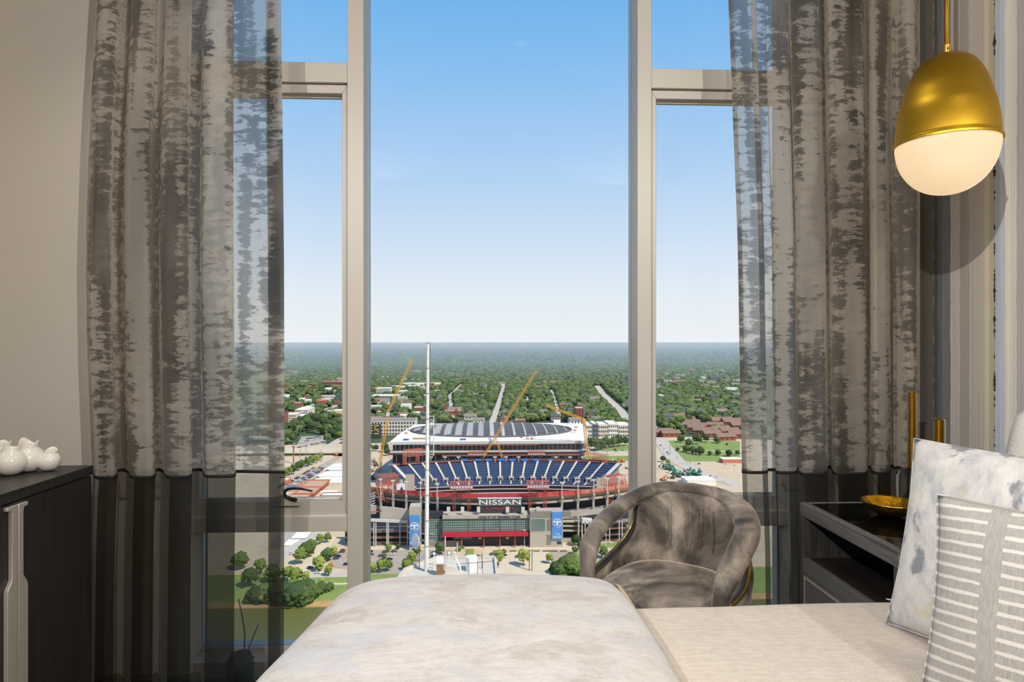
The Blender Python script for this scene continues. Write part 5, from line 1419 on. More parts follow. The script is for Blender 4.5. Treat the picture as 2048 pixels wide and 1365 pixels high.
for u in (1170, 1178, 1190, 1219, 1238, 1244, 1258): st.box('column', PX(u-.8, 515), PX(u+.8, 515), 514, 515, GZ, H(1046, 515), M_pale)
for u in (1049, 1212): p = gp(u, 1096); mb = MB().box(p.x-.2, p.x+.2, p.y-.2, p.y+.2, GZ, GZ+13.5); mb.box(p.x-1.6, p.x+1.6, p.y-.3, p.y+.3, GZ+13.5, GZ+14); t_ = Thing('light_pole', (p.x, p.y, GZ), 'tall pale lamp pole standing on the plaza, ' + ('in front of the entrance canopy' if u < 1100 else 'seen through the armchair arm'), 'lamp post'); t_.part('pole', mb, M_pale)

# ================================================================== THE NEW STADIUM behind
nsd = Thing('domed_stadium', (PX(975, 800), 800, GZ), 'new stadium under construction with a white roof and ribbed oval skylight', 'stadium')
Z1 = GZ + 48.2; YN = 730.0
nl = lambda v: H(v, YN)
rp = [(PX(778, YN), YN), (PX(1172, YN), YN), (PX(1176, 800), 800), (PX(1165, 885), 885), (PX(1110, 893), 893), (PX(880, 893), 893), (PX(829, 885), 885), (PX(800, 800), 800)]
mb = MB(); mb.prism(rp, Z1-2.2, Z1); nsd.part('roof', mb, M_white)
inn = [(lerp(PX(975, 800), x, .965), lerp(805, y, .965)) for x, y in rp]
mb = MB(); mb.prism(inn, GZ, Z1-2.3); nsd.part('core', mb, M_dk)
nsd.box('roof_edge', PX(778, YN)-1, PX(1172, YN)+1, YN-1.5, YN-.1, Z1-2.5, Z1+.6, M_pale)
def slab(nm, u0, u1, v0, v1, Y, mat, d=10): nsd.box(nm, PX(u0, Y), PX(u1, Y), Y, Y+d, H(v1, Y), H(v0, Y), mat)
slab('red_beam', 879, 1077, 888.5, 891.5, YN-1, M_redst, 3); slab('red_beam', 1077, 1171, 886.5, 890, YN-1, M_redst, 3)
slab('floor_slab', 780, 1178, 902.5, 905, YN-3, M_pale, 12); slab('floor_slab', 776, 1182, 905.2, 906.4, YN-5, M_roofd, 12)
slab('red_beam', 776, 900, 906.5, 909, YN-4, M_redst, 4); slab('red_beam', 884, 1165, 908, 911.5, YN-4, M_redst, 4)
slab('lower_slab', 884, 1165, 911.6, 913, YN-4, M_roofd, 10); slab('lower_slab', 776, 880, 928, 930, YN-6, M_stoned, 10)
for u in range(782, 1180, 9):
    x_ = PX(u, YN-2); nsd.box('column', x_-.14, x_+.14, YN-2.4, YN-1.8, H(902.5, YN), Z1-2.3, M_grey)
for u in range(780, 1180, 13):
    x_ = PX(u, YN-3); nsd.box('column', x_-.16, x_+.16, YN-3.4, YN-2.8, GZ, H(906, YN), M_grey)
nsd.part('white_frame', MB().bar(P(1168, 890, YN-4), P(1180, 904, YN-6), 1.6), M_pale)
# oval skylight: dark dome with pale ribs
ec = Vector((PX(983, 826), 826, 0)); ea = (PX(1141, 826)-PX(825, 826))/2; eb = 62.0
def dome(x, y):
    k = max(0, 1-(x/ea)**2-(y/eb)**2); return Z1+.3+6.5*k**.7
mb = MB()
def dfn(i, j):
    r_ = i; a = 2*pi*j; x, y = ea*r_*cos(a), eb*r_*sin(a); return (ec.x+x, ec.y+y, dome(x, y))
mb.grid(dfn, 10, 64); mb.uv = None; nsd.part('skylight', mb, plain('dark_skylight', (80,77,73), .6))
mb = MB(); mb.tube([(ec.x+ea*1.01*cos(2*pi*k/72), ec.y+eb*1.02*sin(2*pi*k/72), Z1+.6) for k in range(72)], 1.3, 6, closed=True); nsd.part('skylight_curb', mb, M_roofd)
def strip_dome(x0, x1, off, mat, nm, yshear=0.0, n=16):
    xm = (x0+x1)/2
    if abs(xm) > ea*.985: return
    yy_ = eb*sqrt(max(0.0, 1-(max(abs(x0), abs(x1))/ea)**2))*.985
    mb = MB(); vv = []
    for k in range(n+1):
        y = lerp(-yy_, yy_, k/n); s_ = yshear*(y/eb)
        for x_ in (x0+s_, x1+s_): vv.append((ec.x+x_, ec.y+y, dome(x_, y)+off))
    mb.add(vv, [(2*k, 2*k+1, 2*k+3, 2*k+2) for k in range(n)]); mb.add([(p[0], p[1], p[2]-.5) for p in vv], [(2*k, 2*k+2, 2*k+3, 2*k+1) for k in range(n)])
    nsd.part(nm, mb, mat)
M_rib = plain('pale_roof_panel', (186,180,172), .6); M_cable = plain('thin_roof_bar', (150,146,142), .6)
NR = 15
for i in range(NR):
    xm = lerp(-ea*.93, ea*.93, i/(NR-1)); w = lerp(8.5, 1.6, smooth01((i-3)/8))
    strip_dome(xm-w/2, xm+w/2, .5, M_rib, 'roof_rib', yshear=0)
    if i < 7:
        for q in range(3): strip_dome(xm-w/2+w*(q+.5)/3-.15, xm-w/2+w*(q+.5)/3+.15, .8, M_roofd, 'rib_seam')
for k in range(9):
    y = lerp(-eb*.85, eb*.85, k/8); xx = ea*sqrt(1-(y/eb)**2)*.98; n = 28; vv = []
    for q in range(n+1):
        x = lerp(-xx, xx, q/n)
        for d in (-.45, .45): vv.append((ec.x+x, ec.y+y+d, dome(x, y+d)+.35))
    mb = MB(); mb.add(vv, [(2*q, 2*q+2, 2*q+3, 2*q+1) for q in range(n)]); nsd.part('purlin', mb, M_cable)
M_tarp = plain('blue_tarpaulin', (48,84,170), .7); M_clut = plain('timber_stack', (190,130,84), .8)
for (u, v, w, mt) in ((812, 881, 11, M_tarp), (926, 880.5, 12, M_tarp), (838, 879, 24, M_clut), (855, 880, 10, M_pale), (1055, 878, 5, M_clut), (1064, 878.5, 5, M_clut), (1043, 876, 4, M_brick), (1150, 862, 5, M_clut), (1152, 856, 6, M_clut), (1148, 866, 8, M_pale), (1098, 868, 5, M_pale), (818, 862, 5, M_clut), (812, 868, 6, M_clut)):
    p = G(u, v, Z1); ww = w*pxw(p.y)/2; nsd.box('roof_stack', p.x-ww, p.x+ww, p.y-2, p.y+2, Z1+.05, Z1+1.4, mt)
mb = MB(); mb.box(PX(1107, 895), PX(1120, 895), 890, 896, Z1, Z1+4); nsd.part('roof_hut', mb, M_white)

# ================================================================== CRANES
def crane(label, segs, base, cab=True):
    b = Vector(base); t = Thing('tower_crane', (b.x, b.y, b.z), label, 'crane')
    for nm, p0, p1, w, n in segs: t.part(nm, lattice(MB(), p0, p1, w, w, n, w*.17), M_yel)
    return t
c1 = crane('tall yellow lattice crane left of the mast, boom leaning right over the treetops', [('mast', P(757, 944, 805), P(776, 828, 805), 2.6, 22), ('boom', P(775, 826, 805), P(824, 720, 805), 2.3, 24)], gp(757, 945))
p = P(776, 827, 805); c1.box('cab', p.x-2, p.x+1.5, 803, 807, p.z-3.5, p.z+1, M_pale)
c2 = crane('yellow lattice crane crossing the middle of the new stadium roof, boom leaning right', [('boom', P(962, 922, 712), P(1073, 741, 712), 2.2, 36), ('a_frame', P(990, 872, 712), P(1008, 926, 712), 1.8, 12)], (PX(975, 712), 712, GZ))
c2.box('crawler', PX(955, 712), PX(985, 712), 706, 718, GZ, GZ+4, M_yel); c2.part('lower_mast', lattice(MB(), (PX(962, 712), 712, GZ+4), P(962, 922, 712), 2.2, 2.2, 8, .4), M_yel)
c3 = crane('orange yellow crane at the right end of the new stadium, jib pointing left', [('mast', P(1182, 972, 722), P(1168, 842, 722), 2.6, 24), ('jib', P(1093, 811, 722), P(1168, 840, 722), 2.3, 20)], (PX(1182, 722), 722, GZ))
p = P(1168, 840, 722); c3.box('cab', p.x-2, p.x+2, 720, 724, p.z-3, p.z+1, M_yel)

# ================================================================== ROOFTOP WITH MAST just below the window
RZ = P(860, 1143, 60).z
M_rfw = plain('rooftop_membrane', (206,196,180), .8, var=.06, vscale=1.2); M_rust = plain('rusty_panel', (150,104,72), .85, var=.2, vscale=3)
M_mastm = plain('galvanised_mast', (226,222,214), .5, var=.05, vscale=2)
tw = Thing('tower_block', (PX(880, 56), 56, GZ), 'neighbouring tower with a white equipment roof right below the window', 'building')
x0, x1 = PX(786, 63), PX(985, 63)
rpl = [tuple(G(*q_, RZ))[:2] for q_ in ((700, 1300), (810, 1142), (872, 1119), (990, 1119), (1010, 1300))]
mb = MB(); mb.prism([(lerp(PX(880, 50), a_, .985), b_-.2) for a_, b_ in rpl], GZ, RZ-.4); tw.part('walls', mb, M_cream)
mb = MB(); mb.prism(rpl, RZ-.4, RZ); tw.part('roof', mb, M_rfw)
for (a_, b_) in zip(rpl, rpl[1:]): tw.part('parapet', MB().bar((a_[0], a_[1], RZ+.12), (b_[0], b_[1], RZ+.12), .22, .26), M_rfw)
def roofthing(name, label, cat, base): return Thing(name, base, label, cat)
q = P(943, 1140, 60); t = roofthing('water_tank', 'white round tank with a shallow conical lid on the rooftop', 'tank', (q.x, q.y, RZ))
mb = MB(); mb.lathe([(.52, 0), (.52, 1.22), (.50, 1.28)], 32, c=(q.x, q.y, RZ)); t.part('shell', mb, M_wht, smooth=True, ang=30)
mb = MB(); mb.lathe([(.53, 1.24), (.53, 1.30), (0, 1.42)], 32, c=(q.x, q.y, RZ)); t.part('lid', mb, M_wht, smooth=True, ang=20)
q = P(880, 1140, 59); t = roofthing('equipment_cabinet', 'rust stained equipment cabinet right of the mast foot', 'cabinet', (q.x, q.y, RZ))
t.box('body', q.x-.3, q.x+.3, q.y-.3, q.y+.3, RZ, RZ+1.05, M_rust); t.box('lid', q.x-.34, q.x+.34, q.y-.34, q.y+.34, RZ+1.05, RZ+1.12, M_pale); t.box('upper_box', q.x-.3, q.x+.3, q.y-.1, q.y+.3, RZ+1.13, RZ+1.6, M_wht)
q = P(903, 1140, 59.5); t = roofthing('rooftop_unit', 'white sloping rooftop air unit between cabinet and tank', 'air unit', (q.x, q.y, RZ))
t.part('housing', MB().add([(q.x-.62, q.y-.4, RZ), (q.x+.62, q.y-.4, RZ), (q.x+.62, q.y+.4, RZ), (q.x-.62, q.y+.4, RZ), (q.x-.5, q.y-.3, RZ+.75), (q.x+.4, q.y-.3, RZ+.55), (q.x+.4, q.y+.3, RZ+.55), (q.x-.5, q.y+.3, RZ+.75)], [(0,3,2,1),(4,5,6,7),(0,1,5,4),(1,2,6,5),(2,3,7,6),(3,0,4,7)]), M_rfw)
for k in range(4): x_ = q.x-.4+k*.22; t.part('rib', MB().bar((x_, q.y-.36, RZ+.1), (x_+.05, q.y-.31, RZ+.62), .03), M_pale)
for (u, v, r_, lab) in ((898, 1107, .13, 'left white ball vent above the rooftop air unit'), (910, 1106, .13, 'right white ball vent above the rooftop air unit'), (868, 1108, .12, 'white ball vent beside the mast')):
    c = P(u, v, 60.6); t = roofthing('ball_vent', lab, 'vent', (c.x, c.y, RZ)); mb = MB(); mb.lathe([(r_*sin(pi*k/10), c.z-RZ-r_*cos(pi*k/10)) for k in range(11)], 18, c=(c.x, c.y, RZ)); t.part('ball', mb, M_wht, smooth=True)
    t.part('stem', MB().tube([(c.x, c.y, RZ), (c.x, c.y, c.z-r_*.8)], .05, 10), M_wht)
q = P(915, 1140, 60); t = roofthing('vent_pipe', 'curved white vent pipe in front of the tank', 'pipe', (q.x, q.y, RZ))
mb = MB(); mb.tube(catmull([(q.x+.25, q.y, RZ), (q.x+.2, q.y, RZ+.5), P(914, 1124, 60), P(911, 1116, 60), P(913, 1112, 60)], 5), .09, 10); t.part('pipe', mb, M_wht, smooth=True)
t = roofthing('pipe_rail', 'long rusty pipe rail running in front of the tank', 'pipe', (P(945, 1130, 58).x, 58, RZ))
mb = MB(); mb.tube([P(920, 1129, 58), P(985, 1123, 58)], .03, 8); t.part('rail', mb, M_rust)
for u in (937, 955, 965): a = P(u, 1127, 58); t.part('post', MB().box(a.x-.025, a.x+.025, 57.98, 58.03, RZ, a.z+.15), M_roofd)
for i, (u, vt, mt) in enumerate(((838.5, 1100, M_roofd), (890.5, 1074, M_pale), (914.5, 1086, M_pale), (964, 1108, M_roofd))):
    a = P(u, vt, 60.5); t = roofthing('whip_antenna', ['thin dark whip antenna left of the mast', 'pale whip antenna right of the mast', 'pale whip antenna behind the air unit', 'thin dark whip antenna right of the tank'][i], 'antenna', (a.x, a.y, RZ))
    t.part('rod', MB().tube([(a.x, a.y, RZ), a], .05 if i in (1, 2) else .035, 8), mt)
q = P(853, 1140, 60); mst = roofthing('radio_mast', 'tall pale radio mast with a dish rising from the rooftop to the horizon', 'mast', (q.x, q.y, RZ))
top = P(856, 686, 60); n = 9
for k in range(n):
    a = Vector(q).lerp(top, k/n); b = Vector(q).lerp(top, (k+1)/n); r_ = lerp(.20, .125, k/n)
    a.z = lerp(RZ, top.z, k/n); b.z = lerp(RZ, top.z, (k+1)/n)
    mst.part('mast_section', MB().tube([a, b], r_, 14), M_mastm, smooth=True, ang=40)
    mst.part('clamp_ring', MB().tube([b-Vector((0, 0, .04)), b+Vector((0, 0, .04))], r_+.035, 14), M_grey)
mst.part('cable_ladder', MB().tube([P(859.5, 1010, 60), P(860, 687, 60)], .035, 6), M_roofd)
for v in range(700, 1130, 16): a = P(853+2.6*(1140-v)/454, v, 60); mst.part('step', MB().bar(a+Vector((-.26, -.1, 0)), a+Vector((.30, -.1, 0)), .03), M_grey)
for (u, v) in ((866, 833), (868, 910)): a = P(855, v, 60); mst.part('bracket', MB().bar(a, P(u, v, 60), .06), M_pale)
mst.part('side_antenna', MB().tube([P(867.5, 832, 60), P(867, 912, 60)], .05, 8), M_pale)
for v in (1082, 1068, 1096): a = P(853, v, 60); mst.part('bracket', MB().bar(a+Vector((-.6, 0, 0)), a+Vector((.7, 0, 0)), .07), M_grey)
# dish seen from the side
dc = P(836, 1083, 60); dn = Vector((-.82, -.55, .1)).normalized(); da = dn.cross(Vector((0, 0, 1))).normalized(); db_ = da.cross(dn)
mb = MB(); vv = []; nr, na = 7, 28
for j in range(nr+1):
    r_ = .66*j/nr
    for k in range(na): a = 2*pi*k/na; vv.append(dc + da*(r_*cos(a)) + db_*(r_*sin(a)*1.05) + dn*(.30*(j/nr)**2))
mb.add(vv, [(j*na+k, j*na+(k+1) % na, (j+1)*na+(k+1) % na, (j+1)*na+k) for j in range(nr) for k in range(na)])
d_ = mst.part('dish', mb, M_mastm, smooth=True, label='grey microwave dish'); md = d_.modifiers.new('solid', 'SOLIDIFY'); md.thickness = .04
mst.part('dish_arm', MB().bar(dc, P(853, 1078, 60), .09), M_roofd)
def where(x, y):
    """in words, where a thing of the far city is found"""
    u = 967+1300*x/y
    a = ('just right of the left curtain edge' if u < 590 else 'left part of the left side light' if u < 620 else 'middle of the left side light' if u < 655 else 'beside the left window stile' if u < 697 else 'hidden behind the left mullion' if u < 737 else 'left of the first crane' if u < 775 else 'between first crane and mast' if u < 850 else 'just right of the mast' if u < 905
         else 'behind the ribbed roof, left of the middle street' if u < 985 else 'behind the ribbed roof, by the second crane' if u < 1085 else 'behind the jib of the right crane' if u < 1165 else 'behind the brick tower house' if u < 1200 else 'left of the long avenue' if u < 1230 else 'beside the right mullion' if u < 1262 else 'hidden behind the right mullion' if u < 1316
         else 'right of the right mullion' if u < 1360 else 'middle of the right side light' if u < 1420 else 'beside the right curtain')
    return a + (', nearest row' if y < 1330 else ', second row' if y < 1450 else ', middle distance' if y < 1900 else ', far off' if y < 2600 else ', farthest')
# ================================================================== CARS
random.seed(5)
PAINT = {n: plain('car_paint_'+n, c, .35, spec=.6) for n, c in (('white', (232,230,226)), ('silver', (170,172,174)), ('black', (40,42,46)), ('grey', (100,102,106)), ('red', (160,50,44)), ('blue', (56,78,120)), ('yellow', (232,178,40)))}
M_tyre = plain('tyre', (30,30,30), .9)
CARM = {}
def car_mesh(paint):
    mb = MB()
    body = [(-2.25, .35), (2.25, .35), (2.25, .75), (1.95, .95), (.95, 1.02), (-1.9, 1.05), (-2.2, .9)]
    cab = [(-1.75, 1.03), (.95, 1.01), (.35, 1.5), (-1.35, 1.52)]
    for pg, w, mi in ((body, .9, 0), (cab, .8, 1), ([(-1.3, 1.521), (.3, 1.501), (.25, 1.56), (-1.25, 1.57)], .74, 0)):
        n = len(pg); mb.add([(x, -w, z) for x, z in pg] + [(x, w, z) for x, z in pg], [tuple(range(n)), tuple(range(2*n-1, n-1, -1))] + [(i, n+i, n+(i+1) % n, (i+1) % n) for i in range(n)], mi)
    for x in (-1.4, 1.4):
        for y in (-.92, .70):
            k = 8; mb.add([(x+.34*cos(2*pi*i/k), y, .34+.34*sin(2*pi*i/k)) for i in range(k)] + [(x+.34*cos(2*pi*i/k), y+.22, .34+.34*sin(2*pi*i/k)) for i in range(k)], [tuple(range(k)), tuple(range(2*k-1, k-1, -1))] + [(i, k+i, k+(i+1) % k, (i+1) % k) for i in range(k)], 2)
    o = mb.build('car', [PAINT[paint], M_win, M_tyre]); d = o.data; bpy.data.objects.remove(o); return d
for n in PAINT: CARM[n] = car_mesh(n)
def car(x, y, ang, paint, label, group, z=GZ+.6):
    o = bpy.data.objects.new('car', CARM[paint]); COL.objects.link(o); o.location = (x, y, z); o.rotation_euler.z = ang
    tag(o, label, 'car', group); return o
def pick(): return random.choices(list(PAINT)[:6], (5, 3, 4, 3, 1.3, 1))[0]
def car_row(a, b, n, ang, where, group, fill=.8):
    pa, pb = gp(*a), gp(*b)
    for k in range(n):
        if random.random() > fill: continue
        p = pa.lerp(pb, k/max(1, n-1)); c = pick()
        car(p.x, p.y, ang+random.uniform(-.04, .04), c, f'{c} car {where}', group)
# parking lot left of the white roofs: slanting rows
for i, (a, b, n) in enumerate((((572, 972), (628, 938), 16), ((586, 972), (640, 938), 17), ((592, 974), (650, 938), 18), ((610, 975), (655, 944), 14), ((560, 976), (600, 950), 10))):
    car_row(a, b, n, .1, 'in the big lot left of the white roofs, ' + ['fourth row from the roofs', 'third row from the roofs', 'second row from the roofs', 'row nearest the roofs', 'row by the street trees'][i], 'cars in the big left lot', .9)
for i, (a, b, n) in enumerate((((575, 905), (600, 896), 8), ((585, 890), (640, 878), 16), ((590, 884), (650, 873), 16), ((600, 896), (650, 886), 14))):
    car_row(a, b, n, .3, 'in the lot beyond the bridge, ' + ['short row at its left', 'farthest row', 'middle row', 'nearest row'][i], 'cars in the lot beyond the bridge', .75)
for (u, v, c, w) in ((668, 1108, 'grey', ''), (674, 1112, 'silver', ''), (676, 1116, 'black', ''), (672, 1120, 'blue', ''), (684, 1107, 'red', ''), (686, 1104, 'grey', ''), (693, 1132, 'black', ''), (696, 1127, 'white', '')):
    g = gp(u, v); car(g.x, g.y, .15, c, f'{c} car parked in the small lot beside the left mullion', 'cars in the small lot')
for (u, v, c, a, lab) in ((635, 1149, 'white', 0, 'white car driving on the river street'), (620, 1139, 'grey', .6, 'grey car turning into the ramp street'), (662, 1133, 'yellow', 0, 'yellow car at the end of the small lot'), (583, 1110, 'white', 1, 'white van on the street behind the park trees')):
    g = gp(u, v); car(g.x, g.y, a, c, lab, None)
for (u, v, c) in ((740, 1106, 'black'), (788, 1106, 'grey'), (784, 1112, 'white'), (779, 1122, 'black'), (762, 1115, 'grey'), (835, 1120, 'white'), (832, 1124, 'silver'), (866, 1118, 'black'), (872, 1122, 'grey'), (812, 1124, 'black'), (770, 1107, 'grey'), (846, 1116, 'white'), (868, 1112, 'silver'), (742, 1112, 'grey')):
    g = gp(u, v); car(g.x, g.y, .1, c, f'{c} car in the grey lot left of the rooftop mast', 'cars left of the mast')
for (u, v, c) in ((1008, 1114, 'black'), (1007, 1118, 'white'), (1036, 1117, 'grey'), (957, 1117, 'black'), (985, 1112, 'grey'), (985, 1124, 'black'), (984, 1130, 'grey'), (990, 1138, 'black')):
    g = gp(u, v); car(g.x, g.y, .05, c, f'{c} car on the pale court below the stadium entrance', 'cars on the pale court')
for i, (u, v) in enumerate(((1200, 904), (1230, 901), (1232, 904), (1245, 903), (1255, 905), (1190, 906))): g = gp(u, v); c = pick(); car(g.x, g.y, 0, c, f'{c} car on the highway behind the new stadium', 'cars on the highway')
for (u, v) in ((1321, 893), (1329, 900), (1335, 907), (1338, 911), (1355, 917), (1375, 942), (1434, 956), (1449, 966), (1421, 954), (1452, 930), (1470, 933), (1398, 930)): g = gp(u, v); c = pick(); car(g.x, g.y, .8, c, f'{c} car on the road right of the right mullion', 'cars on the right road')
for k in range(14): g = gp(1405+k*1.6, 846+k*1.7); c = pick(); car(g.x, g.y, 1.1, c, f'{c} car parked along the terrace street', 'cars on the terrace street')

# ================================================================== NAMED BUILDINGS
def bld(label, u0, u1, vtop, vbase, depth, wall, roof, name='building', cat='building', group=None, rows=0, cols=0, win=M_win, par=.8, rz=0.0, wfrac=.55):
    """flat roofed block whose front foot runs from column u0 to u1 at row vbase"""
    Y = gp((u0+u1)/2, vbase).y; x0, x1 = PX(u0, Y), PX(u1, Y); h = H(vtop, Y)-GZ
    t = empty(name, ((x0+x1)/2, Y, GZ), rz); tag(t, label, cat, group); w = (x1-x0)/2
    MB().box(-w, w, 0, depth, 0, h).build('walls', wall, t)
    mb = MB().box(-w-.2, w+.2, -.2, depth+.2, h, h+.4); mb.build('roof', roof, t)
    if par:
        mb = MB(); mb.box(-w-.2, w+.2, -.2, .3, h+.4, h+.4+par); mb.box(-w-.2, w+.2, depth-.3, depth+.2, h+.4, h+.4+par); mb.box(-w-.2, -w+.3, .3, depth-.3, h+.4, h+.4+par); mb.box(w-.3, w+.2, .3, depth-.3, h+.4, h+.4+par); mb.build('parapet', wall, t)
    if rows:
        for r_ in range(rows):
            for c in range(cols):
                cw = 2*w/cols; rh = h/rows; x = -w+cw*(c+.5); z = rh*(r_+.5)
                MB().box(x-cw*wfrac/2, x+cw*wfrac/2, -.15, .05, z-rh*.28, z+rh*.28).build('window', win, t)
    return t
bld('white framed apartment block standing at the left edge of the side light', 560, 592, 828, 849, 30, M_cream, M_white, rows=4, cols=9)
bld('pale apartment block stepping back beside the white framed one', 590, 615, 819, 836, 60, M_cream, M_white, rows=4, cols=6)
bld('dark brick corner block left of the white apartments', 545, 569, 826, 852, 26, M_brick, M_roofd, rows=4, cols=4)
bld('small brick hall with a pale forecourt on the climbing road', 632, 650, 801, 812, 40, M_brick, M_brickr, par=0)
bld('sand coloured low hall left of the left mullion', 665, 700, 821, 832, 30, plain('sand_wall', (222,196,140), .8), M_white)
bld('dark blue block beside the left mullion', 672, 690, 790, 800, 30, M_bluew, M_roofd, rows=2, cols=4)
bld('long red brick school with two tiers of windows beside the left mullion', 642, 700, 764, 773, 60, M_brick, M_brickr, rows=2, cols=12)
bld('low dark depot among the trees', 620, 650, 846, 854, 30, M_roofd, M_roofd)
bld('white hotel block on the left of the first crane', 752, 780, 777, 789, 45, M_cream, M_white, rows=5, cols=9)
bld('long pale parking block in front of the hotel', 742, 796, 792, 800, 60, M_greyw, M_white, rows=2, cols=10)
bld('pale block with dark window strips beside the first crane', 797, 812, 783, 792, 40, M_cream, M_white, rows=3, cols=5)
bld('low beige warehouse behind the first crane', 815, 838, 772, 779, 50, M_cream, M_white)
bld('red brick block left of the mast', 840, 852, 775, 782, 40, M_brick, M_white)
bld('long white warehouse behind the mast', 832, 880, 768, 774, 60, M_cream, M_white)
ap = bld('long apartment block with grey gables behind the left end of the new stadium', 737, 830, 842, 872, 40, M_cream, M_roofg, rows=4, cols=16)
bld('dark navy apartment wing with yellow lettered wall left of the first crane', 733, 761, 850, 876, 6, plain('navy_wall', (58,64,74), .8), M_roofd)
ylt = plain('mural_yellow', (232,196,60), .7)
nav = [o for o in bpy.data.objects if o.get('label', '').startswith('dark navy apartment')][0]
for k, (u, v, w) in enumerate(((742, 852, 7), (741, 857, 6), (742, 862, 7), (741, 867, 6), (753, 852, 9), (750, 856, 3), (753, 860, 9), (756, 864, 3), (753, 868, 9))):
    Y = nav.location.y-.4; a = P(u, v, Y); ww = w*pxw(Y)/2; MB().box(a.x-ww-nav.location.x, a.x+ww-nav.location.x, 0, .3, a.z-.8-GZ, a.z+.8-GZ).build('mural_bar', ylt, nav, loc=(0, -.5, 0))
bld('dark gabled hall behind the lettered apartments', 760, 800, 836, 846, 40, M_greyw, M_roofd)
bld('flat pale office among trees left of the mast', 797, 812, 832, 838, 30, M_cream, M_white)
bld('slim brick tower house behind the right crane', 1151, 1168, 818, 846, 22, M_brick, M_white, rows=7, cols=3, wfrac=.3)
for k, (u0, u1, vt) in enumerate(((1172, 1184, 852), (1185, 1196, 850), (1197, 1216, 852), (1217, 1236, 850), (1237, 1262, 853))):
    bld(['cream apartment wing behind the right crane mast', 'grey apartment bay behind the tree bank', 'long cream apartment wing behind the tree bank', 'white apartment wing with balconies beside the avenue', 'cream apartment wing beside the right mullion'][k], u0, u1, vt, 884, 40, [M_cream, M_bluew, M_cream, M_white, M_cream][k], M_white, rows=4, cols=[3, 2, 5, 5, 6][k])
# white long sheds at the left
for k, (u0, u1, vb, vt, dv) in enumerate(((646, 690, 943, 938, 12), (630, 690, 957, 951, 10), (614, 690, 970, 963, 10))):
    Y = gp(650, vb).y; x0, x1 = PX(u0, Y), PX(u1, Y); dY = gp(650, vb-dv).y - Y
    t = Thing('warehouse', ((x0+x1)/2, Y, GZ), ['farthest white roofed shed beside the left mullion', 'middle white roofed shed beside the left mullion', 'nearest white roofed shed with a row of doors'][k], 'building')
    h = H(vt, Y)-GZ; mb = MB(); sk = (x1-x0)*.22
    mb.prism([(x0, Y), (x1, Y), (x1+sk, Y+dY), (x0+sk, Y+dY)], GZ, GZ+h); t.part('walls', mb, M_cream)
    for q in range(2):
        a0, a1 = q/2, (q+1)/2-.02; mb = MB(); f = lambda s_, e: (lerp(x0, x0+sk, s_)-.5 if e == 0 else lerp(x1, x1+sk, s_)+.5, Y+dY*s_)
        mb.prism([f(a0, 0), f(a0, 1), f(a1, 1), f(a1, 0)], GZ+h, GZ+h+.8+.3*q); t.part('roof_panel', mb, M_white)
    for q in range(8):
        x = lerp(x0+2, x1-2, q/7); t.box('door', x-1.5, x+1.5, Y-.2, Y, GZ, GZ+h*.7, M_greyw)
# stepped terracotta brick building at the lever
M_tanroof = plain('tan_gravel_roof', (196,160,130), .9, var=.1, vscale=.3)
Yb0 = gp(600, 1010).y; t = Thing('brick_building', (PX(605, Yb0), Yb0, GZ), 'stepped terracotta brick building behind the window lever', 'building')
for (u0, u1, vt, dy0, dy1, nm) in ((588, 628, 985, 30, 60, 'tall_wing'), (600, 645, 972, 60, 95, 'rear_wing'), (565, 606, 1000, 0, 32, 'front_wing'), (565, 588, 976, 62, 95, 'side_wing')):
    Y = Yb0+dy0; z = H(vt, Y); x0, x1 = PX(u0, Y), PX(u1, Y); t.box(nm, x0, x1, Y, Yb0+dy1, GZ, z, M_brick); t.box('roof', x0+.6, x1-.6, Y+.6, Yb0+dy1-.6, z, z+.2, M_tanroof)
    mb = MB(); 
    for a in ((x0-.2, x1+.2, Y-.2, Y+.5), (x0-.2, x0+.5, Y+.5, Yb0+dy1), (x1-.5, x1+.2, Y+.5, Yb0+dy1), (x0+.5, x1-.5, Yb0+dy1-.5, Yb0+dy1)): mb.box(*a, z, z+1.4)
    t.part('parapet', mb, M_brickr)
    for q in range(5): x = lerp(x0+2, x1-2, q/4); t.box('window', x-1, x+1, Y-.1, Y+.1, z-4.5, z-2.5, M_win)
bld('low grey flat roofed shed beside the terracotta building', 566, 590, 975, 985, 18, M_greyw, M_bluew)
for k, (u0, u1, vt, vb) in enumerate(((640, 690, 990, 1000), (655, 700, 1003, 1012), (566, 575, 958, 972), (640, 672, 985, 990))):
    bld(['brown trimmed low shop right of the terracotta building', 'second low shop with a dark canopy beside the sash stile', 'small pink walled shop by the curtain edge', 'pale flat shed behind the low shops'][k], u0, u1, vt, vb, 14, [M_brick, M_brick, M_brickr, M_cream][k], M_white)
for k, (u0, u1, vb, vt) in enumerate(((566, 590, 1092, 1086), (582, 612, 1080, 1072))): bld(['flat pale roofed shed with a dark edge left of the street', 'second flat pale roofed shed, farther up the street'][k], u0, u1, vt, vb, 16, M_roofd, M_white, par=0)
bld('white tent roofed hall beside the curving road', 1375, 1432, 966, 972, 24, M_white, M_white, par=0)
bld('long low pink walled depot at the far edge of the sandy lot', 1446, 1485, 923, 928, 14, M_brickr, M_white, par=0)
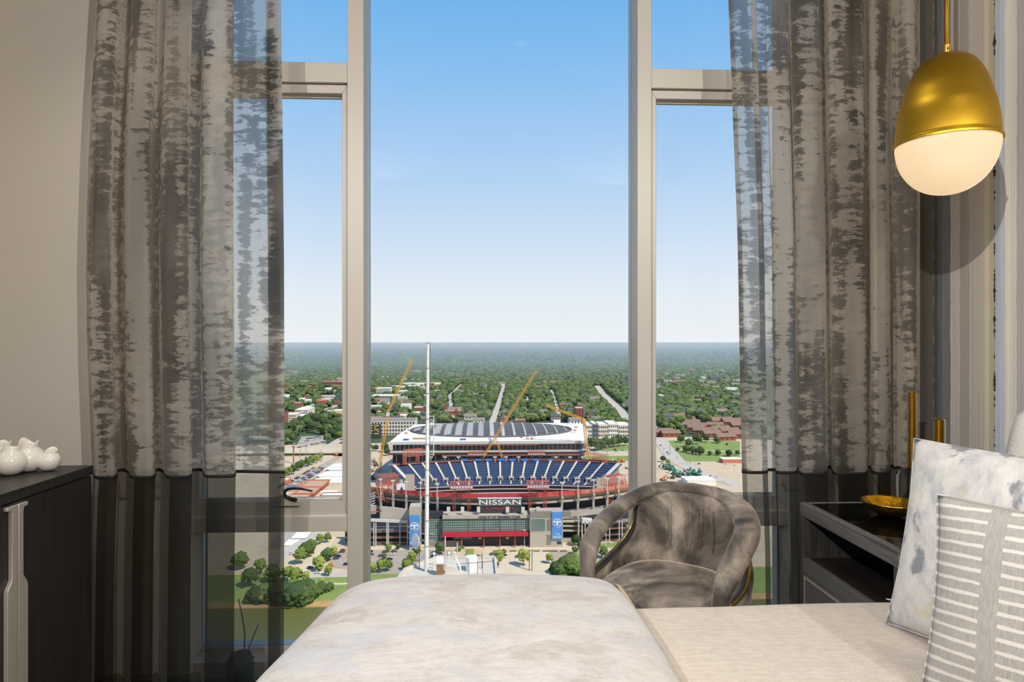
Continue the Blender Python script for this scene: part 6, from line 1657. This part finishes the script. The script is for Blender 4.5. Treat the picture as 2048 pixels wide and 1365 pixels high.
# highway bridge
Y = gp(630, 912).y; br = Thing('highway_bridge', (PX(620, Y), Y, GZ), 'pale concrete highway bridge crossing the left side light', 'bridge')
for (u0, u1) in ((430, 740),):
    br.box('deck', PX(u0, Y), PX(u1, Y), Y, Y+14, H(905, Y), H(900, Y), M_stone); br.box('parapet', PX(u0, Y), PX(u1, Y), Y-.4, Y, H(903.5, Y), H(896.5, Y), M_cream); br.box('parapet', PX(u0, Y), PX(u1, Y), Y+14, Y+14.4, H(900, Y), H(897, Y), M_cream)
for u in (560, 618, 672, 730): br.box('pier', PX(u, Y), PX(u+3, Y), Y+3, Y+11, GZ, H(905, Y), M_stone)
for (u, c) in ((577, 'black'), (618, 'grey'), (625, 'black'), (634, 'silver'), (656, 'white')): g = P(u, 899, Y+5); car(g.x, g.y, 0, c, f'{c} car crossing the highway bridge', 'cars on the bridge', H(900, Y))
rpz = gp(587, 928); t = Thing('red_pole', (rpz.x, rpz.y, GZ), 'tall red steel pole rising past the bridge', 'pole'); t.box('shaft', rpz.x-.7, rpz.x+.7, rpz.y-.7, rpz.y+.7, GZ, H(892, rpz.y), M_redst); t.box('head', rpz.x-1.6, rpz.x+1.6, rpz.y-.8, rpz.y+.8, H(893, rpz.y), H(889.5, rpz.y), M_redst)
for i, (u, vb, vt) in enumerate(((653, 888, 856), (600, 925, 898), (612, 915, 893), (643, 925, 902), (641, 912, 898), (669, 858, 840), (601, 878, 855), (1206, 890, 868), (1212, 892, 870), (1231, 900, 880), (1214, 925, 895), (1389, 912, 890), (1395, 912, 892), (1380, 930, 905), (1340, 910, 892), (1466, 905, 890), (763, 945, 915))):
    g = gp(u, vb); t = Thing('lamp_post', (g.x, g.y, GZ), 'slim tall road lamp ' + where(g.x, g.y), 'lamp post', 'road lamps'); zt = H(vt, g.y); t.part('pole', MB().box(g.x-.3, g.x+.3, g.y-.3, g.y+.3, GZ, zt), M_grey); t.part('arm', MB().bar((g.x, g.y, zt), (g.x+3, g.y, zt+.4), .35), M_grey)
# green machinery and stacks on the construction ground
M_grn = plain('machine_green', (60,128,100), .6); M_ora = plain('machine_orange', (216,120,60), .6)
for (u, v, mt, s, lab) in [(1335, 940, M_grn, 3.2, 0), (1345, 941, M_grn, 3.0, 0), (1350, 950, M_grn, 3.2, 0), (1357, 955, M_grn, 2.6, 0), (1387, 950, M_grn, 3.2, 0), (1395, 952, M_grn, 3.2, 0), (1378, 954, M_grn, 2.6, 0), (1340, 936, M_grn, 2.4, 0), (1326, 962, M_ora, 2.4, 1), (1322, 975, M_ora, 2.4, 1), (1238, 930, M_ora, 2.2, 1), (1245, 925, M_ora, 2.2, 1), (1232, 935, M_clut, 2.4, 1), (745, 960, M_roofd, 2.4, 2), (752, 933, M_roofd, 2.6, 2), (742, 945, M_clut, 2.2, 1), (1328, 985, M_clut, 2.6, 1), (1256, 938, M_pale, 2.4, 2), (1222, 926, M_pale, 2.2, 2), (748, 925, M_clut, 2.2, 1), (738, 930, M_grey, 2.4, 2), (1365, 951, M_pale, 2.6, 2), (1371, 948, M_grey, 2.4, 2), (1345, 958, M_roofd, 2.2, 2), (672, 912, M_ora, 2.4, 1)]:
    g = gp(u, v); a = random.uniform(0, 3)
    t = empty('excavator', (g.x, g.y, GZ+.2), a); tag(t, ['green excavator on the sandy ground right of the right mullion', 'orange excavator on the sandy ground', 'grey excavator on the sandy ground'][lab], 'excavator', ['green excavators', 'orange excavators', 'grey excavators'][lab])
    MB().box(-1.2*s, 1.2*s, -1.1*s, -.5*s, 0, .4*s).box(-1.2*s, 1.2*s, .5*s, 1.1*s, 0, .4*s).build('tracks', M_tyre, t)
    MB().box(-1.1*s, .8*s, -.8*s, .8*s, .42*s, 1.1*s).build('body', mt, t); MB().box(.2*s, .9*s, -.8*s, 0, 1.1*s, 1.9*s).build('cab', mt, t)
    MB().bar((.7*s, .3*s, .9*s), (2.0*s, .3*s, 2.5*s), .3*s).bar((2.0*s, .3*s, 2.5*s), (3.2*s, .3*s, 1.2*s), .25*s).build('arm', mt, t); MB().bar((3.2*s, .3*s, 1.3*s), (3.0*s, .3*s, .6*s), .6*s).build('bucket', M_roofd, t)

# small things in front of the entrance
g = gp(922, 1099); t = Thing('dumpster', (g.x, g.y, GZ), 'green dumpster beside the small lawn in front of the stadium', 'dumpster'); t.box('bin', g.x-2.6, g.x+2.6, g.y-1, g.y+1, GZ+.3, GZ+2.2, M_grn); t.box('lid', g.x-2.7, g.x+2.7, g.y-1.1, g.y+1.1, GZ+2.2, GZ+2.4, M_roofd)
for k, (u0, u1) in enumerate(((986, 1003), (1006, 1014), (1019, 1033), (1067, 1080), (1085, 1115), (1120, 1134))):
    g = gp((u0+u1)/2, 1105); w = (u1-u0)/2*pxw(g.y)
    t = Thing('barrier', (g.x, g.y, GZ), ['leftmost low dark barrier along the court', 'short low dark barrier beside the leftmost one', 'low dark barrier left of the entrance lamp pole', 'low dark barrier right of the entrance lamp pole', 'longest low dark barrier along the court', 'rightmost low dark barrier, by the asphalt strip'][k], 'barrier', 'low barriers along the court')
    t.box('rail', g.x-w, g.x+w, g.y-.25, g.y+.25, GZ+.5, GZ+1.3, M_roofd); t.box('foot', g.x-w, g.x-w+.4, g.y-.3, g.y+.3, GZ, GZ+.5, M_grey); t.box('foot', g.x+w-.4, g.x+w, g.y-.3, g.y+.3, GZ, GZ+.5, M_grey)
for k, u in enumerate((1058.5, 1064)):
    g = gp(u, 1143); zt = H(1100, g.y); t = Thing('utility_pole', (g.x, g.y, GZ), ['left one of two wooden poles standing on the pale court', 'right one of two wooden poles standing on the pale court'][k], 'pole', 'pair of poles'); t.box('shaft', g.x-.25, g.x+.25, g.y-.25, g.y+.25, GZ, zt, M_bark); t.box('cross_arm', g.x-.9, g.x+.9, g.y-.1, g.y+.1, zt-1.2, zt-.9, M_bark)

# ================================================================== HOUSES AND WOODS
def house_mesh(wall, roof, wd, dp, h, rh):
    mb = MB(); mb.box(-wd, wd, -dp, dp, 0, h, 0)
    e = .6; mb.add([(-wd-e, -dp-e, h-.1), (wd+e, -dp-e, h-.1), (wd+e, dp+e, h-.1), (-wd-e, dp+e, h-.1), (-wd-e, 0, h+rh), (wd+e, 0, h+rh)], [(0,1,5,4), (2,3,4,5), (0,3,2,1), (0,4,3), (1,2,5)], 1)
    mb.add([(-wd-.02, -dp, h), (-wd-.02, dp, h), (-wd-.02, 0, h+rh*.92), (wd+.02, -dp, h), (wd+.02, dp, h), (wd+.02, 0, h+rh*.92)], [(0,2,1), (3,4,5)], 0)
    for x in (-wd*.55, 0, wd*.55): mb.box(x-.7, x+.7, -dp-.08, -dp+.02, h*.35, h*.75, 2)
    o = mb.build('house', [wall, roof, M_win]); d = o.data; bpy.data.objects.remove(o); return d
HOUSES = [(house_mesh(w, r, *dm), nm) for w, r, dm, nm in ((M_cream, M_roofg, (8, 5, 5, 3.2), 'cream gabled house'), (M_brick, M_roofb, (9, 5, 4, 3), 'brick gabled house'), (M_greyw, M_roofd, (7, 5, 6, 3.2), 'grey gabled house'),
          (M_wht, M_roofg, (7, 6, 5, 3.4), 'white gabled house'), (M_brickr, M_roofb, (10, 5, 4, 2.6), 'terracotta gabled house'))]
def house(x, y, rz, k, where, group, s=1.0, lab=None):
    o = bpy.data.objects.new('house', HOUSES[k][0]); COL.objects.link(o); o.location = (x, y, GZ); o.rotation_euler.z = rz; o.scale = (s, s, s)
    tag(o, lab or f'{HOUSES[k][1]} {where}', 'house', group); return o
OCC = []
for (u, v, rz, k, s) in ((1325, 872, .1, 1, 1.9), (1340, 874, .1, 1, 1.7), (1385, 850, -.3, 1, 1.5), (1381, 856, -.3, 1, 1.6), (1392, 862, -.3, 1, 1.6), (1405, 868, -.3, 1, 1.7), (1398, 857, -.3, 1, 1.5), (1422, 874, .2, 1, 1.7), (1440, 866, .1, 1, 1.8), (1458, 870, .1, 1, 1.8), (1474, 876, .1, 1, 1.8),
                         (1442, 850, .05, 1, 2.2), (1465, 852, .05, 1, 2.2), (1430, 856, -.2, 1, 1.6), (1450, 881, .1, 1, 1.7), (1478, 858, .1, 1, 1.8), (1349, 838, .1, 4, 1.7), (1335, 842, .2, 2, 1.6), (1376, 843, -.2, 1, 1.4)):
    g = gp(u, v); house(g.x, g.y, rz, k, '', 'brick terraces right of the right mullion', s, ('brick terrace house ' + ('at the far left of the rows' if u < 1350 else 'along the terrace street' if u < 1412 else 'in the upper rows' if v < 860 else 'in the lower rows') if k == 1 else f'{HOUSES[k][1]} above the brick terraces')); OCC.append((g.x, g.y, 18*s))
# church like brick building behind the mast
g = gp(905, 832); t = Thing('church', (g.x, g.y, GZ), 'brick church with a pale gable roof and short tower behind the new stadium', 'church')
x, y = g.x, g.y; t.box('nave', x-16, x+18, y, y+22, GZ, GZ+9, M_brick); t.part('roof', MB().add([(x-17, y-1, GZ+9), (x+19, y-1, GZ+9), (x+19, y+23, GZ+9), (x-17, y+23, GZ+9), (x-17, y+11, GZ+18), (x+19, y+11, GZ+18)], [(0,1,5,4), (2,3,4,5), (0,4,3), (1,2,5), (0,3,2,1)]), M_roofg); t.box('tower', x-18, x-11, y+4, y+11, GZ, GZ+24, M_brick)
t.part('gable', MB().add([(x+2, y-1.5, GZ+8), (x+14, y-1.5, GZ+8), (x+8, y-1.5, GZ+16), (x+8, y+10, GZ+16)], [(0,1,2), (0,2,3), (1,3,2)]), M_brick); OCC.append((x, y, 28))

for (u, v, h, k) in ((566, 872, 22, 4), (578, 868, 24, 3), (590, 866, 26, 4), (602, 864, 24, 3), (614, 862, 26, 4), (626, 866, 22, 3), (572, 882, 22, 4), (584, 886, 20, 3), (562, 892, 22, 4), (640, 868, 20, 3), (652, 872, 22, 4), (663, 876, 20, 3), (672, 870, 22, 3), (684, 874, 20, 4), (655, 886, 20, 3), (666, 862, 20, 4), (648, 856, 20, 3), (612, 850, 20, 4), (622, 846, 22, 3), (632, 850, 22, 4), (642, 846, 18, 3), (600, 850, 18, 3), (678, 855, 18, 4)):
    tree_px(u, v, h, k, 'beyond the highway bridge, ' + ('left of the far car lot' if u < 596 else 'behind the far car lot' if u < 645 else 'right of the far car lot'), 'trees beyond the bridge')
rnd = random.Random(77)
BLD = [(o.location.x, o.location.y) for o in COL.objects if o.get('category') in ('building',)]
def blocked(x, y, m=0):
    for p in EXC:
        if inside(x, y, p): return True
    for (a, b, r_) in OCC:
        if abs(a-x) < r_ and abs(b-y) < r_*.8: return True
    return False
for o in COL.objects:
    if o.get('category') == 'building' and o.location.y > 900:
        w = max([max(abs(c[0]) for c in k.bound_box) for k in o.children if k.type == 'MESH'] or [10]); OCC.append((o.location.x, o.location.y+w*.4, w+10))
# houses among the woods: more on the left and in the middle distance
WH = ['standing in the woods of the middle distance', 'half hidden in the far woods']
n_ = 0; tries = 0
while n_ < 190 and tries < 6000:
    tries += 1; Y = 1250*(3.1)**(rnd.random()**1.1); a = rnd.uniform(-.36, .40); x = Y*a
    if blocked(x, Y): continue
    u = 967+1300*x/Y
    if not (562 < u < 692 or 741 < u < 1259 or 1319 < u < 1484): continue
    if u < 740 and rnd.random() < .4: continue
    k = rnd.randrange(5); s = rnd.uniform(1.0, 1.7)*(1.0 if Y < 2200 else 1.35)
    house(x, Y, rnd.choice((0, 1.57))+rnd.uniform(-.2, .2), k, where(x, Y), 'houses in the woods', s); OCC.append((x, Y-10*s, 15*s)); n_ += 1
# commercial blocks of the left half
KIND = [('cream flat roofed block', M_cream, M_white), ('grey flat roofed block', M_greyw, M_white), ('brick flat roofed block', M_brick, M_white), ('white flat roofed block', M_wht, M_white), ('dark roofed brick block', M_brick, M_roofd)]
n_ = 0; tries = 0
while n_ < 75 and tries < 3000:
    tries += 1; v = rnd.uniform(752, 862); u = rnd.uniform(560, 905) if rnd.random() < .8 else rnd.uniform(1320, 1480)
    if u > 1300 and v > 800: continue
    if u > 840 and v > 800: continue
    if u > 740 and v > 835: continue
    g = gp(u, v)
    if blocked(g.x, g.y): continue
    wpx = rnd.uniform(8, 22); hm = rnd.uniform(6, 14); k = rnd.randrange(5)
    vt = v - hm/pxw(g.y)
    bld(KIND[k][0] + ' ' + where(g.x, g.y), u-wpx/2, u+wpx/2, vt, v, rnd.uniform(15, 35), KIND[k][1], KIND[k][2], group='far town blocks', par=.6)
    OCC.append((g.x, g.y+10, wpx*pxw(g.y)/2+12)); n_ += 1
# pale lots between the blocks
for k in range(26):
    v = rnd.uniform(770, 862); u = rnd.uniform(560, 740) if k % 3 else rnd.uniform(738, 860); 
    if u > 740 and v > 830: continue
    g = gp(u, v); w = rnd.uniform(20, 45); d = rnd.uniform(18, 40)
    pts = [(g.x-w, g.y-d), (g.x+w, g.y-d), (g.x+w, g.y+d), (g.x-w, g.y+d)]; flat('parking_lot', pts, M_lot, 'pale lot in the built up district on the left', .15, True); exc_w(pts)

HAND = [o for o in COL.objects if o.get('category') in ('tree', 'house', 'church')]
# individual trees nearest to us first, the rest of the wood as stuff
cand = []
def scatter(Y0, Y1, step, scale0, scale1, keep=1.0):
    y = Y0
    while y < Y1:
        st_ = step*(1 if step < 40 else 1); x = -.56*y
        while x < .60*y:
            px, py = x+rnd.uniform(-.5, .5)*st_, y+rnd.uniform(-.5, .5)*st_
            u = 967+1300*px/py
            kp = keep
            if u < 745 and py < 2300: kp = .34
            elif u < 880 and py < 2100: kp = .55
            if py < 1290 and 745 < u < 1170: kp = 0
            if rnd.random() < kp and not blocked(px, py): cand.append((py, px, rnd.uniform(scale0, scale1)))
            x += st_
        y += st_*.9
scatter(905, 1500, 12.5, 9, 16); scatter(1500, 2600, 15, 10, 17); scatter(2600, 4600, 24, 14, 22)
cand.sort()
def seen(x, y):
    u = 967+1300*x/y
    return 562 < u < 692 or 741 < u < 1259 or 1319 < u < 1484
vis = []
for c in cand:
    if len(vis) >= 205: break
    if seen(c[1], c[0]) and all((c[0]-d[0])**2 + (c[1]-d[1])**2 > (.40*(c[2]+d[2]))**2 for d in vis) and all((c[0]-o.location.y)**2 + (c[1]-o.location.x)**2 > (.5*c[2]+8)**2 for o in HAND): vis.append(c)
vs_set = set(vis)
near = vis; rest = [c for c in cand if c not in vs_set]
for (y, x, h) in near:
    k_ = rnd.choice((0, 1, 1, 3, 4, 3))
    tree(x, y, h*1.12, k_, f'{CROWNW[k_]} {where(x, y)}', 'trees of the wooded streets')
def scatter_stuff(name, pts, label):
    me = bpy.data.meshes.new(name); me.from_pydata([(x, y, 0) for y, x, h in pts], [], [])
    at = me.attributes.new('size', 'FLOAT', 'POINT'); at.data.foreach_set('value', [h for y, x, h in pts])
    o = bpy.data.objects.new(name, me); COL.objects.link(o); o.location = (0, 0, GZ); tag(o, label, 'trees', kind='stuff')
    ng = bpy.data.node_groups.new(name, 'GeometryNodeTree')
    ng.interface.new_socket('Geometry', in_out='INPUT', socket_type='NodeSocketGeometry'); ng.interface.new_socket('Geometry', in_out='OUTPUT', socket_type='NodeSocketGeometry')
    gi = ng.nodes.new('NodeGroupInput'); go = ng.nodes.new('NodeGroupOutput')
    ip = ng.nodes.new('GeometryNodeInstanceOnPoints'); na = ng.nodes.new('GeometryNodeInputNamedAttribute'); na.data_type = 'FLOAT'; na.inputs['Name'].default_value = 'size'
    rv = ng.nodes.new('FunctionNodeRandomValue'); rv.data_type = 'FLOAT_VECTOR'; rv.inputs[0].default_value = (0, 0, 0); rv.inputs[1].default_value = (.15, .15, 6.28)
    r2 = ng.nodes.new('FunctionNodeRandomValue'); r2.data_type = 'FLOAT_VECTOR'; r2.inputs[0].default_value = (.85, .85, .6); r2.inputs[1].default_value = (1.25, 1.25, 1.0); r2.inputs['Seed'].default_value = 3
    vm = ng.nodes.new('ShaderNodeVectorMath'); vm.operation = 'SCALE'
    ng.links.new(r2.outputs[0], vm.inputs[0]); ng.links.new(na.outputs[0], vm.inputs['Scale'])
    gg = ng.nodes.new('GeometryNodeObjectInfo'); gg.inputs['Object'].default_value = SEED_TREE; gg.transform_space = 'ORIGINAL'; gg.inputs['As Instance'].default_value = True
    ng.links.new(gi.outputs[0], ip.inputs['Points']); ng.links.new(gg.outputs['Geometry'], ip.inputs['Instance']); ng.links.new(rv.outputs[0], ip.inputs['Rotation']); ng.links.new(vm.outputs[0], ip.inputs['Scale']); ng.links.new(ip.outputs[0], go.inputs[0])
    md = o.modifiers.new('scatter', 'NODES'); md.node_group = ng; return o
# one more wood tree, whose mesh the scatter repeats
g = gp(1290, 835); SEED_TREE = bpy.data.objects.new('tree', FAR[0]); COL.objects.link(SEED_TREE); SEED_TREE.location = (g.x, g.y, GZ); tag(SEED_TREE, 'broad green tree hidden behind the right mullion', 'tree')
SEED_TREE.scale = (14, 14, 12)
scatter_stuff('woodland', rest, 'dense green woodland between the far streets')
cand = []
def scatter2(Y0, Y1, step, s0, s1):
    y = Y0
    while y < Y1:
        st_ = step*y/5000; x = -.56*y
        while x < .60*y:
            cand.append((y+rnd.uniform(-.5, .5)*st_, x+rnd.uniform(-.5, .5)*st_, rnd.uniform(s0, s1))); x += st_
        y += st_*1.25
scatter2(4600, 15000, 44, 20, 34)
scatter_stuff('far_woodland', cand, 'hazy green woodland rolling to the horizon')
# low hills
def hills(name, Y, span, hgt, seed, label, dep):
    mb = MB(); n = 120
    def fn(i, j):
        x = lerp(-span, span, i); q = j*2-1
        h = hgt*(.55+.45*mnoise.fractal(Vector((x*.00016+seed, 0, seed)), 1.0, 2.0, 4))*(1-q*q)
        return (x, Y+q*dep, -2+max(0, h))
    mb.grid(fn, n, 10); mb.uv = None; o = mb.build(name, M_leafhill, None, smooth=True, loc=(0, 0, GZ)); o['kind'] = 'structure'; o['label'] = label
M_leafhill = plain('wooded_hill', (78,104,64), .95, var=.25, vscale=.004)
hills('hills', 30000, 15000, 120, 3.3, 'low wooded ridge on the horizon', 3500); hills('hills', 19000, 10000, 60, 8.1, 'nearer low wooded ridge below the horizon', 2200); hills('hills', 11500, 6500, 34, 5.7, 'gentle wooded rise in the far woods', 1500)
# summer haze lying over the distant land
hz = bpy.data.materials.new('summer_haze'); hz.use_nodes = True; nt = hz.node_tree; nt.nodes.clear()
o_ = nd(nt, 'ShaderNodeOutputMaterial'); v_ = nd(nt, 'ShaderNodeVolumeScatter', Color=(.74, .92, 1, 1), Density=2.7e-4, Anisotropy=0.0); nt.links.new(v_.outputs[0], o_.inputs['Volume'])
ho = MB().box(-17500, 17500, 0, 35500, -5, 88).build('haze', hz, None, loc=(0, 2300, GZ)); tag(ho, 'thin blue summer haze over the far woods', 'haze', kind='stuff')
hz.cycles.homogeneous_volume = True
